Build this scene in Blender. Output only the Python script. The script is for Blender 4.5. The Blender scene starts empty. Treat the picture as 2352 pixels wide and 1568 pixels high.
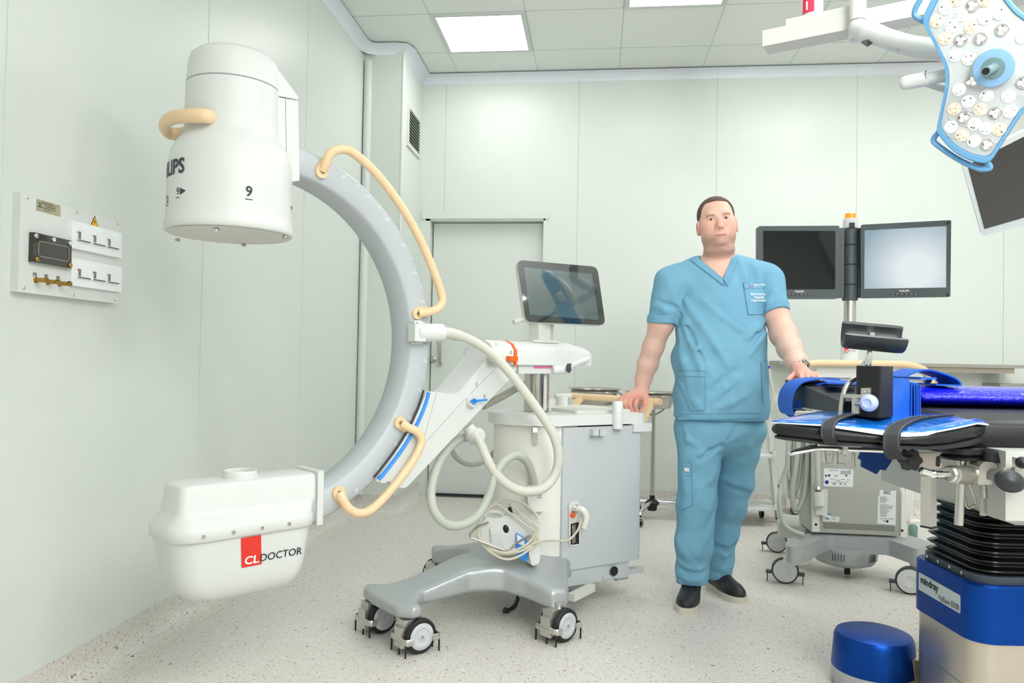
import bpy, bmesh, math, random
import numpy as np
from mathutils import Vector, Matrix
EXPO = .5; FLASH = 66; FILL = 14; LIGHTE = 7; LAMPW = 13
WALLRGB = (215, 221, 215); CEILRGB = (230, 234, 230); FLOORA = (203, 197, 190); FLOORB = (224, 220, 215)
SCRE = .62
LAMPS = [(1.63, .735), (1.63, 1.935), (1.63, 4.335), (1.63, -1.7), (2.83, 1.5), (2.83, 4), (2.83, -.5)]
S = bpy.context.scene
COL = S.collection
V = Vector
# ---------------------------------------------------------------- camera
W, H, F = 2352, 1568, 1760.5
YAW, PIT, ROL = .1106, .0224, .0184
CAM = V((0, 0, 1.0517))
R0 = V((math.cos(YAW), math.sin(YAW), 0)); F0 = V((-math.sin(YAW), math.cos(YAW), 0))
FW = V((-math.sin(YAW)*math.cos(PIT), math.cos(YAW)*math.cos(PIT), math.sin(PIT)))
_u = R0.cross(FW)
RT = R0*math.cos(ROL) + _u*math.sin(ROL); UP = -R0*math.sin(ROL) + _u*math.cos(ROL)
cd = bpy.data.cameras.new('camera'); cam = bpy.data.objects.new('camera', cd); COL.objects.link(cam)
cd.sensor_width = 36; cd.lens = F/W*36; cd.clip_start = .05; cd.clip_end = 60
M = Matrix((RT, UP, -FW)).transposed().to_4x4(); M.translation = CAM
cam.matrix_world = M; S.camera = cam
# ---------------------------------------------------------------- world, exposure
wd = bpy.data.worlds.new('world'); S.world = wd; wd.use_nodes = True
wd.node_tree.nodes['Background'].inputs[0].default_value = (.9, .95, 1, 1)
wd.node_tree.nodes['Background'].inputs[1].default_value = .12
S.view_settings.view_transform = 'Standard'; S.view_settings.look = 'None'
S.view_settings.exposure = EXPO; S.view_settings.gamma = 1; S.view_settings.use_curve_mapping = False
try:
    S.cycles.max_bounces = 10; S.cycles.diffuse_bounces = 5; S.cycles.glossy_bounces = 4; S.cycles.sample_clamp_indirect = 6
except Exception: pass

def area(name, loc, size, power, rot=(0, 0, 0), col=(1, 1, 1), sy=None, spread=None):
    l = bpy.data.lights.new(name, 'AREA'); l.energy = power; l.size = size; l.color = col
    if sy: l.shape = 'RECTANGLE'; l.size_y = sy
    if spread: l.spread = spread
    o = bpy.data.objects.new(name, l); COL.objects.link(o); o.location = loc; o.rotation_euler = rot
    return o
# the photographer's flash beside the camera, turned up and bounced off the ceiling
area('bounced_flash', (1.0, -.7, 1.9), .4, FLASH, (math.radians(150), 0, math.radians(-4)), (1, 1, 1), spread=math.radians(120))
area('added_fill', (1.3, -.8, 2.2), 1.2, FILL, (math.radians(74), 0, math.radians(3)), (1, 1, 1), spread=math.radians(95))  # added fill light out of view, aimed to brighten the man

# ---------------------------------------------------------------- helpers
def ray(x, y): return FW + RT*((x-W/2)/F) + UP*((H/2-y)/F)
def at(x, y, d): r = ray(x, y); return CAM + r*(d/r.dot(F0))
def onZ(x, y, z): r = ray(x, y); return CAM + r*((z-CAM.z)/r.z)
def onY(x, y, Y): r = ray(x, y); return CAM + r*(Y/r.y)
def onX(x, y, X): r = ray(x, y); return CAM + r*(X/r.x)
def onP(x, y, P0, n): r = ray(x, y); return CAM + r*((V(P0)-CAM).dot(n)/r.dot(n))
def lin(c): return tuple(((v/255)/12.92 if v/255 <= .04045 else ((v/255+.055)/1.055)**2.4) for v in c)

MATS = {}
def mat(name, rgb, rough=.5, metal=0, coat=0, bump=None, vary=0, emit=0, trans=0, ior=1.45, alpha=1, spec=.5, aniso=0):
    if name in MATS: return MATS[name]
    m = bpy.data.materials.new(name); m.use_nodes = True; nt = m.node_tree; b = nt.nodes['Principled BSDF']
    c = (*lin(rgb), 1); b.inputs['Base Color'].default_value = c
    b.inputs['Roughness'].default_value = rough; b.inputs['Metallic'].default_value = metal
    b.inputs['IOR'].default_value = ior; b.inputs['Alpha'].default_value = alpha
    b.inputs['Specular IOR Level'].default_value = spec
    if coat: b.inputs['Coat Weight'].default_value = coat; b.inputs['Coat Roughness'].default_value = .05
    if trans: b.inputs['Transmission Weight'].default_value = trans
    if aniso: b.inputs['Anisotropic'].default_value = aniso
    if emit: b.inputs['Emission Color'].default_value = c; b.inputs['Emission Strength'].default_value = emit
    tc = nt.nodes.new('ShaderNodeTexCoord')
    nz = nt.nodes.new('ShaderNodeTexNoise'); nz.inputs['Scale'].default_value = bump[0] if bump else 14; nz.inputs['Detail'].default_value = 4
    nt.links.new(tc.outputs['Object'], nz.inputs['Vector'])
    rr = nt.nodes.new('ShaderNodeMapRange'); rr.inputs[3].default_value = max(rough-.04, 0); rr.inputs[4].default_value = min(rough+.04, 1)
    nt.links.new(nz.outputs[0], rr.inputs[0]); nt.links.new(rr.outputs[0], b.inputs['Roughness'])
    if vary:
        mx = nt.nodes.new('ShaderNodeMix'); mx.data_type = 'RGBA'
        mx.inputs[6].default_value = (*[v*(1-vary) for v in c[:3]], 1); mx.inputs[7].default_value = (*[min(v*(1+vary), 1) for v in c[:3]], 1)
        nt.links.new(nz.outputs[0], mx.inputs[0]); nt.links.new(mx.outputs[2], b.inputs['Base Color'])
    if bump:
        bp = nt.nodes.new('ShaderNodeBump'); bp.inputs['Strength'].default_value = bump[1]; bp.inputs['Distance'].default_value = .01
        nt.links.new(nz.outputs[0], bp.inputs['Height']); nt.links.new(bp.outputs[0], b.inputs['Normal'])
    MATS[name] = m; return m

def new(name, me, parent=None):
    o = bpy.data.objects.new(name, me); COL.objects.link(o)
    if parent:
        o.parent = parent
        if parent.type == 'EMPTY': o.matrix_parent_inverse = Matrix.Translation(-parent.location)
    return o
def obj(name, bm, m, parent=None, sharp=40, label=None):
    me = bpy.data.meshes.new(name)
    bmesh.ops.recalc_face_normals(bm, faces=bm.faces[:])
    bm.to_mesh(me); bm.free()
    for x in (m if isinstance(m, (list, tuple)) else [m]): me.materials.append(x)
    me.shade_smooth()
    if sharp < 180: me.set_sharp_from_angle(angle=math.radians(sharp))
    o = new(name, me, parent)
    if label: o['label'] = label
    return o
def thing(name, label, cat, loc=(0, 0, 0), group=None):
    o = bpy.data.objects.new(name, None); COL.objects.link(o); o.location = loc; o.empty_display_size = .05
    return tag(o, label, cat, group)
def tag(o, label, cat, group=None, kind=None):
    o['label'] = label; o['category'] = cat
    if group: o['group'] = group
    if kind: o['kind'] = kind
    return o
def struct(o, label=None):
    o['kind'] = 'structure'
    if label: o['label'] = label
    return o
def B(): return bmesh.new()
def frame(z, x=None):
    z = V(z).normalized()
    if x is None: x = V((0, 0, 1)) if abs(z.z) < .9 else V((1, 0, 0))
    x = V(x); x = (x - z*x.dot(z)).normalized(); y = z.cross(x)
    return Matrix((x, y, z)).transposed()
def face(bm, vs, mi=0):
    try:
        f = bm.faces.new(vs); f.material_index = mi; return f
    except ValueError: return None
def box(bm, c, size, rot=None, bev=0, seg=2, mi=0, taper=1):
    c = V(c); R = rot or Matrix.Identity(3); vs = []
    for k in (-1, 1):
        for j in (-1, 1):
            for i in (-1, 1):
                t = taper if k > 0 else 1
                vs.append(bm.verts.new(c + R @ V((i*size[0]/2*t, j*size[1]/2*t, k*size[2]/2))))
    fs = [face(bm, [vs[i] for i in q], mi) for q in ((0, 2, 3, 1), (4, 5, 7, 6), (0, 1, 5, 4), (2, 6, 7, 3), (0, 4, 6, 2), (1, 3, 7, 5))]
    if bev: bevel(bm, fs, bev, seg, mi)
def bevel(bm, fs, w, seg=2, mi=0, ang=20):
    es = set()
    for f in fs:
        for e in f.edges:
            if len(e.link_faces) == 2 and e.calc_face_angle(0) > math.radians(ang): es.add(e)
    r = bmesh.ops.bevel(bm, geom=list(es), offset=w, segments=seg, profile=.5, affect='EDGES', clamp_overlap=True)
    for f in r['faces']: f.material_index = mi
def loft(bm, rings, cap=True, closed=True, mi=0):
    vr = [[bm.verts.new(p) for p in r] for r in rings]; fs = []
    for a, b in zip(vr[:-1], vr[1:]):
        n = len(a)
        for i in range(n if closed else n-1):
            j = (i+1) % n; fs.append(face(bm, [a[i], a[j], b[j], b[i]], mi))
    if cap and closed:
        fs.append(face(bm, vr[0][::-1], mi)); fs.append(face(bm, vr[-1], mi))
    return [f for f in fs if f]
def prism(bm, pts, vec, bev=0, seg=2, mi=0):
    """extrude a 3D outline by a vector (or to a second outline)"""
    pts = [V(p) for p in pts]
    top = [p+V(vec) for p in pts] if not isinstance(vec, list) else [V(p) for p in vec]
    fs = loft(bm, [pts, top], True, True, mi)
    if bev: bevel(bm, fs, bev, seg, mi)
    return fs
def cyl(bm, p0, p1, r0, r1=None, seg=24, bev=0, mi=0, cap=True):
    p0, p1 = V(p0), V(p1); r1 = r0 if r1 is None else r1; A = frame(p1-p0)
    rs = [[p + A @ V((math.cos(2*math.pi*i/seg)*r, math.sin(2*math.pi*i/seg)*r, 0)) for i in range(seg)] for p, r in ((p0, r0), (p1, r1))]
    if bev:
        L = (p1-p0).normalized()
        rs = [[p0+(q-p0)*((r0-bev)/r0) for q in rs[0]], [q+L*bev for q in rs[0]], [q-L*bev for q in rs[1]], [p1+(q-p1)*((r1-bev)/r1) for q in rs[1]]]
    return loft(bm, rs, cap, True, mi)
def lathe(bm, prof, o=(0, 0, 0), axis=(0, 0, 1), seg=40, mi=0, cap=True):
    A = frame(axis); o = V(o)
    rs = [[o + A @ V((math.cos(2*math.pi*i/seg)*max(r, 1e-4), math.sin(2*math.pi*i/seg)*max(r, 1e-4), h)) for i in range(seg)] for r, h in prof]
    return loft(bm, rs, cap, True, mi)
def spline(pts, n=8, closed=False):
    P = [V(p) for p in pts]; out = []; m = len(P)
    for i in range(m if closed else m-1):
        if closed: a, b, c, d = P[i-1], P[i], P[(i+1) % m], P[(i+2) % m]
        else: a, b, c, d = P[max(i-1, 0)], P[i], P[i+1], P[min(i+2, m-1)]
        for k in range(n):
            t = k/n
            out.append(.5*((2*b) + (c-a)*t + (2*a-5*b+4*c-d)*t*t + (3*b-a-3*c+d)*t**3))
    if not closed: out.append(P[-1])
    return out
def rounded(pts, r, n=6, closed=True):
    """round the corners of a polyline in 3D"""
    P = [V(p) for p in pts]; out = []; m = len(P)
    for i in range(m):
        if not closed and i in (0, m-1): out.append(P[i]); continue
        a, b, c = P[i-1], P[i], P[(i+1) % m]
        ri = r[i] if isinstance(r, (list, tuple)) else r
        ri = min(ri, (a-b).length*.48, (c-b).length*.48)
        if ri < 1e-5: out.append(b); continue
        p = b+(a-b).normalized()*ri; q = b+(c-b).normalized()*ri
        for k in range(n+1):
            t = k/n; out.append(p*(1-t)**2 + b*2*t*(1-t) + q*t*t)
    return out
def tube(bm, pts, r, seg=12, n=0, closed=False, flat=1, mi=0, up=None):
    P = spline(pts, n, closed) if n else [V(p) for p in pts]
    m = len(P); rs = []; prev = None
    for i in range(m):
        t = (P[(i+1) % m]-P[i-1]) if closed else (P[min(i+1, m-1)]-P[max(i-1, 0)])
        t.normalize()
        if prev is None: x = frame(t, up).col[0]
        else: x = (prev - t*prev.dot(t)).normalized()
        prev = x; y = t.cross(x); q = r(i/(m-1)) if callable(r) else r
        rs.append([P[i] + x*(math.cos(2*math.pi*k/seg)*q) + y*(math.sin(2*math.pi*k/seg)*q*flat) for k in range(seg)])
    if closed: rs.append(rs[0]); return loft(bm, rs, False, True, mi)
    return loft(bm, rs, True, True, mi)
def ball(bm, c, r, seg=16, rot=None, mi=0):
    r = V(r) if hasattr(r, '__len__') else V((r, r, r)); R = rot or Matrix.Identity(3); rs = []
    n = seg//2
    for j in range(1, n):
        a = math.pi*j/n
        rs.append([V(c) + R @ V((r.x*math.sin(a)*math.cos(2*math.pi*i/seg), r.y*math.sin(a)*math.sin(2*math.pi*i/seg), r.z*math.cos(a))) for i in range(seg)])
    vr = [[bm.verts.new(p) for p in q] for q in rs]
    for a, b in zip(vr[:-1], vr[1:]):
        for i in range(seg): face(bm, [a[i], b[i], b[(i+1) % seg], a[(i+1) % seg]], mi)
    t = bm.verts.new(V(c)+R @ V((0, 0, r.z))); b = bm.verts.new(V(c)-R @ V((0, 0, r.z)))
    for i in range(seg):
        face(bm, [t, vr[0][i], vr[0][(i+1) % seg]], mi); face(bm, [b, vr[-1][(i+1) % seg], vr[-1][i]], mi)
def ribbon(bm, pts, wvec, th, n=6, mi=0):
    """a strap: path swept by a width vector and thickness"""
    P = spline(pts, n) if n else [V(p) for p in pts]; rs = []; m = len(P)
    for i in range(m):
        w = V(wvec(i/(m-1))) if callable(wvec) else V(wvec)
        t = (P[min(i+1, m-1)]-P[max(i-1, 0)]).normalized(); nn = t.cross(w).normalized()*th/2
        rs.append([P[i]-w/2-nn, P[i]+w/2-nn, P[i]+w/2+nn, P[i]-w/2+nn])
    return loft(bm, rs, True, True, mi)
def grid_sheet(bm, rows, th, mi=0):
    """a thin solid sheet from a grid of points"""
    m, n = len(rows), len(rows[0])
    nr = []
    for i in range(m):
        q = []
        for j in range(n):
            a = V(rows[min(i+1, m-1)][j])-V(rows[max(i-1, 0)][j]); b = V(rows[i][min(j+1, n-1)])-V(rows[i][max(j-1, 0)])
            q.append(a.cross(b).normalized())
        nr.append(q)
    A = [[bm.verts.new(V(rows[i][j])+nr[i][j]*th/2) for j in range(n)] for i in range(m)]
    Bv = [[bm.verts.new(V(rows[i][j])-nr[i][j]*th/2) for j in range(n)] for i in range(m)]
    for i in range(m-1):
        for j in range(n-1):
            face(bm, [A[i][j], A[i+1][j], A[i+1][j+1], A[i][j+1]], mi); face(bm, [Bv[i][j], Bv[i][j+1], Bv[i+1][j+1], Bv[i+1][j]], mi)
    rim = [(i, 0) for i in range(m)] + [(m-1, j) for j in range(1, n)] + [(i, n-1) for i in range(m-2, -1, -1)] + [(0, j) for j in range(n-2, 0, -1)]
    for k in range(len(rim)):
        a, b = rim[k], rim[(k+1) % len(rim)]
        face(bm, [A[a[0]][a[1]], Bv[a[0]][a[1]], Bv[b[0]][b[1]], A[b[0]][b[1]]], mi)
_texts = {}
def text_bm(txt, size, bold=0, sx=1, th=.0004):
    """the outline of a text as flat faces, centred at the origin, as lists"""
    k = (txt, bold)
    if k not in _texts:
        c = bpy.data.curves.new('t', 'FONT'); c.body = txt; c.size = 1; c.align_x = 'CENTER'; c.align_y = 'CENTER'; c.resolution_u = 3; c.offset = bold
        o = bpy.data.objects.new('t', c); me = bpy.data.meshes.new_from_object(o)
        _texts[k] = ([v.co.copy() for v in me.vertices], [tuple(p.vertices) for p in me.polygons])
        bpy.data.objects.remove(o); bpy.data.curves.remove(c); bpy.data.meshes.remove(me)
    vs, fs = _texts[k]
    return [V((v.x*size*sx, v.y*size, 0)) for v in vs], fs
def write(bm, txt, size, fn, bold=0, sx=1, mi=0):
    """lay a text down through fn(x, y) -> world point"""
    vs, fs = text_bm(txt, size, bold, sx); q = [bm.verts.new(fn(v.x, v.y)) for v in vs]
    for f in fs: face(bm, [q[i] for i in f], mi)
def plane_fn(o, rx, uy, off=0):
    o, rx, uy = V(o), V(rx).normalized(), V(uy).normalized(); n = rx.cross(uy)*off
    return lambda x, y: o+rx*x+uy*y+n
def quad(bm, pts, mi=0): return face(bm, [bm.verts.new(V(p)) for p in pts], mi)
def copy_tree(o, parent=None):
    c = o.copy(); COL.objects.link(c)
    if parent: c.parent = parent
    for ch in [x for x in o.children]: copy_tree(ch, c)
    return c

# ---------------------------------------------------------------- materials
white = mat('white plastic', (221, 223, 221), .38)
cream_white = mat('warm white plastic', (232, 231, 224), .42)
off_white = mat('off white metal', (214, 215, 208), .4)
grey_paint = mat('pale grey paint', (196, 201, 204), .42)
cgrey = mat('gantry grey', (190, 196, 200), .38)
silver = mat('silver paint', (176, 181, 182), .38, .35)
steel = mat('brushed steel', (190, 186, 178), .25, 1)
chrome = mat('chrome', (225, 225, 225), .1, 1)
satin = mat('satin steel', (205, 202, 196), .32, .9)
black = mat('black plastic', (26, 28, 30), .4)
rubber = mat('black rubber', (30, 31, 33), .55)
dark = mat('dark grey plastic', (82, 90, 92), .45)
beige = mat('beige handle', (240, 208, 168), .32)
blue = mat('bright blue plastic', (48, 140, 232), .4)
orange = mat('orange plastic', (240, 100, 30), .4)
brass = mat('brass', (176, 140, 72), .28, 1)
hose_m = mat('ivory hose', (208, 208, 196), .45)
hose_g = mat('grey green hose', (186, 191, 180), .45)
cord_m = mat('beige cord', (203, 197, 181), .5)
inkd = mat('dark ink', (62, 70, 76), .6)
inkb = mat('black ink', (24, 26, 30), .6)
paper = mat('white label paper', (228, 231, 231), .6)
red = mat('red sign', (226, 52, 42), .5)
joint_m = mat('panel joint', (184, 192, 186), .5)
# ---------------------------------------------------------------- the room
XL, YB, HC = -1.62, 5.66, 3.176
XR, YF = 4.2, -3.2
BH = .115
wall_m = mat('wall panel', WALLRGB, .34, spec=.4, vary=.015)
ceil_m = mat('ceiling tile', CEILRGB, .55, vary=.01)
cove_m = mat('cove moulding', (224, 228, 236), .38)
def floor_mat():
    m = bpy.data.materials.new('speckled vinyl'); m.use_nodes = True; nt = m.node_tree; b = nt.nodes['Principled BSDF']
    N = nt.nodes.new; L = nt.links.new
    tc = N('ShaderNodeTexCoord'); 
    base = N('ShaderNodeTexNoise'); base.inputs['Scale'].default_value = 160; base.inputs['Detail'].default_value = 3
    warp = N('ShaderNodeTexNoise'); warp.inputs['Scale'].default_value = 60; warp.inputs['Detail'].default_value = 2
    L(tc.outputs['Object'], base.inputs['Vector']); L(tc.outputs['Object'], warp.inputs['Vector'])
    mixv = N('ShaderNodeMix'); mixv.data_type = 'VECTOR'; mixv.inputs[0].default_value = .035
    L(tc.outputs['Object'], mixv.inputs[4]); L(warp.outputs['Color'], mixv.inputs[5])
    r0 = N('ShaderNodeValToRGB'); r0.color_ramp.elements[0].position = .3; r0.color_ramp.elements[0].color = (*lin(FLOORA), 1)
    r0.color_ramp.elements[1].position = .7; r0.color_ramp.elements[1].color = (*lin(FLOORB), 1)
    L(base.outputs[0], r0.inputs[0]); cur = r0.outputs[0]
    for sc, lo, hi, col in ((55, .17, .22, (232, 229, 224)), (75, .16, .2, (150, 132, 116)), (42, .105, .135, (62, 60, 58)), (95, .1, .14, (110, 104, 98))):
        vo = N('ShaderNodeTexVoronoi'); vo.inputs['Scale'].default_value = sc; L(mixv.outputs[1], vo.inputs['Vector'])
        mr = N('ShaderNodeMapRange'); mr.inputs[1].default_value = lo; mr.inputs[2].default_value = hi; mr.inputs[3].default_value = 1; mr.inputs[4].default_value = 0
        L(vo.outputs['Distance'], mr.inputs[0])
        mx = N('ShaderNodeMix'); mx.data_type = 'RGBA'; L(mr.outputs[0], mx.inputs[0]); L(cur, mx.inputs[6]); mx.inputs[7].default_value = (*lin(col), 1); cur = mx.outputs[2]
    L(cur, b.inputs['Base Color']); b.inputs['Roughness'].default_value = .42; b.inputs['Specular IOR Level'].default_value = .35
    return m
floor_m = floor_mat()
bm = B(); box(bm, ((XL+XR)/2, (YF+YB)/2, -.05), (XR-XL+.4, YB-YF+.4, .1)); struct(obj('floor', bm, floor_m))
# ceiling of metal tiles with fine joints
bm = B(); box(bm, ((XL+XR)/2, (YF+YB)/2, HC+.06), (XR-XL+.4, YB-YF+.4, .1))
for i in range(-1, 10): box(bm, (-1.07+.6*i, (YF+YB)/2, HC+.0095), (.004, YB-YF, .0015), mi=1)
for j in range(-13, 3): box(bm, ((XL+XR)/2, 4.635+.6*j, HC+.0095), (XR-XL, .004, .0015), mi=1)
struct(obj('ceiling', bm, [ceil_m, joint_m]))
# plan of the left corner: the wall returns round a boxed-in duct
yc = onX(837.5, 127, XL).y; xc = onY(929, 131, yc).x
bm = B(); box(bm, (XL-.1, (YF+yc)/2, HC/2), (.2, yc-YF, HC+.1))
for px, py in ((467, 560), (700, 400), (10, 300)):
    y = onX(px, py, XL).y; box(bm, (XL+.0005, y, HC/2), (.003, .006, HC-.2), mi=1)
box(bm, (XL+.001, (YF+yc)/2, BH+.017), (.004, yc-YF, .034), mi=0)
struct(obj('wall_left', bm, [wall_m, mat('light joint', (214, 222, 216), .4)]))
bm = B(); box(bm, ((XL+xc)/2-.1, (yc+YB)/2+.1, HC/2), (xc-XL+.2, YB-yc+.2, HC+.1), bev=.012, seg=3)
box(bm, (xc+.001, (yc+YB)/2, BH+.017), (.004, YB-yc, .034))
cyl(bm, (XL+.03, yc-.002, BH), (XL+.03, yc-.002, HC-.1), .028, seg=16)
cyl(bm, (xc-.008, yc+.008, BH), (xc-.008, yc+.008, HC-.06), .012, seg=16)
struct(obj('wall_corner', bm, wall_m))
# back wall with the door opening
dl, dr, dt = onY(972, 800, YB).x, onY(1247, 800, YB).x, onY(1110, 501, YB).z
bm = B()
def slab(x0, x1, z0, z1): box(bm, ((x0+x1)/2, YB+.15, (z0+z1)/2), (x1-x0, .3, z1-z0))
slab(xc-.1, dl, -.05, HC+.05); slab(dl, dr, dt, HC+.05); slab(dr, XR, -.05, HC+.05)
for px in (1026, 1331, 1648, 1969.5):
    x = onY(px, 190, YB).x; z0 = dt if x < dr else BH
    box(bm, (x, YB-.0002, (z0+HC)/2), (.004, .002, HC-z0-.06), mi=1)
x = onY(2304, 800, YB).x; box(bm, (x, YB-.0002, HC/2), (.004, .002, HC-.3), mi=1)
box(bm, ((dr+XR)/2, YB-.001, BH+.017), (XR-dr, .004, .034))
struct(obj('wall_back', bm, [wall_m, joint_m]))
bm = B(); box(bm, (XR+.1, (YF+YB)/2, HC/2), (.2, YB-YF+.4, HC+.1)); struct(obj('wall_right', bm, wall_m))
bm = B(); box(bm, ((XL+XR)/2, YF-.1, HC/2), (XR-XL+.4, .2, HC+.1)); struct(obj('wall_front', bm, wall_m))
# coved vinyl skirting
def skirt(name, path):
    bm = B(); r = .075; prof = [(-.004, BH), (0, BH), (0, r)] + [(r-r*math.cos(a), r-r*math.sin(a)) for a in [math.pi/2*k/8 for k in range(1, 8)]] + [(r+.02, .0012), (r+.02, -.004), (-.004, -.004)]
    P = [V(p) for p in path]; rs = []
    for i, p in enumerate(P):
        a = (p-P[i-1]).normalized() if i else (P[1]-p).normalized(); b = (P[i+1]-p).normalized() if i < len(P)-1 else a
        n = V((a.y, -a.x, 0)); n2 = V((b.y, -b.x, 0)); m = (n+n2).normalized(); m = m/max(m.dot(n), .3)
        rs.append([p+m*(q[0]+.0025)+V((0, 0, q[1])) for q in prof])
    loft(bm, rs); o = obj(name, bm, floor_m); struct(o); return o
skirt('baseboard_left', [(XL, YF, 0), (XL, yc, 0), (xc, yc, 0), (xc, YB, 0), (dl-.005, YB, 0)])
skirt('baseboard_back', [(dr+.005, YB, 0), (XR, YB, 0)])
# coving round the ceiling
bm = B(); cr = .06; prof = [(0, -cr)] + [(cr-cr*math.cos(a), -cr+cr*math.sin(a)) for a in [math.pi/2*k/6 for k in range(1, 6)]] + [(cr, .0), (0, .0)]
P = [V(p) for p in [(XL, YF, HC)] + [(XL, yc-.09, HC), (XL+.03, yc-.03, HC), (XL+.09, yc, HC), (xc-.06, yc, HC), (xc-.015, yc+.012, HC), (xc, yc+.06, HC), (xc, YB, HC), (XR, YB, HC)]]
rs = []
for i, p in enumerate(P):
    a = (p-P[i-1]).normalized() if i else (P[1]-p).normalized(); b = (P[i+1]-p).normalized() if i < len(P)-1 else a
    n = V((a.y, -a.x, 0)); n2 = V((b.y, -b.x, 0)); m = (n+n2).normalized(); m = m/max(m.dot(n), .3)
    rs.append([p+m*q[0]+V((0, 0, q[1])) for q in prof])
loft(bm, rs); struct(obj('trim_1', bm, cove_m))
# the door, set back in its frame
bm = B(); yd = YB+.09
jw = .035
box(bm, (dl+jw/2, YB+.06, dt/2), (jw, .12, dt), bev=.003); box(bm, (dr-.006, YB+.06, dt/2), (.012, .12, dt), bev=.003)
box(bm, ((dl+dr)/2, YB+.06, dt-.009), (dr-dl, .12, .018), bev=.003)
box(bm, ((dl+dr)/2, YB-.004, dt+.018), (dr-dl+.06, .012, .045), bev=.003)
door = obj('door_1', bm, wall_m); struct(door, 'pale grey green door leaf set back in its frame')
bm = B(); box(bm, ((dl+jw+dr)/2, yd+.02, (dt+.0)/2-.003), (dr-dl-jw-.018, .05, dt-.04), bev=.003); obj('door_leaf', bm, wall_m, door)
bm = B(); box(bm, ((dl+dr)/2, yd-.012, .018), (dr-dl-.03, .03, .012)); obj('bottom_seal', bm, black, door)
def yd_at(x, y): return onY(x, y, yd-.004)
bm = B(); a, b = yd_at(1013, 748), yd_at(1013, 836); o_ = V((0, -.05, 0))
tube(bm, rounded([a, a+o_, b+o_, b], .018, 5, False), .012, 14); obj('door_handle', bm, steel, door)
bm = B(); c = yd_at(995, 825); lathe(bm, [(.002, .0), (.027, 0), (.027, .008), (.02, .012), (.002, .012)], c, (0, -1, 0), 28); box(bm, c+V((0, -.02, 0)), (.012, .02, .03), bev=.003); obj('lock_rosette', bm, steel, door)
# ceiling light panels
diff = mat('light diffuser', (255, 255, 255), .6, emit=LIGHTE)
fr_m = mat('light frame', (206, 210, 208), .5)
def light_panel(x, y, label):
    t = thing('ceiling_light', label, 'ceiling light', (x, y, HC), 'ceiling light panels')
    bm = B()
    for dx, dy, sx, sy in ((-.283, 0, .03, .596), (.283, 0, .03, .596), (0, -.283, .536, .03), (0, .283, .536, .03)): box(bm, (x+dx, y+dy, HC+.006), (sx, sy, .014), bev=.002)
    obj('light_frame', bm, fr_m, t)
    bm = B(); box(bm, (x, y, HC+.008), (.54, .54, .006)); obj('diffuser', bm, diff, t); return t
light_panel(-.77, 4.935, 'lit square ceiling light panel above the door, fully in view')
light_panel(.43, 4.335, 'lit ceiling light panel cut by the top edge of the photo')
for x, y in LAMPS:
    area('unseen_ceiling_lamp', (x, y, HC-.01), .56, LAMPW, (0, 0, 0))  # unseen lamps added at ceiling height, spots chosen to balance the room's brightness
# vent grille on the duct
vp = [onX(x, y, xc+.004) for x, y in ((937, 236), (965, 264), (963, 365), (935, 334))]
y0, y1 = vp[0].y, vp[1].y; z1, z0 = vp[0].z, vp[3].z
t = thing('vent_grille', 'louvred white air vent high on the boxed-in wall corner beside the door', 'vent', (xc+.004, (y0+y1)/2, (z0+z1)/2))
bm = B(); e = .028
for yy, zz, sy, sz in ((y0+e/2, (z0+z1)/2, e, z1-z0), (y1-e/2, (z0+z1)/2, e, z1-z0), ((y0+y1)/2, z0+e/2, y1-y0-2*e, e), ((y0+y1)/2, z1-e/2, y1-y0-2*e, e)): box(bm, (xc+.006, yy, zz), (.012, sy, sz), bev=.002)
obj('vent_frame', bm, off_white, t)
bm = B(); box(bm, (xc+.001, (y0+y1)/2, (z0+z1)/2), (.004, y1-y0-2*e, z1-z0-2*e)); obj('vent_backing', bm, dark, t)
bm = B(); n = 11
for i in range(n): box(bm, (xc+.008, (y0+y1)/2, z0+e+(i+.5)*(z1-z0-2*e)/n), (.016, y1-y0-2*e, .004), Matrix.Rotation(.7, 3, 'Y'))
obj('louvres', bm, mat('louvre metal', (168, 176, 168), .4, .3), t)

# ---------------------------------------------------------------- socket panel on the left wall
XP = XL+.02
def wl(x, y, dx=0): return onX(x, y, XP+dx)
cor = [wl(45, 444), wl(274, 508), wl(268, 698), wl(38, 668)]
pc = sum(cor, V())/4
t = thing('electrical_panel', 'white wall box of sockets with a dark meter window and brass pins', 'electrical panel', (XL, pc.y, pc.z))
ya, yb_, za, zb = min(c.y for c in cor), max(c.y for c in cor), cor[3].z*.5+cor[2].z*.5, cor[0].z*.5+cor[1].z*.5
bm = B(); box(bm, (XL+.012, (ya+yb_)/2, (za+zb)/2), (.024, yb_-ya, zb-za), bev=.012, seg=2); obj('backplate', bm, white, t)
X1 = XL+.024
def wq(x, y): p = onX(x, y, X1); return p
for x, y in ((62, 453), (176, 486), (271, 514), (54, 661), (168, 676), (263, 689)):
    bm = B(); p = wq(x, y); ball(bm, p, (.004, .006, .006), 10); obj('screw', bm, chrome, t)
def pbox(x0, y0, x1, y1, th, m, name, bev=.004, par=None, off=0):
    a, b = wq(x0, y0), wq(x1, y1); bm = B()
    box(bm, (X1+off+th/2, (a.y+b.y)/2, (a.z+b.z)/2), (th, abs(b.y-a.y), abs(a.z-b.z)), bev=bev); return obj(name, bm, m, par or t)
def pbox4(x0, ya0, ya1, x1, th, m, name, bev, par=None):
    a, b, c = wq(x0, ya0), wq(x0, ya1), wq(x1, (ya0+ya1)/2); bm = B(); box(bm, (X1+th/2, (a.y+c.y)/2, (a.z+b.z)/2), (th, c.y-a.y, a.z-b.z), bev=bev); return obj(name, bm, m, par or t)
w_ = pbox4(67, 533, 601, 155, .014, mat('smoked window', (52, 47, 40), .12, coat=.4), 'meter_window', .006)
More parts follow.
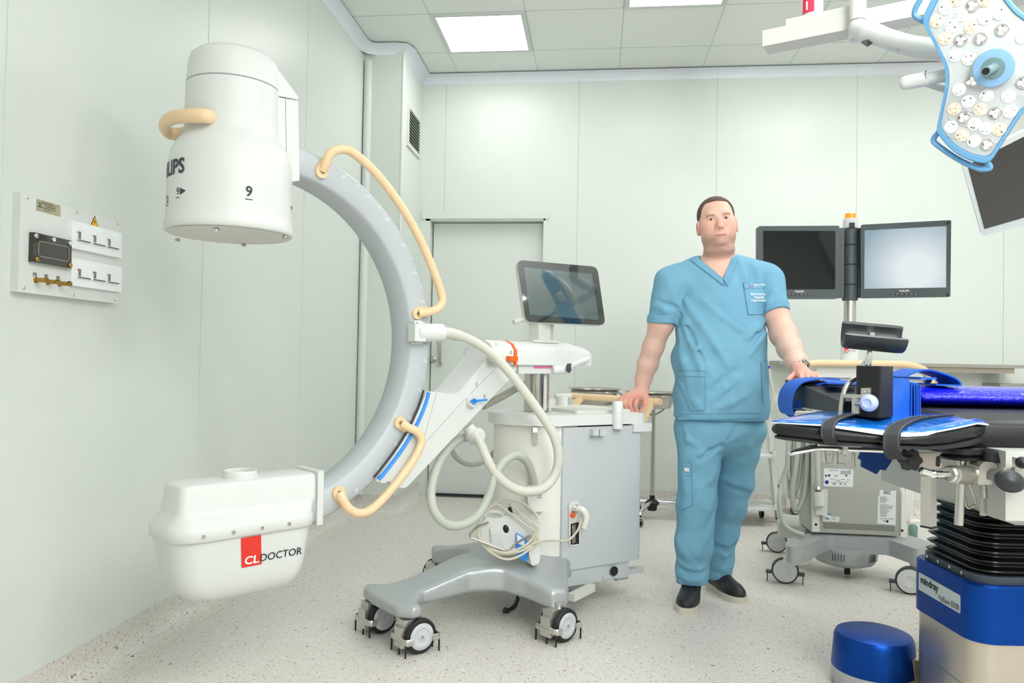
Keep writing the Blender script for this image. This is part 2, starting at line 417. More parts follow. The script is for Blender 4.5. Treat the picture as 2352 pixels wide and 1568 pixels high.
zA, zB = wq(67, 533).z, wq(67, 601).z
a, b = wq(78, 553), wq(147, 600); bm = B()
tube(bm, rounded([(X1+.0145, a.y, zA-.022), (X1+.0145, b.y, zA-.022), (X1+.0145, b.y, zB+.018), (X1+.0145, a.y, zB+.018)], .012, 4), .0022, 6, closed=True); obj('window_gasket', bm, mat('gasket', (120, 120, 112), .4), w_)
for x, y, m_ in ((72, 536, chrome), (112, 546, chrome), (150, 555, chrome), (73, 596, brass), (150, 610, brass)):
    bm = B(); p = wq(x, y); lathe(bm, [(.001, .014), (.007, .014), (.007, .018), (.005, .02), (.001, .02)], (X1, p.y, (zA-.009) if m_ is chrome else (zB+.009)), (1, 0, 0), 16); obj('window_screw', bm, m_, w_)
lid_m = mat('socket white', (244, 246, 248), .3)
for k, (yy0, yy1) in enumerate(((506, 590), (592, 672))):
    f_ = pbox(159, yy0, 270, yy1-(0 if k else 0), .012, lid_m, 'socket_frame', .006)
    # the box is seen obliquely: take its corners as drawn
    c0 = wq(157, 505 if k == 0 else 592); c1 = wq(271, 592 if k == 0 else 671)
    ymin, ymax = c0.y, c1.y; zt = (wq(157, 505 if k == 0 else 592).z+wq(271, 535 if k == 0 else 613).z)/2; zb2 = (wq(157, 570 if k == 0 else 655).z+wq(271, 592 if k == 0 else 671).z)/2
    bpy.data.objects.remove(f_); bm = B(); box(bm, (X1+.006, (ymin+ymax)/2, (zt+zb2)/2), (.012, ymax-ymin, zt-zb2), bev=.006); f_ = obj('socket_frame', bm, lid_m, t)
    w3 = (ymax-ymin-.03)/3
    for i in range(3):
        yc_ = ymin+.015+w3*(i+.5); bm = B(); box(bm, (X1+.014, yc_, (zt+zb2)/2), (.006, w3-.012, zt-zb2-.05), bev=.002)
        box(bm, (X1+.0162, yc_, zb2+.027), (.006, w3-.016, .003), mi=1); box(bm, (X1+.0173, yc_-w3*.3, zt-.042), (.0006, .012, .022), mi=2); box(bm, (X1+.0173, yc_-w3*.42, zt-.034), (.0008, .004, .004), mi=3)
        obj('socket_lid', bm, [lid_m, dark, mat('tag grey', (120, 128, 132), .5), red], f_)
    if k == 0:
        for i in range(3): bm = B(); box(bm, (X1+.0122, ymin+.03+w3*(i+.45), zt-.012), (.001, .006, .003)); obj('indicator_lamp', bm, mat('green led', (120, 240, 170), .5, emit=1.5), f_)
for i, (x, y) in enumerate(((82, 645), (109, 649), (136, 653))):
    p = wq(x, y-2); bm = B(); lathe(bm, [(.001, 0), (.009, 0), (.009, .003), (.0065, .004), (.0065, .024), (.005, .025), (.005, .028), (.0075, .030), (.008, .034), (.0065, .038), (.001, .039)], (X1, p.y, p.z), (1, 0, 0), 18); obj('earth_pin', bm, brass, t)
    bm = B(); q = wq((80, 106, 133)[i], (631, 635, 639)[i]); write(bm, 'PE', .016, plane_fn((X1+.0006, q.y, q.z), (0, 1, 0), (0, 0, 1)), .01); obj('lettering', bm, inkb, t)
# nameplate and hazard sign
a, b = wq(84, 456), wq(138, 498); pn = plane_fn((X1+.001, (a.y+b.y)/2, (wq(84, 470).z+wq(138, 484).z)/2), (0, 1, 0), (0, 0, 1)); wy = b.y-a.y
hz = (wq(84, 456).z-wq(84, 483).z)/2
bm = B(); quad(bm, [pn(-wy/2, -hz), pn(wy/2, -hz), pn(wy/2, hz), pn(-wy/2, hz)])
npl = obj('nameplate', bm, mat('gold plate', (186, 178, 150), .35, .5), t)
bm = B(); pn2 = lambda dx, dy: (lambda x, y: pn(x+dx, y+dy)+V((.0006, 0, 0)))
write(bm, 'Электрощитовая панель', hz*.30, pn2(-wy*.05, hz*.68), 0, .8); write(bm, 'МОЭЛЕКТРОСЕРВИС', hz*.32, pn2(wy*.06, hz*.05), .01, .8); write(bm, 'номер   2021', hz*.30, pn2(-wy*.05, -hz*.62), 0, .9); write(bm, 'ЗС', hz*.7, pn2(-wy*.37, hz*.0), .02, .8, mi=1)
for yy in (hz*.4, -hz*.3): quad(bm, [pn(-wy*.47, yy)+V((.0006, 0, 0)), pn(wy*.3, yy)+V((.0006, 0, 0)), pn(wy*.3, yy+.0012)+V((.0006, 0, 0)), pn(-wy*.47, yy+.0012)+V((.0006, 0, 0))])
obj('lettering', bm, [inkb, mat('plate green', (60, 120, 60), .5)], npl)
bm = B(); q = wq(217, 509); pf = plane_fn((X1+.0008, q.y, q.z), (0, 1, 0), (0, 0, 1)); quad(bm, [pf(-.02, -.016), pf(.02, -.016), pf(0, .02)], 1); quad(bm, [pf(-.016, -.0135)+V((.0004, 0, 0)), pf(.016, -.0135)+V((.0004, 0, 0)), pf(0, .0155)+V((.0004, 0, 0))])
pz = plane_fn((X1+.0016, q.y, q.z), (0, 1, 0), (0, 0, 1)); quad(bm, [pz(.002, .009), pz(-.004, -.002), pz(-.001, -.002)], 1); quad(bm, [pz(0, .001), pz(.004, .001), pz(-.002, -.011)], 1)
obj('hazard_sign', bm, [mat('hazard yellow', (240, 170, 40), .5), inkb], t)
# the white corner of a housing that reaches in at the left edge
p = at(-10, 1108, 2.2); bm = B(); box(bm, p+R0*-.06, (.16, .1, .055), Matrix.Rotation(YAW, 3, 'Z') @ Matrix.Rotation(.1, 3, 'Y'), bev=.018, seg=4)
box(bm, p+R0*-.08+V((0, 0, .028)), (.1, .07, .03), Matrix.Rotation(YAW, 3, 'Z'), bev=.01, seg=3)
tag(obj('equipment_corner', bm, white), 'white rounded end of a device reaching in at the left edge', 'device corner')
# ---------------------------------------------------------------- signed-distance sculpting (organic shapes)
def vlen(P): return np.sqrt((P*P).sum(1))
class RC:      # tapered capsule
    def __init__(s, a, b, r0, r1=None, k=.02, op='u'): s.a, s.b = np.array(a, float), np.array(b, float); s.r0 = r0; s.r1 = r0 if r1 is None else r1; s.k = k; s.op = op
    def d(s, P):
        ba = s.b-s.a; h = np.clip(((P-s.a)@ba)/max(ba@ba, 1e-9), 0, 1); return vlen(P-s.a-h[:, None]*ba)-(s.r0+(s.r1-s.r0)*h)
class EL:      # ellipsoid with its own axes (rows of R)
    def __init__(s, c, r, R=None, k=.02, op='u'): s.c = np.array(c, float); s.r = np.array(r, float); s.R = np.eye(3) if R is None else np.array(R, float); s.k = k; s.op = op
    def d(s, P):
        q = (P-s.c)@s.R.T; k0 = vlen(q/s.r); k1 = vlen(q/(s.r*s.r)); return k0*(k0-1)/np.maximum(k1, 1e-6)
class BX:      # rounded box
    def __init__(s, c, h, rd, R=None, k=.02, op='u'): s.c = np.array(c, float); s.h = np.array(h, float)-rd; s.rd = rd; s.R = np.eye(3) if R is None else np.array(R, float); s.k = k; s.op = op
    def d(s, P):
        q = np.abs((P-s.c)@s.R.T)-s.h; return vlen(np.maximum(q, 0))+np.minimum(q.max(1), 0)-s.rd
class HS:      # half space
    def __init__(s, p, n, k=.004, op='i'): s.p = np.array(p, float); n = np.array(n, float); s.n = n/np.linalg.norm(n); s.k = k; s.op = op
    def d(s, P): return (P-s.p)@s.n
class FN:
    def __init__(s, f, k=.02, op='u'): s.f = f; s.k = k; s.op = op
    def d(s, P): return s.f(P)
def smin(a, b, k): h = np.maximum(k-np.abs(a-b), 0)/k; return np.minimum(a, b)-h*h*k*.25
def sdf_eval(prims, P):
    D = None
    for p in prims:
        d = p.d(P)
        if p.op == 'u': D = d if D is None else smin(D, d, p.k)
        elif p.op == 's': D = -smin(-D, d, p.k)
        elif p.op == 'i': D = -smin(-D, -d, p.k)
        elif p.op == 'a': D = D+d
    return D
def sdf_mesh(prims, lo, hi, h, nb=14, slack=1.5):
    lo = np.array(lo, float); n = np.ceil((np.array(hi)-lo)/(h*nb)).astype(int)
    g = np.stack(np.meshgrid(*[np.arange(m) for m in n], indexing='ij'), -1).reshape(-1, 3)
    cen = lo+(g+.5)*nb*h; hd = nb*h*.87
    D = np.abs(sdf_eval(prims, cen)); keep = g[D < hd*slack+.004]
    st = np.stack(np.meshgrid(*[np.arange(nb+1)]*3, indexing='ij'), -1).reshape(-1, 3)
    adds = [p for p in prims if p.op == 'u']
    ck, cp, ex = [], [], []
    corner = np.array([[i, j, k] for i in (0, 1) for j in (0, 1) for k in (0, 1)])
    edges = [(a, b) for a in range(8) for b in range(a+1, 8) if abs(corner[a]-corner[b]).sum() == 1]
    for b in keep:
        base = b*nb; c = lo+(base+nb/2)*h; pr = []
        dc = [abs(0) if p.op != 'u' else float(p.d(c[None])[0]) for p in prims]
        dm = min([v for v, p in zip(dc, prims) if p.op == 'u'])
        for p, v in zip(prims, dc):
            if p.op != 'u' or v < dm+2*hd*1.6+p.k*1.5 or v < hd*2: pr.append(p)
        P = lo+(base+st)*h; v = sdf_eval(pr, P).reshape((nb+1,)*3)
        if v.min() > 0 or v.max() < 0: continue
        cs = np.stack([v[i:nb+i, j:nb+j, k:nb+k] for i, j, k in corner], -1); ins = cs < 0
        m = ins.any(-1) & ~ins.all(-1); ix = np.argwhere(m)
        if not len(ix): continue
        cv = cs[m]; acc = np.zeros((len(ix), 3)); cnt = np.zeros(len(ix))
        for a, e in edges:
            va, ve = cv[:, a], cv[:, e]; s = (va < 0) != (ve < 0); t = np.where(s, va/np.where(s, va-ve, 1), 0)
            acc += np.where(s[:, None], corner[a]+(corner[e]-corner[a])*t[:, None], 0); cnt += s
        ck.append(base+ix); cp.append(lo+(base+ix+acc/cnt[:, None])*h)
        for ax in range(3):
            sl = [slice(0, nb)]*3; s2 = list(sl); s2[ax] = slice(1, nb+1); A, Bq = v[tuple(sl)] < 0, v[tuple(s2)] < 0
            q = np.argwhere(A != Bq); ex.append(np.c_[base+q, np.full(len(q), ax), A[tuple(q.T)]])
    ck = np.concatenate(ck); cp = np.concatenate(cp); ex = np.concatenate(ex)
    key = lambda a: ((a[:, 0]+4)*4096+(a[:, 1]+4))*4096+(a[:, 2]+4)
    kk = key(ck); o = np.argsort(kk); kk = kk[o]; cp = cp[o]; faces = []
    for ax in range(3):
        e = ex[ex[:, 3] == ax]; u, w = [(1, 2), (2, 0), (0, 1)][ax]; idx = []
        for du, dw in ((-1, -1), (0, -1), (0, 0), (-1, 0)):
            c = e[:, :3].copy(); c[:, u] += du; c[:, w] += dw; kq = key(c); i = np.searchsorted(kk, kq); i = np.minimum(i, len(kk)-1); idx.append(np.where(kk[i] == kq, i, -1))
        f = np.stack(idx, 1); fl = e[:, 4] == 0; f[fl] = f[fl][:, ::-1]; faces.append(f[(f >= 0).all(1)])
    return cp, np.concatenate(faces)
def sdf_obj(name, prims, lo, hi, h, m, parent=None, xf=None, color=None, sharp=180, relax=0, **kw):
    v, f = sdf_mesh(prims, lo, hi, h, **kw)
    if relax:      # even out the grid steps
        e = np.unique(np.sort(np.concatenate([f[:, [0, 1]], f[:, [1, 2]], f[:, [2, 3]], f[:, [3, 0]]]), 1), axis=0)
        for _ in range(relax):
            s = np.zeros_like(v); c = np.zeros(len(v)); np.add.at(s, e[:, 0], v[e[:, 1]]); np.add.at(s, e[:, 1], v[e[:, 0]]); np.add.at(c, e[:, 0], 1); np.add.at(c, e[:, 1], 1)
            v = v*.5+s/np.maximum(c, 1)[:, None]*.5
    me = bpy.data.meshes.new(name); w = v if xf is None else xf(v)
    me.from_pydata(w.tolist(), [], f.tolist()); me.materials.append(m)
    if color is not None:
        ca = me.color_attributes.new('tint', 'FLOAT_COLOR', 'POINT'); cc = np.c_[color(v), np.ones(len(v))].astype(np.float32); ca.data.foreach_set('color', cc.ravel())
    me.update(); me.shade_smooth()
    if sharp < 180: me.set_sharp_from_angle(angle=math.radians(sharp))
    return new(name, me, parent)
def poly_d(P2, poly):
    """signed distance of points to a 2D polygon"""
    poly = np.array(poly, float); d = np.full(len(P2), 1e9); s = np.ones(len(P2)); n = len(poly); j = n-1
    for i in range(n):
        a, b = poly[i], poly[j]; e = b-a; w = P2-a; t = np.clip((w@e)/(e@e), 0, 1); q = w-t[:, None]*e; d = np.minimum(d, (q*q).sum(1))
        c1 = P2[:, 1] >= a[1]; c2 = P2[:, 1] < b[1]; c3 = e[0]*w[:, 1] > e[1]*w[:, 0]
        s = np.where((c1 & c2 & c3) | (~c1 & ~c2 & ~c3), -s, s); j = i
    return s*np.sqrt(d)

# ---------------------------------------------------------------- mobile X-ray C-arm
AU = .68
U3 = V((math.sin(AU), math.cos(AU), 0)); V3 = V((math.cos(AU), -math.sin(AU), 0)); O3 = V((-.57, 3.0, 0))
def L3(s, t, z): return O3+U3*s+V3*t+V((0, 0, z))
def pl(x, y, t): return onP(x, y, O3+V3*t, V3)
UN, VN, ON = np.array(U3), np.array(V3), np.array(O3)
def stz_xf(v): return ON+v[:, :1]*UN+v[:, 1:2]*VN+v[:, 2:]*np.array([0, 0, 1.])
def stz(P): q = V(P)-O3; return (q.dot(U3), q.dot(V3), P[2])
carm = thing('c_arm_x_ray_machine', 'large white mobile X-ray C-arm with grey curved gantry on a silver wheeled base', 'x-ray machine', L3(.1, 0, 0))
# base: a long beam, a cross bar and two feet
outline = [(-.325, -.06), (-.298, -.165), (-.25, -.21), (-.19, -.13), (-.1, -.095), (.05, -.085), (.19, -.10), (.24, -.22), (.235, -.40), (.28, -.47), (.33, -.45), (.40, -.3), (.60, -.2), (.62, .2), (.45, .24), (.285, .395), (.24, .425), (.17, .40), (.15, .27), (.12, .19), (.02, .115), (-.17, .075), (-.225, .11), (-.25, .175), (-.30, .175), (-.34, .11)]
def base_f(P):
    s, t = P[:, 0], P[:, 1]; d2 = poly_d(P[:, :2], outline)+.010
    rise = np.clip((s+.28)/.42, 0, 1); rise = rise*rise*(3-2*rise); fall = np.clip((np.abs(t)-.15)/.24, 0, 1)
    zt = .170+.072*rise*(1-.8*fall); zb = .122+.022*rise*(1-fall)-.012*fall
    zm = (zt+zb)/2; th = (zt-zb)/2
    q = np.stack([d2+.018, np.abs(P[:, 2]-zm)-th+.018], 1); return vlen(np.maximum(q, 0))+np.minimum(q.max(1), 0)-.018
sdf_obj('base', [FN(base_f)], (-.42, -.55, .04), (.7, .55, .3), .008, silver, carm, stz_xf, relax=2)
# twin-wheel casters with cable deflectors
def caster(c, ang, R=.062):
    """c: floor point; ang: heading of the axle"""
    ax = V((math.cos(ang), math.sin(ang), 0)); fw = V((-ax.y, ax.x, 0)); z = V((0, 0, 1)); c = V(c)
    bm = B(); A = Matrix((fw, ax, z)).transposed()
    box(bm, c+z*(R+.035)-fw*.018, (.085, .05, .05), A, bev=.018, seg=4); box(bm, c+z*(R*1.0)-fw*.062, (.022, .05, .07), A, bev=.008, seg=3)
    cyl(bm, c+z*(R+.03), c+z*(R+.078), .02, seg=16)
    o = obj('caster', bm, satin, carm)
    for sd in (-1, 1):
        m = c+ax*(sd*.03)+z*R; bm = B()
        lathe(bm, [(R*.62, -.016), (R*.9, -.016), (R*.985, -.011), (R, -.004), (R, .004), (R*.985, .011), (R*.9, .016), (R*.62, .016), (R*.62, -.016)], m, ax*sd, 40, cap=False); w = obj('tyre', bm, rubber, o)
        bm = B(); lathe(bm, [(.001, -.013), (R*.72, -.013), (R*.76, .0165), (R*.72, .0185), (R*.52, .0195), (R*.48, .0175), (.012, .0175), (.009, .0195), (.001, .0195)], m, ax*sd, 40); obj('hub_cap', bm, grey_paint, o)
        bm = B(); lathe(bm, [(.001, .019), (.0055, .019), (.0055, .0208), (.001, .0215)], m, ax*sd, 12); obj('axle_screw', bm, steel, o)
    for sd in (-1, 1):
        bm = B(); k = R+.008
        tube(bm, rounded([c+z*(R*.86)+fw*(sd*(R-.022))-ax*.056, c+z*(R*.86)+fw*(sd*k)-ax*.056, c+z*(R*.86)+fw*(sd*k)+ax*.056, c+z*(R*.86)+fw*(sd*(R-.022))+ax*.056], .014, 4, False), .012, 8, flat=.35, up=z); obj('deflector_bracket', bm, satin, o)
    for sd in (-1, 1):
        for e in (-.95, .1, .95): bm = B(); box(bm, c+z*(R*.42)+fw*(sd*(k-.002))+ax*(e*.054), (.005, .004, R*.8), A); obj('deflector_bristle', bm, black, o)
ca = math.atan2(V3.y, V3.x)
for (x, y), a in (((1283, 1472), -.70), ((952, 1498), -.82), ((866, 1452), -.74), ((0, 0), -.4)):
    p = onZ(x, y, 0)+F0*.02 if x else L3(.285, -.41, 0)
    caster(p, a)
# rounded drop of the steering gear under the base
bm = B(); tube(bm, [onZ(1190, 1372, .09), onZ(1182, 1392, .05), onZ(1168, 1402, .035), onZ(1157, 1400, .03)], .012, 8, 5, flat=.4); obj('drag_strap', bm, black, carm)
# trolley body
BT = .925; UT = V((math.sin(BT), math.cos(BT), 0)); VT = V((math.cos(BT), -math.sin(BT), 0)); T0 = L3(.49, 0, 0)
def LT(p, q, z): return T0+UT*p+VT*q+V((0, 0, z))
def col2(pts, z0, z1, bm, bev=.01, seg=3, rr=0):
    P = [LT(p, q, 0) for p, q in pts]
    if rr: P = rounded(P, rr, 5)
    prism(bm, [V((p.x, p.y, z0)) for p in P], (0, 0, z1-z0), bev, seg)
bm = B(); fr = [(-.03, .2), (-.13, .15), (-.19, .04), (-.19, -.04), (-.13, -.15), (-.03, -.2), (.08, -.21), (.08, .2)]
col2(fr, .2, .775, bm, .006, 2, [.03, .04, .05, .05, .04, .03, .0, .0]); obj('front_cover', bm, cream_white, carm)
bm = B(); col2([(0, .212), (.05, .222), (.42, .222), (.42, -.222), (0, -.21)], .175, .768, bm, .008, 2, [.005, .02, .02, .02, .005])
panel = obj('side_panel', bm, mat('panel grey', (189, 195, 198), .42), carm)
for r_ in range(5):
    for k in range(4):
        P = LT(.09+.095*k-(.02*(r_ % 2) if 0 else 0), .2225, .68-.115*r_)
        if r_ == 3 and k == 0: continue
        bm = B(); lathe(bm, [(.001, .0002), (.0115, .0002), (.0125, .0006), (.0135, .0)], P, VT, 18); obj('dimple', bm, MATS['panel grey'], panel)
bm = B(); col2([(.03, .214), (.36, .214), (.36, -.2), (.03, -.2)], .105, .2, bm, .01, 2); obj('lower_skirt', bm, MATS['panel grey'], carm)
bm = B(); col2([(.41, .19), (.455, .17), (.465, 0), (.455, -.17), (.41, -.19)], .2, .70, bm, .012, 3); obj('rear_cover', bm, off_white, carm)
# hook, bracket clip, inner connector bay
a_, b_ = LT(.0, .223, 0), LT(.4, .223, 0); pn_ = VT
def pp(x, y, off=0): return onP(x, y, LT(0, .222+off, 0), VT)
bm = B()
for x0, x1 in ((1354, 1366), (1369, 1383)):
    a, b = pp(x0, 985), pp(x1, 999); c = (a+b)/2; box(bm, c+VT*.014, ((b-a).dot(UT), .03, abs(a.z-b.z)), Matrix((UT, VT, V((0, 0, 1)))).transposed(), bev=.005)
obj('cable_clip', bm, grey_paint, panel)
bm = B(); c = [pp(1306, 1160), pp(1312, 1151), pp(1322, 1148), pp(1331, 1152), pp(1333, 1245), pp(1325, 1254), pp(1309, 1254), pp(1306, 1245)]
prism(bm, rounded(c, .006, 3), VT*.002); obj('connector_bay', bm, off_white, panel)
bm = B(); prism(bm, [p+VT*.0025 for p in [pp(1310, 1203), pp(1328, 1198), pp(1329, 1248), pp(1310, 1250)]], VT*.0015); s_ = obj('socket_strip', bm, black, panel)
bm = B(); prism(bm, [p+VT*.0045 for p in [pp(1312, 1205), pp(1320, 1203), pp(1320, 1245), pp(1312, 1247)]], VT*.0015); obj('socket_plate', bm, steel, panel)
for i, y in enumerate((1213, 1226, 1238)):
    bm = B(); P = pp(1316, y, .005); lathe(bm, [(.001, 0), (.005, 0), (.005, .006), (.001, .006)], P, VT, 14); obj('socket', bm, brass if i == 1 else steel, panel)
P = pp(1314, 1182, .002); bm = B(); lathe(bm, [(.001, 0), (.011, 0), (.011, .01), (.008, .014), (.001, .014)], P, VT, 18); obj('orange_knob', bm, orange, panel)
P = pp(1318, 1166, .002); bm = B(); lathe(bm, [(.001, 0), (.014, 0), (.014, .012), (.0165, .012), (.0165, .02), (.013, .02), (.013, .03), (.001, .03)], P, VT, 20); obj('chrome_connector', bm, chrome, panel)
bm = B(); tube(bm, [P+VT*.02, P+VT*.05+UT*.01, P+VT*.055+UT*.025+V((0, 0, -.03)), P+VT*.045+UT*.02+V((0, 0, -.075))], .013, 12, 6); obj('cable_plug', bm, cream_white, panel)
bm = B(); a, b = LT(-.085, .186, .765), LT(-.085, .186, .66)
nn = (LT(-.13, .15, 0)-LT(-.03, .2, 0)).normalized(); out = V((nn.y, -nn.x, 0)); out = out if out.dot(VT) > 0 else -out
h0 = onP(1228, 972, LT(-.08, .175, 0)+out*.004, out); h1 = onP(1229, 1022, LT(-.08, .175, 0)+out*.004, out)
ribbon(bm, [h0, h0*.5+h1*.5+out*.003, h1], -nn*.018, .003, 3); ribbon(bm, [h0+out*.002, h0*.6+h1*.4+out*.018], -nn*.018, .003, 3); obj('steel_hook', bm, steel, carm)
# top cover, console and column
bm = B(); tp = [(-.045, .222), (-.15, .165), (-.215, .05), (-.215, -.05), (-.15, -.165), (-.045, -.222), (.44, -.225), (.44, .225)]
col2(tp, .775, .82, bm, .008, 3, [.03, .05, .06, .06, .05, .03, .03, .03]); top = obj('top_cover', bm, white, carm)
bm = B(); col2([(.1, .17), (.4, .17), (.4, -.17), (.1, -.17)], .82, .834, bm, .005, 2, .02); obj('work_tray', bm, off_white, top)
bm = B(); col2([(.36, .235), (.47, .225), (.47, -.2), (.36, -.2)], .74, .775, bm, .01, 3); obj('rear_ledge', bm, white, carm)
bm = B(); P = onZ(1419, 958, .78)
P = LT(.27, .232, 0)
lathe(bm, [(.001, .757), (.023, .757), (.023, .789), (.0245, .79), (.0245, .83), (.023, .831), (.0225, .832), (.0225, .872), (.02, .876), (.001, .876)], P, seg=28); obj('parking_post', bm, white, carm)
for i, (px_, py_) in enumerate(((1262, 942), (1290, 936))):
    P = onZ(px_, py_, .82) if i == 0 else LT(.26, -.18, .82)
    bm = B(); lathe(bm, [(.001, 0), (.028, 0), (.028, .05), (.024, .056), (.001, .056)], (P.x, P.y, .82), seg=24); obj('cover_boss', bm, off_white, carm)
bm = B(); a, b = at(1275, 910, 3.75), at(1312, 910, 3.8); tube(bm, [a, b], .014, 10, flat=.6); a = at(1310, 909, 3.8); obj('brake_lever', bm, off_white, carm)
bm = B(); lathe(bm, [(.001, .80), (.066, .80), (.066, .822), (.056, .824), (.056, 1.02), (.001, 1.02)], T0, seg=48); column = obj('lift_column', bm, mat('polished steel', (200, 196, 188), .18, 1), carm)
ruler = mat('ruler strip', (206, 210, 212), .5)
bm = B(); rs = []
for z in (.83, 1.0): rs.append([T0+V((0, 0, z))+V((math.sin(AU+a-1.57), math.cos(AU+a-1.57), 0))*.0566 for a in np.linspace(3.05, 3.4, 6)])
loft(bm, rs, False, False)
for i in range(26):
    z = .835+i*.0064; L_ = .1 if i % 5 == 0 else .05
    q = [T0+V((0, 0, z+dz))+V((math.sin(AU+a-1.57), math.cos(AU+a-1.57), 0))*.057 for a, dz in ((3.38, 0), (3.38-L_, 0), (3.38-L_, .0012), (3.38, .0012))]; quad(bm, q, 1)
obj('height_scale', bm, [ruler, inkd], column)
# boom carriage on the column
A3 = Matrix((U3, V3, V((0, 0, 1)))).transposed()
def sbox(bm, s0, s1, t0, t1, z0, z1, bev=.006, seg=3): box(bm, L3((s0+s1)/2, (t0+t1)/2, (z0+z1)/2), (s1-s0, t1-t0, z1-z0), A3, bev=bev, seg=seg)
bm = B(); sbox(bm, .30, .60, -.075, .075, .99, 1.025, .006); lock = obj('swivel_block', bm, white, carm)
bm = B(); sbox(bm, .39, .58, .0755, .078, 1.013, 1.021, .0005, 1); obj('pink_stripe', bm, mat('pink stripe', (232, 110, 170), .5), lock)
bm = B(); x0, x1 = stz(pl(1186, 790, .09))[0], stz(pl(1360, 790, .09))[0]
prof = [(-.09, 1.026), (-.09, 1.085), (-.07, 1.112), (-.035, 1.126), (.035, 1.126), (.07, 1.112), (.09, 1.085), (.09, 1.026)]
rs = [[L3(s, t*k, 1.026+(z-1.026)*kz) for t, z in prof] for s, k, kz in ((x0, 1, 1), (x1-.11, 1, 1), (x1-.015, .99, .84), (x1, .97, .80))]
f = loft(bm, rs); bevel(bm, f, .006, 2, ang=25); boom = obj('boom_housing', bm, white, carm)
bm = B(); rs = [[L3(s, t*1.035, 1.024+(z-1.026)*1.03) for t, z in prof] for s in (x0-.012, x0+.003)]; loft(bm, rs); obj('orange_ring', bm, orange, boom)
bm = B(); rs = [[L3(s, t*1.0, 1.026+(z-1.026)*1.0) for t, z in prof] for s in (x0-.13, x0-.014)]; f = loft(bm, rs); bevel(bm, f, .006, 2, ang=25); obj('arm_head', bm, white, carm)
bm = B(); a, b = pl(1290, 848, .1), pl(1352, 824, .105)
tube(bm, [pl(1268, 850, .085), pl(1290, 848, .10), pl(1306, 846, .105)], .02, 14, 4); tube(bm, [pl(1304, 843, .11), b], .012, 12, flat=.7); lev = obj('lock_lever', bm, white, carm)
bm = B(); prism(bm, rounded([pl(1302, 835, .127), pl(1311, 834, .127), pl(1310, 842, .127), pl(1311, 850, .127), pl(1306, 857, .127), pl(1300, 850, .127)], .004, 3), V3*.004); obj('lever_tip', bm, mat('slate', (66, 78, 86), .5), lev)
bm = B(); a, b = pl(1166, 823, .1), pl(1184, 824, .1); box(bm, (a+b)/2, ((b-a).length, .03, .02), A3, bev=.004); box(bm, pl(1140, 823, .095), (.07, .02, .026), A3, bev=.008, mi=1); obj('orange_lever', bm, [orange, white], carm)
# L-arm: swept housing between boom and gantry
near = [(981, 898), (1050, 906), (1119, 822), (1131, 793), (1155, 787), (1184, 800), (1188, 845), (1178, 862), (932, 1121), (914, 1119), (893, 1103), (884, 1110), (864, 1105), (880, 1080), (905, 1045), (930, 1006), (950, 968), (966, 932)]
bm = B(); P = [pl(x, y, .075) for x, y in near]; P = rounded(P, [.01, .03, .06, .05, .03, .02, .02, .03, .02, .015, .008, .006, .006, 0, 0, 0, 0, 0], 4)
prism(bm, P, -V3*.145, .014, 3); larm = obj('l_arm', bm, white, carm)
bm = B()
for a, b in (((1054, 908), (978, 1065)),):
    pass
seam = [(1120, 838), (1060, 905), (1000, 972), (982, 1013), (952, 1082), (905, 1092)]
tube(bm, [pl(x, y, .0755) for x, y in ((1135, 850), (1060, 925), (980, 1012), (972, 1014), (1003, 900))], .0009, 4); obj('seam_line', bm, mat('seam grey', (150, 156, 158), .6), larm)
arc = [(980, 899), (974, 921), (964, 948), (951, 976), (936, 1003), (918, 1031), (898, 1058), (878, 1084), (866, 1098)]
bm = B(); tube(bm, [pl(x+4, y+2, .077) for x, y in arc], .0085, 8, 3, flat=.5, up=None); obj('blue_stripe', bm, blue, larm)
bm = B(); tube(bm, [pl(x-7, y-3, .0745) for x, y in arc], .004, 8, 3); obj('black_seal', bm, black, larm)
bm = B(); P = pl(1081, 921, .075); lathe(bm, [(.001, 0), (.026, 0), (.026, .012), (.022, .018), (.001, .018)], P, V3, 28); dial = obj('lock_dial', bm, white, larm)
bm = B(); P2 = P+V3*.019; lathe(bm, [(.001, 0), (.012, 0), (.012, .004), (.001, .004)], P2, V3, 20); a = pl(1081, 921, .096); b = pl(1119, 918, .096); box(bm, (a+b)/2, ((b-a).length, .004, .008), frame(V3.cross((b-a).normalized()), (b-a)), bev=.001); obj('blue_pointer', bm, blue, dial)
def padlock(bm, x, y, t, k=.0075, opn=0):
    c = pl(x, y, t); f = plane_fn(c, U3, (0, 0, 1)); pts = [f(-k*.6, 0), f(k*.6, 0), f(k*.6, -k), f(-k*.6, -k)]
    tube(bm, pts, .0006, 4, closed=True); tube(bm, [f(-k*.35, 0), f(-k*.35, k*.6), f(0, k*.95), f(k*.35, k*.6)]+([] if opn else [f(k*.35, 0)]), .0006, 4)
bm = B(); padlock(bm, 1095, 882, .0762, opn=1); padlock(bm, 1113, 910, .0762); padlock(bm, 1174, 808, .0912); padlock(bm, 1140, 790, .09, opn=1); obj('lock_symbol', bm, inkd, larm)
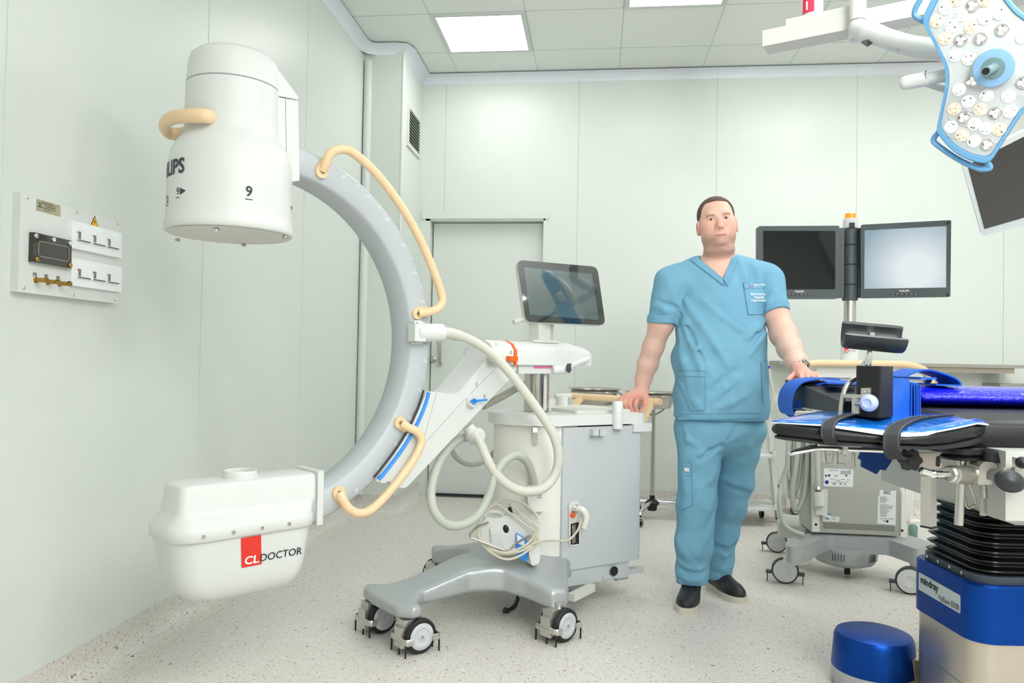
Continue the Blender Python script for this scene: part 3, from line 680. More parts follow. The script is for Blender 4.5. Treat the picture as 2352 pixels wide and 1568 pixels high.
# gantry
CS, CZ, RO, RI = -.794, 1.105, .628, .537
def arcpt(r, a, t): return L3(CS+r*math.cos(a), t, CZ+r*math.sin(a))
bm = B(); TW = .065; prof = [(RI+.012, -TW), (RI, -TW+.012), (RI, TW-.010), (RI+.010, TW), (RO-.008, TW), (RO, TW-.008), (RO, -TW+.008), (RO-.008, -TW)]
rs = [[arcpt(r, a, t) for r, t in prof] for a in np.radians(np.linspace(100, -92, 110))]; loft(bm, rs); gantry = obj('c_gantry', bm, cgrey, carm, sharp=50)
bm = B(); wm = mat('white marking', (236, 240, 242), .5)
for k in range(-9, 19):
    a = math.radians(k*5*1.046-17.1); L_ = .018 if k % 2 == 0 else .011; t = TW+.0006
    w = .0011/RO; quad(bm, [arcpt(RO-.009, a-w, t), arcpt(RO-.009-L_, a-w, t), arcpt(RO-.009-L_, a+w, t), arcpt(RO-.009, a+w, t)])
    if k % 2 == 0:
        o = arcpt(RO-.024, a+.011, t); rx = V3.cross(V((0, 0, 1))); er = (arcpt(RO, a, t)-arcpt(RI, a, t)).normalized(); write(bm, str(k*5), .0135, plane_fn(o, er, V3.cross(er)))
obj('angle_scale', bm, wm, gantry)
# beige handles on the gantry
def handle(path, ends, r=.0155):
    bm = B(); tube(bm, [pl(x, y, t) for x, y, t in path], r, 14, 6)
    h = obj('grab_handle', bm, beige, carm)
    for (x0, y0), (x1, y1) in ends:
        a, b = pl(x0, y0, TW+.005), pl(x1, y1, TW+.005); bm = B(); d = (b-a).normalized(); n = V3.cross(d); P = []
        for i in range(9): an = math.pi/2+math.pi*i/8; P.append(a+d*math.cos(an)*.022+n*math.sin(an)*.022)
        for i in range(9): an = -math.pi/2+math.pi*i/8; P.append(b+d*math.cos(an)*.018+n*math.sin(an)*.018)
        prism(bm, [p-V3*.005 for p in P], V3*.011, .003, 2); obj('mount_plate', bm, beige, h)
        bm = B(); lathe(bm, [(.001, 0), (.0065, 0), (.0065, .004), (.001, .004)], a+V3*.006, V3, 14); obj('screw', bm, steel, h)
handle([(741, 392, .072), (748, 376, .085), (757, 355, .095), (772, 345, .1), (790, 343, .1), (811, 351, .1), (855, 389, .1), (905, 450, .1), (955, 530, .1), (992, 612, .1), (1012, 668, .1), (1016, 692, .1), (1005, 708, .098), (985, 716, .09), (962, 719, .074)], (((738, 395), (746, 374)), ((958, 720), (975, 714))))
handle([(921, 972, .074), (938, 982, .085), (956, 990, .095), (967, 1005, .1), (966, 1022, .1), (948, 1058, .1), (910, 1110, .1), (870, 1155, .1), (845, 1174, .1), (822, 1178, .1), (802, 1168, .098), (789, 1150, .09), (779, 1134, .074)], (((917, 970), (936, 984)), ((777, 1130), (787, 1152))))
# cable head on the gantry
bm = B(); P = [pl(x, y, TW+.001) for x, y in ((944, 736), (960, 735), (972, 744), (972, 783), (960, 791), (945, 791))]; prism(bm, rounded(P, .006, 3), V3*.014, .003, 2)
tube(bm, [pl(955, 764, .085), pl(1014, 764, .085)], .034, 18, flat=.9); box(bm, pl(958, 764, .09), (.05, .04, .062), A3, bev=.012, seg=3); clamp = obj('cable_head', bm, white, carm)
for x, y in ((949, 741), (958, 741), (950, 786), (959, 786)):
    bm = B(); lathe(bm, [(.001, 0), (.0035, 0), (.0035, .002), (.001, .002)], pl(x, y, TW+.015), V3, 10); obj('screw', bm, steel, clamp)
# image intensifier
IS, IZ = -.922, 0
Cn = L3(IS, 0, 0)
bm = B(); lathe(bm, [(.001, 1.422), (.170, 1.422), (.187, 1.4235), (.191, 1.429), (.1915, 1.445), (.1885, 1.452), (.1865, 1.475), (.186, 1.56), (.1835, 1.63), (.176, 1.672), (.162, 1.7), (.148, 1.716), (.1425, 1.728), (.141, 1.77), (.1395, 1.88)], Cn, seg=72, cap=False)
ii = obj('image_intensifier', bm, white, carm, sharp=60)
bm = B(); lathe(bm, [(.1375, 1.88), (.1375, 1.884), (.139, 1.885), (.1345, 1.95), (.128, 1.972), (.112, 1.986), (.08, 1.994), (.001, 1.997)], Cn, seg=72); obj('top_cap', bm, white, ii, sharp=60)
bm = B(); lathe(bm, [(.138, 1.878), (.1393, 1.878), (.1393, 1.884), (.138, 1.884)], Cn, seg=72, cap=False); obj('seam_line', bm, MATS['seam grey'], ii)
bm = B(); lathe(bm, [(.001, 1.4205), (.181, 1.4205), (.181, 1.4216), (.001, 1.4216)], Cn, seg=72); obj('entrance_face', bm, mat('detector face', (214, 211, 204), .5), ii)
for x, y, m_ in ((408, 547, steel), (560, 559, steel), (655, 541, steel), (497, 524, chrome)):
    P = onZ(x, y, 1.42); bm = B(); cyl(bm, P, P-V((0, 0, .01)), .008, seg=12, bev=.002); obj('locating_pin', bm, m_, ii)
# box linking the intensifier to the gantry
bm = B(); P = [pl(x, y, .095) for x, y in ((575, 140), (615, 150), (634, 153), (685, 222), (685, 229), (575, 208))]; Q = [p-V3*.19 for p in P]
prism(bm, P, Q, .008, 3); obj('link_cap', bm, white, ii)
bm = B(); P = [pl(x, y, .095) for x, y in ((560, 210), (685, 231), (688, 414), (664, 418), (660, 380), (600, 330), (560, 330))]; prism(bm, P, -V3*.19, .006, 2); obj('link_box', bm, white, ii)
bm = B(); tube(bm, [pl(656, 226, .0957), pl(658, 370, .0957)], .001, 4); obj('link_seam', bm, MATS['seam grey'], ii)
bm = B(); P = [(485, 268), (448, 263), (410, 262), (385, 270), (374, 288), (378, 306), (395, 313), (416, 312)]
D_ = (Cn-CAM).dot(F0)
tube(bm, [at(485, 268, D_-.14), at(468, 266, D_-.165), at(425, 266, D_-.15), at(393, 272, D_-.1), at(377, 288, D_-.045), at(385, 303, D_+.01), at(405, 308, D_+.03), at(425, 306, D_+.04)], .0215, 14, 6, flat=.75); obj('grab_handle', bm, beige, ii)
def cylfn(ang, z, r=.1872):
    """text wrapped on the intensifier; ang 0 faces the camera"""
    b = math.atan2(CAM.y-Cn.y, CAM.x-Cn.x)
    return lambda x, y: Cn+V((math.cos(b+ang+x/r)*r, math.sin(b+ang+x/r)*r, z+y))
bm = B()
write(bm, 'PHILIPS', .062, cylfn(-1.27, 1.597, .1865), .025, .95)
write(bm, '9', .042, cylfn(.27, 1.528, .1868), .025); write(bm, '9', .03, cylfn(-.9, 1.523, .1868), .015); write(bm, '12', .03, cylfn(-1.28, 1.507, .1868), .015); write(bm, '3', .03, cylfn(1.44, 1.507, .1868), .015)
def cq(fn, pts): quad(bm, [fn(x, y) for x, y in pts])
for an, w, zz in ((.27, .011, 1.504), (-.9, .008, 1.504), (-1.28, .014, 1.489)): cq(cylfn(an, zz, .187), [(-w, 0), (w, 0), (w, .003), (-w, .003)])
cq(cylfn(-.79, 1.523, .187), [(-.011, -.011), (-.011, .011), (.013, 0)]); cq(cylfn(1.3, 1.515, .187), [(.008, -.009), (.008, .009), (-.01, 0)])
obj('lettering', bm, inkd, ii)
# X-ray tube housing
def rring(s0, s1, t, z, r, n=8):
    """rounded rectangle ring in the gantry frame"""
    out = []
    for cx, cy, a0 in ((s1-r, t-r, 0), (s0+r, t-r, 90), (s0+r, -t+r, 180), (s1-r, -t+r, 270)):
        for k in range(n+1): a = math.radians(a0+90*k/n); out.append(L3(cx+r*math.cos(a), cy+r*math.sin(a), z))
    return out
bm = B(); rs = [rring(-1.113, -.655, .125, .502, .07), rring(-1.118, -.65, .13, .506, .075), rring(-1.118, -.65, .13, .536, .075), rring(-1.112, -.655, .124, .545, .07), rring(-1.092, -.64, .088, .572, .035), rring(-1.087, -.632, .082, .584, .028), rring(-1.079, -.632, .073, .65, .022), rring(-1.076, -.634, .069, .658, .02), rring(-1.068, -.64, .06, .661, .016)]
loft(bm, rs); th = obj('x_ray_tube_housing', bm, white, carm, sharp=60)
bm = B(); rs = []
for z, e in ((.5005, .0), (.42, .012), (.38, .018), (.355, .027), (.335, .04), (.32, .058), (.311, .085), (.308, .11)): rs.append(rring(-1.108+e*1.25, -.66-e*.75, .12-e*.62, z, max(.066-e*.2, .02)))
loft(bm, rs); lower = obj('lower_shell', bm, white, th, sharp=60)
bm = B(); lathe(bm, [(.058, .66), (.052, .664), (.0505, .68), (.048, .684), (.0445, .682), (.043, .664), (.001, .662)], L3(-.868, 0, 0), seg=48); ring = obj('beam_port', bm, white, th)
bm = B(); lathe(bm, [(.001, .663), (.043, .663), (.043, .665), (.001, .665)], L3(-.868, 0, 0), seg=40); obj('beam_window', bm, mat('port aluminium', (182, 186, 190), .3, .6), th)
bm = B(); sbox(bm, -.634, -.612, -.075, .075, .49, .668, .005); obj('mounting_plate', bm, white, th)
for s_ in (-1.035, -.945, -.855, -.765):
    bm = B(); lathe(bm, [(.001, 0), (.0062, 0), (.0062, .002), (.001, .0028)], L3(s_, .1295, .521), V3, 14); obj('screw', bm, steel, th)
# clinic sign on the lower shell
def shell_pt(x, y): 
    p = pl(x, y, .12); z = p.z; e = np.interp(z, [.308, .311, .32, .335, .355, .38, .42, .5005], [.11, .085, .058, .04, .027, .018, .012, 0]); return pl(x, y, .12-e*.62+.0012)
bm = B(); r4 = [(553.5, 1236), (599.5, 1228), (601, 1295), (555, 1304)]; rows = []
for i in range(7):
    v = i/6; rows.append([shell_pt(r4[0][0]*(1-u)*(1-v)+r4[1][0]*u*(1-v)+r4[2][0]*u*v+r4[3][0]*(1-u)*v, r4[0][1]*(1-u)*(1-v)+r4[1][1]*u*(1-v)+r4[2][1]*u*v+r4[3][1]*(1-u)*v) for u in (0, .5, 1)])
grid_sheet(bm, rows, .0008); sg = obj('red_sign', bm, red, lower)
def sh_fn(x0, y0):
    c = stz(shell_pt(x0, y0))
    def f(x, y):
        z = c[2]+y; e = np.interp(z, [.308, .311, .32, .335, .355, .38, .42, .5005], [.11, .085, .058, .04, .027, .018, .012, 0]); return L3(c[0]+x, .12-e*.62+.0025, z)
    return f
bm = B(); write(bm, 'CL', .034, sh_fn(578, 1286), .025, 1.15); obj('lettering', bm, mat('sign white', (245, 240, 238), .5), lower)
bm = B(); write(bm, 'DOCTOR', .0325, sh_fn(646, 1273), .004, 1.02); obj('lettering', bm, inkb, lower)
# touch screen on the boom
TD = 3.4; taz, tel = math.radians(24), math.radians(8.5)
n0 = V((math.sin(taz)*math.cos(tel), -math.cos(taz)*math.cos(tel), math.sin(tel))); tc0 = CAM+ray(1288, 674)*(TD/ray(1288, 674).dot(FW))
def tp_(x, y, off=0): return onP(x, y, tc0+n0*off, n0)
P = rounded([tp_(x, y) for x, y in ((1187, 597), (1371, 613), (1390, 747), (1207, 739))], .03, 6)
bm = B(); prism(bm, P, -n0*.035, .01, 3); scr = obj('touch_screen', bm, white, carm)
bm = B(); prism(bm, [p+n0*.0005 for p in P], n0*.004, .0015, 2); obj('glass_front', bm, mat('screen glass', (22, 26, 28), .03, ior=2.4), scr)
bm = B(); quad(bm, [tp_(x, y, .005) for x, y in ((1203, 613), (1359, 629), (1376, 735), (1217, 722))]); obj('display', bm, mat('display lit', (66, 82, 84), .03, ior=2.6, emit=.05), scr)
bm = B(); c = (tp_(1248, 748)-n0*.05); c1 = V((c.x, c.y, 1.13)); box(bm, V((c.x, c.y, 1.17)), (.075, .06, .12), A3, bev=.012, seg=3); box(bm, V((c.x, c.y, 1.13)), (.16, .09, .012), A3, bev=.004); obj('screen_post', bm, off_white, carm)
bm = B(); box(bm, V((c.x, c.y, 1.17))+U3*.05, (.03, .05, .12), A3, bev=.012, seg=3); obj('post_cover', bm, hose_g, carm)
bm = B(); a = tp_(1212, 734, -.02); tube(bm, [a, a-R0*.03+F0*.0, tp_(1180, 740, -.02)], .011, 10, 4); obj('screen_grip', bm, off_white, scr)
bm = B(); 
push_near, push_far = at(1518, 924, 3.5), at(1314, 908, 3.9); push_near.z = push_far.z = (push_near.z+push_far.z)/2
tube(bm, [push_far, push_far*.7+push_near*.3, push_far*.3+push_near*.7, push_near], .0165, 14, 4, flat=.8)
for k, dz in ((.12, .07), (.9, .115)):
    p = push_far*(1-k)+push_near*k; q = p-UT*.07-V((0, 0, dz)); box(bm, (p+q)/2, (.035, .022, (p-q).length), frame(q-p, VT), bev=.006)
obj('push_handle', bm, beige, carm)
bm = B(); p = push_far*.12+push_near*.88; box(bm, p-V((0, 0, .025)), (.03, .03, .03), A3, bev=.005); obj('release_button', bm, off_white, carm)
# hoses
def hose(name, pts, r, m, n=8, seg=14): bm = B(); tube(bm, pts, r, seg, n); return obj(name, bm, m, carm)
h1 = [(1014, 764, 0, .085), (1050, 768, 0, .085), (1095, 788, 0, .11), (1140, 822, 0, .15), (1190, 880, 0, .2), (1240, 948, 0, .26), (1272, 1000, 0, .3), (1283, 1050, 0, .31), (1272, 1095, 0, .3), (1245, 1122, 0, .29), (1205, 1128, 0, .27), (1165, 1112, 0, .22), (1130, 1075, 0, .15), (1105, 1022, 0, .09), (1092, 1000, 0, .06)]
hose('gantry_hose', [pl(x, y, t) for x, y, _, t in h1], .0185, hose_m)
hose('hose_sleeve', [pl(1012, 764, .085), pl(1032, 765, .085), pl(1056, 771, .09)], .022, hose_m)
h2 = [(1100, 1004, .03), (1062, 1006, .04), (1030, 1030, .06), (1003, 1075, .1), (990, 1130, .14), (998, 1175, .17), (1025, 1203, .19), (1060, 1205, .2), (1095, 1185, .21), (1120, 1145, .215), (1135, 1100, .22), (1155, 1062, .22), (1185, 1045, .22), (1210, 1060, .215), (1222, 1090, .2), (1228, 1118, .18)]
hose('looped_hose', [pl(x, y, t-.05) for x, y, t in h2], .0175, hose_g)
hose('back_hose', [pl(x, y, t) for x, y, t in ((1030, 985, -.15), (1032, 1020, -.2), (1050, 1052, -.22), (1080, 1066, -.24), (1112, 1058, -.24), (1138, 1035, -.22), (1150, 1010, -.2))], .0125, hose_g)
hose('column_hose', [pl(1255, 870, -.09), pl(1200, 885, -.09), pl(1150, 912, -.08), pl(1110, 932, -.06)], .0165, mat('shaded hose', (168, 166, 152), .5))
bm = B(); a, b = pl(1074, 978, .03), pl(1096, 1012, .045); tube(bm, [a, (a+b)/2, b], lambda t: .022+.008*t, 16, 4); lathe(bm, [(.001, -.03), (.03, -.03), (.033, -.02), (.033, .02), (.028, .028), (.018, .03), (.018, .035), (.001, .035)], pl(1092, 1000, .045), V3, 24); obj('hose_elbow', bm, white, carm)
# hose terminal on the front cover
tn = out; P0 = LT(-.08, .175, 0)
def fc(x, y, off=0): return onP(x, y, P0+out*off, out)
bm = B(); P = [fc(x, y) for x, y in ((1209, 1112), (1251, 1110), (1251, 1166), (1240, 1170), (1222, 1168), (1210, 1152))]; prism(bm, rounded(P, [.008, .008, .008, .015, .03, .02], 5), out*.05, .012, 3); term = obj('hose_terminal', bm, cream_white, carm)
bm = B(); quad(bm, [fc(x, y, .0505) for x, y in ((1232, 1127), (1247, 1126), (1247, 1147), (1232, 1148))]); obj('rating_label', bm, paper, term)
bm = B(); quad(bm, [fc(x, y, .051) for x, y in ((1236, 1127), (1247, 1126), (1247, 1130), (1236, 1131))]); obj('blue_label', bm, blue, term)
bm = B()
for y in (1135, 1138, 1142): quad(bm, [fc(x, yy, .051) for x, yy in ((1234, y), (1244, y), (1244, y+1.2), (1234, y+1.2))])
obj('label_print', bm, inkd, term)
# pedal and lower bracket at the rear wheel
bm = B(); pz = .13
P = [onZ(x, y, pz) for x, y in ((1360, 1313), (1386, 1321), (1478, 1303), (1470, 1297), (1440, 1302), (1412, 1307), (1382, 1311))]
prism(bm, P, (0, 0, -.02), .004, 2); obj('brake_pedal', bm, grey_paint, carm)
bm = B(); a = onZ(1425, 1320, .1); tube(bm, [a-UT*.03, a+UT*.03], .022, 14); obj('pedal_axle', bm, grey_paint, carm)
bm = B(); a, b = at(1312, 1372, 3.1), at(1360, 1348, 3.25); box(bm, (a+b)/2, ((b-a).length, .03, .03), frame(V3.cross((b-a).normalized()), b-a), bev=.004); obj('tie_bar', bm, off_white, carm)
bm = B(); P = pp(1410, 1311, .004); lathe(bm, [(.001, 0), (.02, 0), (.02, .004), (.001, .004)], P, VT, 20); obj('axle_hole', bm, black, carm)
# ---------------------------------------------------------------- foot switch hung on the trolley
FD = 3.06
def fs(x, y, off=0): return at(x, y, FD-off)
ft = thing('foot_switch', 'white foot switch with a blue pedal and coiled beige cable hung on the C-arm trolley', 'foot switch', fs(1170, 1265))
outl = [(1114, 1192), (1119, 1186), (1126, 1189), (1150, 1189), (1162, 1183), (1184, 1185), (1208, 1196), (1228, 1208), (1236, 1217), (1242, 1225), (1240, 1292), (1221, 1299), (1211, 1289), (1190, 1277), (1163, 1263), (1130, 1261), (1111, 1250), (1103, 1213), (1103, 1203)]
bm = B(); P = rounded([fs(x, y) for x, y in outl], .012, 4); prism(bm, P, F0*.05, .012, 3); obj('housing', bm, white, ft)
bm = B(); tube(bm, rounded([fs(x, y, -.02) for x, y in ((1117, 1192), (1114, 1178), (1121, 1174), (1149, 1175), (1156, 1180), (1153, 1192))], .01, 4, False), .0085, 10); obj('carry_grip', bm, white, ft)
bm = B(); P = [fs(x, y) for x, y in ((1125, 1209), (1148, 1210), (1160, 1262), (1130, 1256))]; prism(bm, rounded(P, .006, 3), -F0*.010, .003, 2); pd = obj('grey_pedal', bm, mat('pedal grey', (212, 216, 214), .45), ft)
bm = B(); P = [fs(x, y, .0101) for x, y in ((1126, 1210), (1148, 1210.5), (1151, 1227), (1140, 1230), (1128, 1226))]; prism(bm, P, -F0*.0015); obj('pedal_pad', bm, white, pd)
bm = B(); P = [fs(x, y, .001) for x, y in ((1185, 1222), (1206, 1235), (1212, 1242), (1212, 1288), (1196, 1282), (1185, 1272))]; prism(bm, rounded(P, .004, 3), -F0*.010, .003, 2); bp_ = obj('blue_pedal', bm, blue, ft)
bm = B(); P = [fs(x, y, .0115) for x, y in ((1187, 1226), (1204, 1237), (1205, 1254), (1188, 1247))]; prism(bm, P, -F0*.0012); obj('pedal_pad', bm, lid_m, bp_)
bm = B(); ball(bm, fs(1162, 1214, -.002), (.0125, .006, .018), 18, Matrix((R0, F0, V((0, 0, 1)))).transposed() @ Matrix.Rotation(-.25, 3, 'Y')); obj('black_button', bm, black, ft)
bm = B(); prism(bm, [fs(x, y, .001) for x, y in ((1188, 1191), (1206, 1200), (1219, 1208), (1214, 1209), (1196, 1200))], -F0*.0015); obj('slot', bm, dark, ft)
bm = B(); tube(bm, rounded([fs(x, y, o) for x, y, o in ((1121, 1200, .004), (1095, 1208, .05), (1078, 1229, .07), (1082, 1235, .07), (1158, 1263, .075), (1170, 1262, .075), (1188, 1245, .05), (1217, 1229, .002))], .02, 4, False), .0042, 8); obj('guard_bar', bm, steel, ft)
bm = B(); P = [fs(x, y, .004) for x, y in ((1221, 1232), (1240, 1227), (1239, 1290), (1222, 1297), (1214, 1270))]; prism(bm, rounded(P, .01, 3), -F0*.02, .008, 3); obj('heel_block', bm, white, ft)
bm = B(); cyl(bm, fs(1170, 1164, .0), fs(1174, 1178, .0), .0075, seg=12, bev=.001); obj('plug', bm, black, ft)
cab = [(1170, 1163, .0), (1169, 1157, .004), (1176, 1158, .012), (1192, 1176, .02), (1212, 1192, .03), (1232, 1208, .045), (1237, 1216, .05), (1225, 1247, .06), (1205, 1262, .07), (1180, 1268, .075), (1150, 1268, .075), (1120, 1254, .06), (1101, 1230, .04), (1100, 1205, .03), (1110, 1180, .02), (1128, 1163, .015), (1142, 1157, .012), (1165, 1173, .02), (1195, 1196, .03), (1222, 1214, .04), (1235, 1228, .05), (1233, 1245, .055), (1215, 1262, .065), (1190, 1278, .075), (1165, 1284, .08), (1140, 1276, .078), (1110, 1252, .06), (1097, 1222, .035), (1102, 1195, .02), (1120, 1168, .01), (1145, 1150, .005), (1165, 1146, .005), (1195, 1153, .01), (1222, 1170, .02), (1236, 1190, .03), (1235, 1212, .045), (1220, 1240, .06), (1196, 1258, .07), (1160, 1268, .075), (1125, 1262, .07), (1116, 1258, .065), (1150, 1272, .07), (1190, 1268, .07), (1215, 1253, .06), (1240, 1243, .055)]
P = [fs(x, y, o) for x, y, o in cab]; e_ = [pp(1275, 1241, .02), pp(1305, 1240, .04), pp(1325, 1220, .045), pp(1334, 1198, .045), P0*0+pp(1333, 1188, .045)]
bm = B(); tube(bm, P+e_, .0046, 8, 4); obj('coiled_cable', bm, cord_m, ft)

# ---------------------------------------------------------------- bowl stand by the back wall
SD = 5.13
sp = at(1498, 1150, SD); sx, sy = sp.x, sp.y
bs = thing('bowl_stand', 'steel two-bowl stand on castors by the back wall, behind the man', 'bowl stand', (sx, sy, 0))
zc = at(1498, 938, SD).z
bm = B(); cyl(bm, (sx, sy, .12), (sx, sy, zc-.02), .0135, seg=16); cyl(bm, (sx, sy, .5), (sx, sy, zc), .011, seg=16); obj('pole', bm, steel, bs)
bm = B(); lathe(bm, [(.001, .10), (.045, .10), (.05, .115), (.04, .125), (.018, .135), (.018, .16), (.001, .16)], (sx, sy, 0), seg=20); lathe(bm, [(.001, .06), (.03, .06), (.035, .1), (.001, .1)], (sx, sy, 0), seg=16); obj('base_hub', bm, black, bs)
for i in range(5):
    a = math.radians(-38+72*i); d = V((math.cos(a), math.sin(a), 0)); bm = B()
    if i == 0: d = (onZ(1542, 1195, 0)-V((sx, sy, 0))).normalized()
    L_ = .28
    tube(bm, [V((sx, sy, .115)), V((sx, sy, .112))+d*L_*.4, V((sx, sy, .095))+d*L_*.85, V((sx, sy, .07))+d*L_], lambda t: .017-.004*t, 10, 5, flat=.8); lg = obj('base_leg', bm, chrome, bs)
    e = V((sx, sy, 0))+d*L_; n = V((-d.y, d.x, 0)); bm = B(); lathe(bm, [(.001, -.016), (.021, -.016), (.026, -.01), (.026, .01), (.021, .016), (.001, .016)], e+V((0, 0, .026)), (.3*d+F0*-1), 20); obj('caster_wheel', bm, black, lg)
    bm = B(); lathe(bm, [(.019, .0165), (.023, .0165), (.023, .0175), (.019, .0175)], e+V((0, 0, .026)), (.3*d+F0*-1), 20, cap=False); obj('wheel_ring', bm, grey_paint, lg)
bc = [(1366, 900, 122), (1496, 910, 122)]
for (bx, by, bw), lab in zip(bc, ('steel bowl on the stand seen left of the man\'s hand', 'steel bowl on the stand half hidden by the man\'s forearm')):
    c = at(bx, by, SD); r = bw/2*SD/F; zt_ = at(bx, by-8, SD).z if bx < 1400 else at(bx, by-10, SD).z
    zb_ = zt_-.105
    bm = B(); prof = [(.001, zb_), (r*.70, zb_), (r*.74, zb_+.006), (r*.88, zt_-.012), (r*.97, zt_-.003), (r, zt_), (r*.985, zt_+.003), (r*.86, zt_-.01), (r*.72, zb_+.01), (r*.68, zb_+.005), (.001, zb_+.004)]
    lathe(bm, prof, (c.x, c.y, 0), seg=48); tag(obj('steel_bowl', bm, steel), lab, 'bowl', 'bowls on the stand')
    bm = B(); P = [V((c.x+math.cos(a)*r*.9, c.y+math.sin(a)*r*.9, zt_-.022)) for a in np.linspace(0, 2*math.pi, 29)[:-1]]; tube(bm, P, .0045, 8, closed=True); obj('bowl_ring', bm, steel, bs)
    bm = B(); e = V((c.x, c.y, zt_-.022)); d = (V((sx, sy, e.z))-e).normalized(); tube(bm, [e+d*r*.9-F0*0, V((sx, sy, zc-.03))*.5+(e+d*r*.9)*.5-V((0, 0, .03)), V((sx, sy, zc-.05))], .006, 8, 4); obj('ring_arm', bm, steel, bs)
# ---------------------------------------------------------------- white rack trolley behind the man
WD = 5.1
def wt(x, y, dd=0): return at(x, y, WD+dd)
rk = thing('rack_trolley', 'white open trolley with slanted shelves between the man and the hanging hoses', 'trolley', onZ(1786, 1192, 0))
for (a, b, nm) in (((1762, 962), (1774, 1040), 0), ((1770, 1040), (1784, 1182), 0), ((1757, 840), (1762, 962), 0)):
    pass
bm = B(); pts = [(1763, 930), (1771, 1040), (1783, 1160), (1788, 1184)]
for (x0, y0), (x1, y1) in zip(pts[:-1], pts[1:]):
    p, q = wt(x0, y0), wt(x1, y1); box(bm, (p+q)/2, (.028, .05, (p-q).length+.02), frame(q-p, R0), bev=.003)
obj('upright', bm, white, rk)
bm = B()
for (x0, y0), (x1, y1) in zip(pts[:-1], pts[1:]):
    p, q = wt(x0-165, y0, .1), wt(x1-165, y1, .1); box(bm, (p+q)/2, (.028, .05, (p-q).length+.02), frame(q-p, R0), bev=.003)
obj('upright', bm, white, rk)
for y, xr, nm in ((1052, 1782, 'shelf'), (1174, 1785, 'shelf')):
    bm = B(); a = [wt(1598, y-18, .22), wt(xr-16, y-18, .22), wt(xr, y-8, 0), wt(xr-8, y, -.16), wt(1598, y, -.16)]; z_ = a[3].z
    a = [V((p.x, p.y, z_)) for p in a]; prism(bm, a, (0, 0, .012), .002, 1)
    for p, q in ((a[1], a[2]), (a[2], a[3])): prism(bm, [p, q, q+V((0, 0, .035)), p+V((0, 0, .035))], (p-q).cross(V((0, 0, 1))).normalized()*.004)
    obj(nm, bm, white, rk)
bm = B(); p = wt(1774, 912); box(bm, p, (.06, .06, .045), bev=.006); obj('corner_bracket', bm, white, rk)
for x, y in ((1786, 1190), (1749, 1186)):
    p = onZ(x, y+2, 0); bm = B(); lathe(bm, [(.001, -.012), (.024, -.012), (.028, -.006), (.028, .006), (.024, .012), (.001, .012)], (p.x, p.y, .028), R0, 20); box(bm, (p.x, p.y, .055), (.02, .02, .03)); obj('caster', bm, black, rk)
p = wt(1748, 1030, .05); p.z = wt(1700, 1052, -.16).z+.068; bm = B(); box(bm, p, (.1, .12, .11), bev=.01); tag(obj('small_device', bm, off_white), 'small grey device on the white trolley, peeping out behind the man', 'device')
bm = B(); tube(bm, [at(1764, 842, 4.9), at(1769, 870, 4.9), at(1775, 905, 4.9), at(1771, 935, 4.9), at(1757, 985, 4.9), at(1750, 1030, 4.9)], .011, 10, 6); st_ = tag(obj('suction_tube', bm, hose_m), 'thin ivory tube with a blue tip hanging behind the man on the white trolley', 'tube')
bm = B(); cyl(bm, at(1764, 840, 4.9), at(1764, 846, 4.9), .013, seg=12); obj('tube_tip', bm, mat('tip blue', (60, 50, 220), .4), st_)
# wall shelf
sf = thing('wall_shelf', 'long grey wall shelf with a drawer box under it on the back wall', 'shelf', (onY(2080, 842, YB-.2).x, YB, onY(2080, 842, YB-.2).z))
ys = YB-.3; a, b = onY(1790, 833, ys), onY(2352, 843, ys); zt_ = onY(2230, 840, ys).z; bm = B(); box(bm, ((a.x+b.x)/2, YB-.15, zt_), (b.x-a.x, .3, .022), bev=.002); obj('shelf_board', bm, mat('shelf grey', (158, 156, 146), .5), sf)
a, b = onY(2116, 845, ys), onY(2334, 848, ys); bm = B(); box(bm, ((a.x+b.x)/2, YB-.14, zt_-.028), (b.x-a.x, .28, .036), bev=.002); obj('drawer_box', bm, mat('taupe drawer', (172, 162, 148), .5), sf)
a, b = onY(2290, 884, ys+.1), onY(2420, 888, ys+.1); bm = B(); box(bm, ((a.x+b.x)/2, YB-.12, a.z), (b.x-a.x, .24, .02)); tag(obj('low_shelf', bm, MATS['shelf grey']), 'short grey wall shelf just above the blue gel pad at the right edge', 'shelf')

# ---------------------------------------------------------------- monitor cart
MC = thing('monitor_cart', 'grey monitor cart with two monitors, orange beacon and hanging hoses behind the table', 'monitor cart', onZ(1955, 1320, 0))
def mon(name, cor, D, az, el, scr_m, btn):
    cen = (sum(c[0] for c in cor)/4, sum(c[1] for c in cor)/4); az, el = math.radians(az), math.radians(el)
    n = V((math.sin(az)*math.cos(el), -math.cos(az)*math.cos(el), math.sin(el))); P0 = CAM+ray(*cen)*D
    f = lambda x, y, o=0: onP(x, y, P0+n*o, n)
    P = [f(*c) for c in cor]; bm = B(); prism(bm, rounded(P, .008, 3), -n*.055, .006, 2); o = obj('monitor', bm, dark, MC)
    ins = lambda l, r_, t_, b_: [(cor[0][0]+l, cor[0][1]+t_), (cor[1][0]-r_, cor[1][1]+t_), (cor[2][0]-r_, cor[2][1]-b_), (cor[3][0]+l, cor[3][1]-b_)]
    return o, f, n
scr_k = mat('dark screen', (16, 18, 20), .06, coat=.5)
m1, f1, n1 = mon('monitor', [(1742, 519), (1928, 518), (1928, 685), (1742, 685)], 3.85, 2, 0, scr_k, 0)
bm = B(); quad(bm, [f1(x, y, .001) for x, y in ((1753, 530), (1919, 530), (1918, 664), (1753, 664))]); obj('screen', bm, scr_k, m1)
m2, f2, n2 = mon('monitor', [(1977, 516), (2185, 505), (2183, 682), (1977, 685)], 3.8, -19, -4, scr_k, 0)
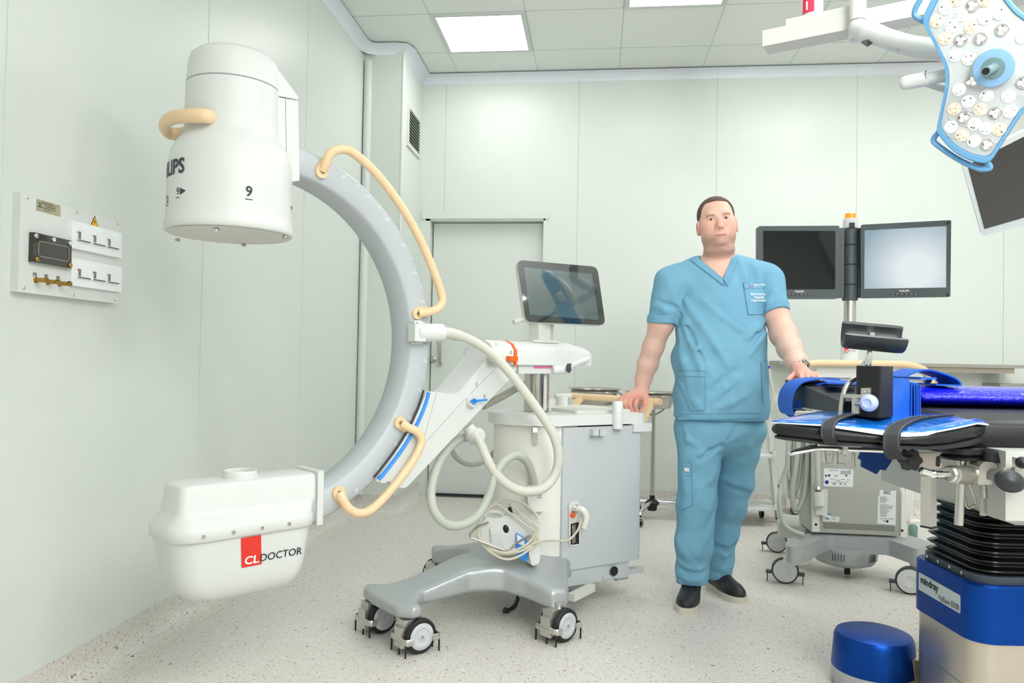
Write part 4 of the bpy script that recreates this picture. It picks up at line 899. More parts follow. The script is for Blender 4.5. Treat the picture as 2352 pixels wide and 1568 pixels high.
lit = bpy.data.materials.new('lit screen'); lit.use_nodes = True; nt = lit.node_tree; b_ = nt.nodes['Principled BSDF']; b_.inputs['Base Color'].default_value = (.02, .02, .02, 1); b_.inputs['Roughness'].default_value = .08
tcn = nt.nodes.new('ShaderNodeTexCoord'); gr = nt.nodes.new('ShaderNodeTexGradient'); gr.gradient_type = 'SPHERICAL'; mpn = nt.nodes.new('ShaderNodeMapping'); rmp = nt.nodes.new('ShaderNodeValToRGB')
mpn.inputs['Location'].default_value = (-.8, -.3, 0); mpn.inputs['Scale'].default_value = (1.25, 1.0, 1)
rmp.color_ramp.elements[0].position = .05; rmp.color_ramp.elements[0].color = (*lin((150, 176, 190)), 1); rmp.color_ramp.elements[1].position = .75; rmp.color_ramp.elements[1].color = (*lin((238, 246, 250)), 1)
nt.links.new(tcn.outputs['UV'], mpn.inputs['Vector']); nt.links.new(mpn.outputs[0], gr.inputs[0]); nt.links.new(gr.outputs[1], rmp.inputs[0]); nt.links.new(rmp.outputs[0], b_.inputs['Emission Color']); b_.inputs['Emission Strength'].default_value = SCRE
bm = B(); q = quad(bm, [f2(x, y, .001) for x, y in ((1985, 663), (2173, 660), (2174, 519), (1986, 529))]); uvl = bm.loops.layers.uv.new('UV')
for l, uv in zip(q.loops, ((0, 0), (1, 0), (1, 1), (0, 1))): l[uvl].uv = uv
o = obj('screen', bm, lit, m2)
for f_, m_, bx_, x0, y0, bx0, bx1, by in ((f1, m1, 0, 1836, 669.5, 1808, 1864, 676.5), (f2, m2, 0, 2077, 668, 2045, 2109, 675.5)):
    c = f_(x0, y0, .0015); rx = (f_(x0+10, y0-(.3 if x0 > 2000 else 0), .0015)-c).normalized(); bm = B(); write(bm, 'PHILIPS', .0135, plane_fn(c, rx, (0, 0, 1)), .02); obj('lettering', bm, lid_m, m_)
    bm = B(); a, b = f_(bx0, by, .001), f_(bx1, by-(.5 if x0 > 2000 else 0), .001); box(bm, (a+b)/2, ((b-a).length, .003, .006), frame((b-a).cross(V((0, 0, 1))).cross(b-a), b-a), bev=.0012, mi=0)
    for i in range(6): box(bm, a+(b-a)*((i+.5)/6)+(b-a).cross(V((0, 0, 1))).normalized()*.002, (.012, .002, .002), frame((b-a).cross(V((0, 0, 1))).cross(b-a), b-a), mi=1)
    obj('button_strip', bm, [black, grey_paint], m_)
for x, y in ((2178, 511), (2177, 676)): bm = B(); lathe(bm, [(.001, 0), (.006, 0), (.005, .003), (.001, .003)], f2(x, y, .001), n2, 12); obj('bezel_stud', bm, black, m2)
PD = 3.95
def mc(x, y, dd=0): return at(x, y, PD+dd)
c0 = mc(1952, 690)
def vcyl(bm, y0, y1, w, xc_=1952, seg=28, bev=.002): a, b = mc(xc_, y1), mc(xc_, y0); cyl(bm, (c0.x+(xc_-1952)/F*PD, c0.y, a.z), (c0.x+(xc_-1952)/F*PD, c0.y, b.z), w/2*PD/F, seg=seg, bev=bev)
bm = B(); vcyl(bm, 690, 830, 27); obj('mast', bm, satin, MC)
for y0, y1 in ((525, 563), (564, 608), (609, 654), (655, 690)):
    bm = B(); vcyl(bm, y0, y1, 34); obj('mast_sleeve', bm, dark, MC)
bm = B()
for x in (1931, 1973): p, q = mc(x, 525, -.02), mc(x, 684, -.02); box(bm, (p+q)/2, (.018, .05, p.z-q.z), bev=.004)
obj('mast_rail', bm, dark, MC)
bm = B(); vcyl(bm, 503, 525, 33); bcn = obj('beacon_base', bm, white, MC)
bm = B(); vcyl(bm, 490, 503, 25, bev=.004); obj('orange_beacon', bm, mat('beacon orange', (244, 160, 50), .3, coat=.3, emit=.15), bcn)
bm = B(); p, q = mc(1957, 512, -.04), mc(1957, 522, -.04); box(bm, (p+q)/2, (.024, .01, .026), bev=.003); obj('beacon_socket', bm, black, bcn)
bm = B(); vcyl(bm, 785, 830, 38); col_ = obj('mast_collar', bm, white, MC)
bm = B(); P0c = mc(1952, 802, -.044); quad(bm, [mc(x, y, -.0445) for x, y in ((1940, 795), (1949, 795), (1949, 808), (1940, 808))]); quad(bm, [mc(x, y, -.0447) for x, y in ((1942, 804.5), (1948, 804.5), (1948, 806.5), (1942, 806.5))], 1)
write(bm, 'DOCTOR', .0085, plane_fn(mc(1957.5, 805.5, -.045), R0, (0, 0, 1)), mi=2); obj('clinic_sticker', bm, [red, lid_m, inkd], col_)
# handle rail and top
bm = B(); tube(bm, rounded([mc(1846, 862, -.25), mc(1853, 835, -.25), mc(1880, 833, -.25), mc(2090, 836, -.25), mc(2128, 850, -.22), mc(2140, 880, -.2)], .05, 5, False), .0165, 14); obj('push_rail', bm, beige, MC)
bm = B(); p = mc(1862, 858, -.2); tube(bm, [p, p+R0*.03, p+F0*.1+R0*.05], .014, 10, 4); obj('rail_stub', bm, beige, MC)
bm = B(); a, b = mc(1874, 842, -.2), mc(2118, 868, -.2); box(bm, (a+b)/2+F0*.16, ((b-a).dot(R0), .34, .055), Matrix.Rotation(YAW, 3, 'Z'), bev=.012, seg=3); obj('top_housing', bm, white, MC)
bm = B(); a, b = mc(1885, 862, -.19), mc(2110, 888, -.19); box(bm, (a+b)/2+F0*.16, ((b-a).dot(R0), .32, .06), Matrix.Rotation(YAW, 3, 'Z'), bev=.006); obj('drawer_front', bm, grey_paint, MC)
# cabinet
A6 = Matrix.Rotation(YAW-.12, 3, 'Z')
ca_, cb_ = mc(1878, 872, -.18), mc(2069, 1228, -.18)
cw = (cb_-ca_).dot(R0); cc_ = (ca_+cb_)/2+F0*.12; bm = B(); box(bm, cc_, (cw, .24, ca_.z-cb_.z), A6, bev=.01, seg=2); cab_m = mat('cabinet grey', (176, 177, 169), .42, .15); cabn = obj('cabinet', bm, cab_m, MC)
nC = A6 @ V((0, -1, 0)); PC = cc_+nC*.12
def cf(x, y, off=0): return onP(x, y, PC+nC*off, nC)
def cprism(pts, th, m, name, par=None, bev=0): bm = B(); prism(bm, [cf(x, y) for x, y in pts], nC*th, bev, 2); return obj(name, bm, m, par or cabn)
cprism([(1862, 1020), (1880, 1020), (1880, 1219), (1864, 1219)], .02, cream_white, 'corner_post', None, .004)
cprism([(2069, 1127), (2081, 1130), (2081, 1234), (2067, 1232)], .012, cream_white, 'corner_post', None, .003)
for x, y in ((1874, 1204), (2072, 1218)): bm = B(); lathe(bm, [(.001, 0), (.006, 0), (.006, .002), (.001, .002)], cf(x, y, .021 if x < 2000 else .013), nC, 14); obj('rubber_plug', bm, black, cabn)
lb = cprism([(1892, 1075), (1960, 1078), (1959, 1118), (1892, 1116)], .001, paper, 'rating_label')
C6 = A6 @ V((1, 0, 0))
def lines(par, rows, m=inkd, nm='label_print'):
    bm = B()
    for x0, x1, y, h in rows: quad(bm, [cf(x0, y, .0016), cf(x1, y+(x1-x0)*.02, .0016), cf(x1, y+h+(x1-x0)*.02, .0016), cf(x0, y+h, .0016)])
    return bm
bm = lines(lb, [(1930, 1955, 1081+i*2.2, .9) for i in range(4)]+[(1895, 1900, 1090, 4), (1902, 1907, 1089, 5), (1917, 1925, 1091, 1), (1917, 1922, 1094, 1), (1942, 1946, 1090, 4), (1908, 1918, 1100, .9), (1920, 1930, 1102, .9), (1932, 1940, 1100, .9), (1945, 1952, 1101, .9), (1908, 1950, 1106, .8), (1912, 1920, 1110, 2), (1928, 1934, 1110, 2), (1940, 1944, 1111, 2)])
write(bm, 'Zenition 50', .009, plane_fn(cf(1915, 1080, .0017), C6, (0, 0, 1)), .01); write(bm, 'CE', .008, plane_fn(cf(1952, 1080, .0017), C6, (0, 0, 1)), .01); lathe(bm, [(.001, 0), (.0095, 0), (.001, .0003)], cf(1899, 1107, .0016), nC, 16, mi=1); obj('label_print', bm, [inkd, mat('safety blue', (30, 44, 130), .5)], lb)
l2 = cprism([(2020, 1125), (2058, 1127), (2057, 1206), (2015, 1202), (2017, 1138), (2020, 1138)], .001, paper, 'text_label')
random.seed(4); bm = lines(l2, [(2021, 2021+random.uniform(12, 33), 1141+i*2.9, .8) for i in range(18) if i not in (5, 16)])
write(bm, 'EAC', .024, plane_fn(cf(2038, 1131, .0017), C6, (0, 0, 1)), .02, .75); write(bm, 'EAC', .009, plane_fn(cf(2032, 1196, .0017), C6, (0, 0, 1)), .02, .8); lathe(bm, [(.001, 0), (.006, 0), (.001, .0003)], cf(2038, 1197, .0016), nC, 12); obj('label_print', bm, inkb, l2)
l3 = cprism([(1889, 1179), (1908, 1179.5), (1908, 1197), (1889, 1196)], .001, paper, 'serial_label'); bm = B(); quad(bm, [cf(x, y, .0016) for x, y in ((1892, 1178.5), (1908, 1179), (1908, 1183), (1892, 1182.5))]); obj('blue_band', bm, blue, l3)
bm = lines(l3, [(1891, 1902, 1187, .9), (1895, 1905, 1190, 2)]); obj('label_print', bm, inkd, l3)
l4 = cprism([(1909, 1186), (1928, 1187), (1927, 1198), (1909, 1197)], .001, paper, 'serial_label'); obj('label_print', lines(l4, [(1911, 1922, 1189, .8), (1911, 1919, 1192, .8)]), inkd, l4)
g = cprism([(1889, 1198), (2057, 1206), (2056, 1222), (1889, 1212)], .0015, cab_m, 'vent_grille'); bm = B()
for i in range(40):
    for j in range(4):
        x = 1891+i*4.1+(j % 2)*2; y = 1199.5+j*3.4+(x-1889)*.048
        if x < 2055: quad(bm, [cf(xx, yy, .002) for xx, yy in ((x, y), (x+1.9, y), (x+1.9, y+2.5), (x, y+2.5))])
obj('vent_slots', bm, black, g)
bm = B()
for y in (1043, 1063): tube(bm, [cf(1890, y, .001), cf(1938, y, .001), cf(1942, y+3, .001), cf(1942, y+6, .001)], .0015, 5)
obj('press_line', bm, mat('line grey', (140, 142, 136), .5), cabn)
# hand switch in its holder
bm = B(); prism(bm, [cf(x, y, .002) for x, y in ((1866, 1120), (1896, 1122), (1895, 1180), (1869, 1178))], nC*.04, .006, 2); hh = obj('switch_holder', bm, off_white, MC)
bm = B(); a, b = cf(1880, 1128, .055), cf(1882, 1160, .05); tube(bm, [a, (a+b)/2, b], .024, 14, 4, flat=.7); obj('hand_switch', bm, white, hh)
bm = B(); lathe(bm, [(.014, 0), (.022, .004), (.018, .018), (.012, .024)], cf(1878, 1125, .055), (0, 0, 1), 18); obj('switch_collar', bm, steel, hh)
bm = B(); tube(bm, [cf(1878, 1120, .055), cf(1878, 1090, .055), cf(1876, 1040, .05), cf(1872, 1010, .05)], .0135, 12, 4); obj('hose', bm, hose_g, MC)
# hoses hanging beside the cabinet
def ch(pts, r, dd=0): bm = B(); tube(bm, [mc(x, y, d) for x, y, d in pts], r, 10, 6); return obj('hose', bm, hose_g, MC)
ch([(1812, 1000, -.1), (1809, 1060, -.1), (1812, 1096, -.1), (1820, 1090, -.1), (1824, 1040, -.1), (1828, 1000, -.1)], .012)
ch([(1818, 1000, -.06), (1814, 1080, -.06), (1815, 1130, -.06), (1826, 1128, -.06), (1834, 1080, -.06), (1840, 1010, -.06)], .013)
ch([(1835, 1005, -.12), (1828, 1070, -.12), (1822, 1110, -.12), (1820, 1140, -.12), (1824, 1165, -.12), (1832, 1168, -.12), (1846, 1140, -.12), (1853, 1080, -.12), (1856, 1005, -.12)], .014)
ch([(1808, 1070, -.16), (1796, 1110, -.16), (1790, 1150, -.2), (1796, 1195, -.22), (1815, 1216, -.24), (1845, 1228, -.24)], .012)
ch([(1848, 1010, -.08), (1840, 1060, -.08), (1832, 1110, -.08), (1824, 1135, -.08), (1815, 1125, -.08), (1812, 1080, -.08), (1816, 1010, -.08)], .0125)
# base
BD = (onZ(1955, 1300, 0)-CAM).dot(F0)
def ob(x, y, z): return onZ(x, y, z)
zb0 = .15
ol = [ob(x, y, .2) for x, y in ((1803, 1246), (1808, 1236), (1822, 1231), (1875, 1222), (1895, 1228), (2035, 1240), (2085, 1228), (2160, 1250))]
bm = B(); base_pts = [(1803, 1250), (1812, 1236), (1868, 1221), (2085, 1228), (2150, 1248), (2108, 1262), (2042, 1239), (1902, 1229), (1850, 1252), (1815, 1256)]
P = [ob(x, y, .215) for x, y in base_pts]; prism(bm, rounded(P, [.03, .05, .03, .03, .05, .04, .03, .03, .04, .03], 4), (0, 0, -.075), .02, 4); obj('base_frame', bm, silver, MC)
bm = B(); P = [ob(x, y, .215) for x, y in ((1786, 1190), (1795, 1182), (1872, 1183), (1874, 1212), (1850, 1214), (1788, 1200))]; prism(bm, rounded(P, .02, 3), (0, 0, -.07), .015, 3); obj('rear_leg', bm, mat('leg grey', (186, 188, 180), .45), MC)
bm = B(); P = [ob(x, y, .14) for x, y in ((1798, 1280), (1803, 1270), (1865, 1262), (1866, 1276), (1850, 1286), (1810, 1288))]; prism(bm, rounded(P, .02, 3), (0, 0, -.022), .006, 2); obj('bumper', bm, off_white, MC)
pc_ = ob(1955, 1285, .1); bm = B(); lathe(bm, [(.001, .055), (.10, .057), (.135, .07), (.15, .09), (.155, .15), (.001, .15)], (pc_.x, pc_.y+.1, 0), seg=40); fan = obj('fan_housing', bm, silver, MC)
for i in list(range(-9, -4))+list(range(5, 9)):
    bm = B(); a = YAW-math.pi/2+i*.085; d = V((math.cos(a), math.sin(a), 0)); box(bm, V((pc_.x, pc_.y+.1, .115))+d*.152, (.006, .004, .035), frame((0, 0, 1), d)); obj('fan_slot', bm, dark, fan)
bm = B(); p = ob(1955, 1318, .02); box(bm, (p.x, p.y+.06, .03), (.028, .004, .055)); obj('drag_strap', bm, black, MC)
def big_caster(x, y, R, ax, par, hide=False):
    p = ob(x, y, 0); ax = V(ax).normalized(); bm = B(); lathe(bm, [(.001, -.012), (R*.9, -.012), (R, -.006), (R, .006), (R*.9, .012), (.001, .012)], p+V((0, 0, R)), ax, 40); w = obj('caster_wheel', bm, mat('tyre grey', (70, 74, 78), .5), par)
    bm = B(); lathe(bm, [(.001, .012), (R*.84, .012), (R*.86, .016), (R*.4, .018), (R*.36, .016), (.001, .016)], p+V((0, 0, R)), ax, 40); obj('wheel_disc', bm, white, w)
    bm = B(); f = V((-ax.y, ax.x, 0)); cyl(bm, p+V((0, 0, R*1.2))-ax*.03+f*.02, p+V((0, 0, R*2.3))-ax*.03+f*.02, .022, seg=14); cyl(bm, p+V((0, 0, R))-ax*.012, p+V((0, 0, R))-ax*.05, R*.9, seg=24); obj('caster_fork', bm, off_white, w)
    bm = B()
    for sd in (-1, 1): q = p+f*(sd*R*1.0)+V((0, 0, R*.8)); box(bm, q, (.05, .03, .012), frame((0, 0, 1), f), bev=.003); box(bm, q+f*(sd*.018)-V((0, 0, R*.4)), (.004, .004, R*.75))
    obj('wheel_guard', bm, MATS['tyre grey'], w)
axl = -F0+R0*-.35
big_caster(1803, 1339, .0625, axl, MC); big_caster(1784, 1268, .0575, axl, MC); big_caster(2090, 1364, .0625, -F0*1+R0*-.5, MC)
# stand castor and hoses glimpsed behind the cart
es = thing('equipment_stand', 'grey castored foot of a stand glimpsed behind the hanging hoses', 'stand foot', onZ(1826, 1182, 0))
p = onZ(1826, 1182, 0); bm = B(); lathe(bm, [(.001, -.012), (.03, -.012), (.036, -.006), (.036, .006), (.03, .012), (.001, .012)], (p.x, p.y, .036), -F0+R0*.2, 24); w = obj('caster_wheel', bm, MATS['tyre grey'], es)
bm = B(); lathe(bm, [(.001, .0125), (.026, .0125), (.024, .016), (.001, .016)], (p.x, p.y, .036), -F0+R0*.2, 20); obj('wheel_disc', bm, grey_paint, w)
bm = B(); box(bm, (p.x-.02, p.y+.02, .085), (.08, .05, .06), bev=.012); obj('caster_fork', bm, off_white, es)
bm = B(); tube(bm, [(p.x-.04, p.y, .13), (p.x+.05, p.y+.02, .125), (p.x+.2, p.y+.1, .12)], .02, 12, 4); obj('base_tube', bm, mat('taupe tube', (170, 160, 146), .5), es)
bm = B()
for dx in (-.1, .12): box(bm, (p.x+dx, p.y+.1, .17), (.06, .05, .04), bev=.012)
obj('black_foot', bm, black, es)
hb = thing('hose_bundle', 'cream hoses and a small green jar glimpsed between the cart and the black bellows', 'hoses', onZ(2080, 1250, 0))
for x0, x1, yy in ((2078, 2092, 1150), (2084, 2098, 1146), (2090, 2104, 1150)):
    bm = B(); tube(bm, [at(x0+4, 1120, 4.3), at(x0+2, yy+10, 4.3), at(x0-2, yy+32, 4.3), at(x1-16, yy+50, 4.3)], .01, 8, 5); obj('hose', bm, cream_white, hb)
bm = B(); p = at(2097, 1222, 4.25); lathe(bm, [(.001, -.045), (.022, -.045), (.024, .03), (.012, .045), (.001, .045)], p, seg=18); obj('jar', bm, mat('green glass', (110, 140, 128), .25), hb)
bm = B(); p = at(2090, 1206, 4.35); box(bm, p, (.12, .08, .06), bev=.012); box(bm, p-V((0, 0, .13)), (.1, .08, .2), bev=.01); obj('jar_holder', bm, cream_white, hb)
# ---------------------------------------------------------------- operating table
def yw(x, d, z): p = R0*x+F0*d; return V((p.x, p.y, z))
pu = mat('black upholstery', (21, 23, 24), .42, bump=(220, .06), spec=.5)
bluep = mat('blue metallic paint', (6, 64, 150), .36, .8)
tb_steel = mat('base steel', (196, 188, 174), .3, .85)
bell_m = mat('glossy black bellows', (8, 8, 9), .16, spec=.6)
ot = thing('operating_table', 'operating table with black pads on a blue and steel base with black bellows', 'operating table', yw(1.7, 2.3, 0))
XT0 = 1.278
def rr(x0, x1, d0, d1, z, r, n=7, c=0):
    out = []
    for cx, cy, a0 in ((x1-r, d1-r, 0), (x0+r, d1-r, 90), (x0+r, d0+r, 180), (x1-r, d0+r, 270)):
        for k in range(n+1): a = math.radians(a0+90*k/n); out.append(yw(cx+r*math.cos(a), cy+r*math.sin(a), z))
    return out
bm = B(); loft(bm, [rr(XT0, 2.2, 2.10, 2.44, z, .06) for z in (.05, .31)]); obj('steel_base', bm, tb_steel, ot)
bm = B(); tube(bm, [yw(XT0-.0005, 2.43, .30-.13), yw(XT0-.0005, 2.16, .30-.135)], .0009, 4); obj('base_seam', bm, dark, ot)
bm = B(); loft(bm, [rr(XT0-.008, 2.2, 2.092, 2.448, z, .066) for z in (.30, .303)]+[rr(XT0-.008, 2.2, 2.092, 2.448, z, .066) for z in (.452,)]+[rr(XT0-.003, 2.2, 2.097, 2.443, .4575, .062)]); band = obj('blue_band', bm, bluep, ot)
bm = B(); loft(bm, [rr(XT0+.012, 2.18, 2.112, 2.43, z, .06) for z in (.4575, .478)]); fl = obj('bellows_flange', bm, mat('flange grey', (58, 66, 74), .45), ot)
for x, d, n in ((XT0+.012, 2.37, -R0), (XT0+.012, 2.31, -R0), (XT0+.012, 2.25, -R0), (XT0+.012, 2.19, -R0), (XT0+.14, 2.112, -F0), (XT0+.35, 2.112, -F0)):
    bm = B(); lathe(bm, [(.001, 0), (.0055, 0), (.0055, .003), (.001, .004)], yw(x, d, .467), n, 14); obj('screw', bm, chrome, fl)
bm = B(); rs = []; nf = 7
for i in range(nf*6+1):
    z = .478+(.655-.478)*i/(nf*6); w = .5-.5*math.cos(2*math.pi*i/6); lean = (i/(nf*6))*.035; e = .02*w**1.2-lean*.4
    rs.append(rr(XT0+.032-e, 2.17, 2.13-e, 2.41+e, z, .06))
loft(bm, rs); obj('bellows', bm, bell_m, ot, sharp=180)
# label plate on the blue band
pf_ = lambda x, y: onP(x, y, yw(XT0-.0085, 0, 0), R0)
bm = B(); P = rounded([pf_(2111, 1313), pf_(2206, 1367), pf_(2206, 1409), pf_(2110.5, 1353)], .006, 4); prism(bm, P, -R0*.0012); pl_ = obj('name_plate', bm, mat('plate silver', (190, 200, 204), .4, .2), band)
o1, o2 = onP(2134, 1341, yw(XT0-.0102, 0, 0), R0), onP(2178, 1383, yw(XT0-.0102, 0, 0), R0)
bm = B(); write(bm, 'mindray', .030, plane_fn(o1, -F0, (0, 0, 1)), .035, 1.0); obj('lettering', bm, inkb, pl_); bm = B(); write(bm, 'HyBase 8300', .0245, plane_fn(o2, -F0, (0, 0, 1)), .005, .82); obj('lettering', bm, inkd, pl_)
# foot pod
pc = yw(.475*2.55, 2.55, 0); bm = B(); lathe(bm, [(.128, .055), (.13, .06), (.122, .155), (.116, .168), (.10, .174), (.05, .178), (.001, .179)], (pc.x, pc.y, 0), seg=48); pod = obj('foot_pod', bm, bluep, ot)
bm = B(); lathe(bm, [(.001, .004), (.126, .004), (.131, .02), (.129, .056), (.001, .056)], (pc.x, pc.y, 0), seg=48); obj('pod_skirt', bm, silver, pod)
bm = B(); loft(bm, [rr(1.25, 2.1, 2.45, 2.62, z, .05) for z in (.02, .12)]); obj('base_bar', bm, tb_steel, ot)
# table frame under the pads
bm = B(); fm_ = mat('frame grey', (188, 190, 184), .42)
P = [yw(1.29, 2.0, .835), yw(1.29, 2.0, .655), yw(1.33, 2.02, .640), yw(1.33, 2.65, .640), yw(1.29, 2.67, .655), yw(1.29, 2.67, .835)]
prism(bm, P, R0*1.0, .006, 2); obj('frame_housing', bm, fm_, ot)
bm = B(); rs = [rr(1.26, 2.4, 2.03, 2.7, z, .02) for z in (.80, .828)]; loft(bm, rs); obj('pad_tray', bm, black, ot)
bm = B(); rs = [rr(1.235, 2.5, 2.09, 2.72, .826, .03), rr(1.228, 2.5, 2.08, 2.73, .84, .035), rr(1.228, 2.5, 2.08, 2.73, .888, .035), rr(1.235, 2.5, 2.10, 2.72, .903, .03), rr(1.245, 2.5, 2.2, 2.66, .918, .03), rr(1.26, 2.5, 2.33, 2.55, .923, .03)]; loft(bm, rs); obj('seat_pad', bm, pu, ot, sharp=60)
T8 = lambda x, y, d: at(x, y, d)
top = [T8(1930, 921, 2.2), T8(1842, 884.5, 2.66), T8(1804, 872, 2.82), T8(2060, 876, 2.82), T8(2096, 921, 2.2)]
bot = [T8(1929, 950, 2.2), T8(1836, 934, 2.66), T8(1800, 905, 2.82), T8(2058, 905, 2.82), T8(2095, 950, 2.2)]
bm = B(); prism(bm, bot, top, .010, 3); obj('leg_pad', bm, pu, ot)
bm = B(); prism(bm, [T8(1840, 944, 2.62), T8(1840, 953, 2.62), T8(2100, 960, 2.62), T8(2100, 948, 2.62)], -F0*.42, .004, 2); obj('leg_plate', bm, black, ot)
bm = B(); tube(bm, [T8(1826, 941, 2.66), T8(1846, 944, 2.6)], .007, 10); cyl(bm, T8(1830, 954, 2.5), T8(1905, 956, 2.4), .016, seg=18, bev=.003); obj('leg_joint', bm, satin, ot)
# side rail with clamps
bm = B(); zr = 1.0517-(1086-843.5)*1.95/F; box(bm, yw(1.8, 1.955, zr), (1.08, .012, .03), Matrix.Rotation(YAW, 3, 'Z'), bev=.002); rail = obj('side_rail', bm, satin, ot)
bm = B(); box(bm, yw(1.33, 1.98, zr), (.03, .05, .03), Matrix.Rotation(YAW, 3, 'Z'), bev=.003)
P = [at(x, y, 1.94) for x, y in ((2332, 1050), (2344, 1055), (2360, 1062), (2360, 1120), (2340, 1110), (2331, 1080))]; prism(bm, P, F0*.012, .002); obj('rail_bracket', bm, satin, ot)
bm = B(); ball(bm, at(2347, 1062, 1.92), .015, 16); obj('rail_knob', bm, black, ot)
bm = B(); ball(bm, at(2319, 1105, 1.88), (.035, .03, .027), 24, Matrix.Rotation(.25, 3, 'Y')); cyl(bm, at(2345, 1106, 1.88), at(2380, 1108, 1.9), .007, seg=12); obj('lever_ball', bm, mat('ball grip', (44, 48, 50), .38), ot)
bm = B(); P = [at(x, y, 2.04) for x, y in ((2108, 1040), (2150, 1040), (2163, 1066), (2163, 1077), (2110, 1077))]; prism(bm, P, F0*.01, .002); lp = obj('lock_plate', bm, mat('warm steel', (188, 178, 166), .35, .6), ot)
bm = B(); prism(bm, rounded([at(x, y, 2.037) for x, y in ((2152, 1048), (2160, 1047), (2160, 1071), (2151, 1071))], .004, 3), F0*.005); obj('slot', bm, black, lp)
bm = B(); P = []
c = at(2094, 1057, 2.0)
for i in range(48): a = 2*math.pi*i/48; r = .027+.0028*math.cos(6*a); P.append(c+R0*(r*math.cos(a))+V((0, 0, r*math.sin(a))))
prism(bm, P, F0*.018, .005, 3); lathe(bm, [(.001, 0), (.011, 0), (.011, .003), (.001, .003)], c, -F0, 20); obj('star_knob', bm, rubber, ot)
bm = B(); box(bm, at(2133, 1150, 2.02), (.0275, .0275, .13), Matrix.Rotation(YAW+.55, 3, 'Z'), bev=.002); box(bm, at(2133, 1209, 2.02), (.029, .029, .005), Matrix.Rotation(YAW+.55, 3, 'Z'), mi=1); obj('square_post', bm, [satin, black], ot)
# ---------------------------------------------------------------- arm board
ab = thing('arm_board', 'long black padded arm board with two black straps at the front of the operating table', 'arm board', at(2208, 1050, 2.1))
front = [(1774, 973, 997, 1007, 2.02), (1786, 974, 1001, 1010, 2.0), (1886, 979, 1012, 1022, 1.965), (2029, 997, 1020, 1030, 1.93), (2085, 1000, 1022.5, 1033, 1.92), (2130, 997, 1024, 1034.5, 1.92), (2182, 988, 1020, 1033, 1.945), (2234, 977, 1010, 1026, 2.0), (2262, 975, 1000, 1015, 2.08), (2266, 968, 992, 1006, 2.16), (2240, 960, 983, 994, 2.22), (2050, 955, 977, 988, 2.22), (1872, 951, 972, 983, 2.2)]
tp = [at(x, a, d) for x, a, b, c, d in front]; bt = [at(x, b, d) for x, a, b, c, d in front]; bb = [at(x, c, d) for x, a, b, c, d in front]
ctr = sum(tp, V())/len(tp)
def shrink(P, k, dz=0): return [p+(V((ctr.x, ctr.y, p.z))-p).normalized()*k+V((0, 0, dz)) for p in P]
bm = B(); mid = [(a+b)/2 for a, b in zip(tp, bt)]
loft(bm, [shrink(bt, .012), shrink(bt, .002, .005), shrink(mid, -.003), shrink(tp, .001, -.005), shrink(tp, .006, -.001), shrink(tp, .02, .001)]); pad = obj('arm_pad', bm, pu, ab, sharp=70)
bm = B(); loft(bm, [shrink(bb, .014), shrink(bb, .006, .002), shrink(bt, .006, -.003), shrink(bt, .014)]); obj('board', bm, mat('board black', (36, 38, 39), .5), ab)
def strap(pts, w, m, th=.005, par=None, nm='strap'):
    bm = B(); ribbon(bm, [at(*p) for p in pts], w, th, 6); return obj(nm, bm, m, par)
web = mat('black webbing', (34, 36, 40), .62, bump=(400, .25))
s1 = strap([(2010, 946, 2.19), (1975, 949, 2.12), (1935, 957, 2.03), (1912, 966, 1.975), (1903, 976, 1.95), (1901, 992, 1.945), (1904, 1008, 1.95), (1912, 1019, 1.965), (1922, 1022, 2.0)], lambda t: R0*.036, web, par=ab)
s2 = strap([(2190, 954, 2.2), (2140, 956, 2.13), (2095, 963, 2.05), (2066, 976, 1.96), (2052, 990, 1.905), (2047, 1010, 1.895), (2048, 1034, 1.9), (2055, 1049, 1.92), (2070, 1052, 1.97), (2088, 1044, 2.02)], lambda t: R0*.042, web, .006, par=ab)
for s_, pts, w in ((s1, [(1990, 947.5, 2.155), (1950, 952.5, 2.06), (1918, 962, 1.985), (1904, 974, 1.945), (1900, 992, 1.9405), (1902, 1008, 1.9455)], .036), (s2, [(2170, 954, 2.17), (2112, 958.5, 2.08), (2070, 973, 1.965), (2052, 990, 1.90), (2047, 1010, 1.890), (2048, 1034, 1.895)], .042)):
    bm = B()
    for sd in (-.4, .4):
        P = spline([at(*p)+R0*(w*sd)+V((0, 0, .0022)) for p in pts], 30)
        for i in range(0, len(P)-1, 3): tube(bm, [P[i], P[i+1]], .0005, 3)
    obj('stitching', bm, grey_paint, s_)
bm = B(); c = at(2208, 1030, 2.1)
for y0, y1, r in ((1024, 1040, .058), (1041, 1046, .048), (1046, 1054, .052)):
    a, b = at(2206, y1, 2.1), at(2206, y0, 2.1); cyl(bm, V((c.x, c.y, a.z)), V((c.x, c.y, b.z)), r, seg=36, bev=.003)
obj('pivot_disc', bm, black, ab)
bm = B(); a, b = at(2206, 1072, 2.1), at(2206, 1054, 2.1); cyl(bm, (c.x, c.y, a.z-.01), (c.x, c.y, b.z), .012, .014, seg=20); a, b = at(2181, 1089, 2.02), at(2250, 1092, 2.09)
n = (b-a).normalized(); L_ = (b-a).length; lathe(bm, [(.001, -.006), (.018, -.006), (.0225, 0), (.0225, .008), (.0205, .009), (.0205, .012), (.0245, .014), (.0245, L_-.004), (.022, L_), (.001, L_)], a, n, 36); clampb = obj('clamp_barrel', bm, satin, ab, sharp=30)
bm = B(); tube(bm, [at(2178, 1090, 2.0), at(2160, 1090, 1.985)], .0085, 14); tube(bm, rounded([at(2164, 1090, 1.985), at(2146, 1090, 1.975), at(2115, 1080, 1.97)], .02, 5, False), .0095, 14); ball(bm, at(2143, 1089, 1.974), .0115, 14); obj('tommy_bar', bm, chrome, clampb)
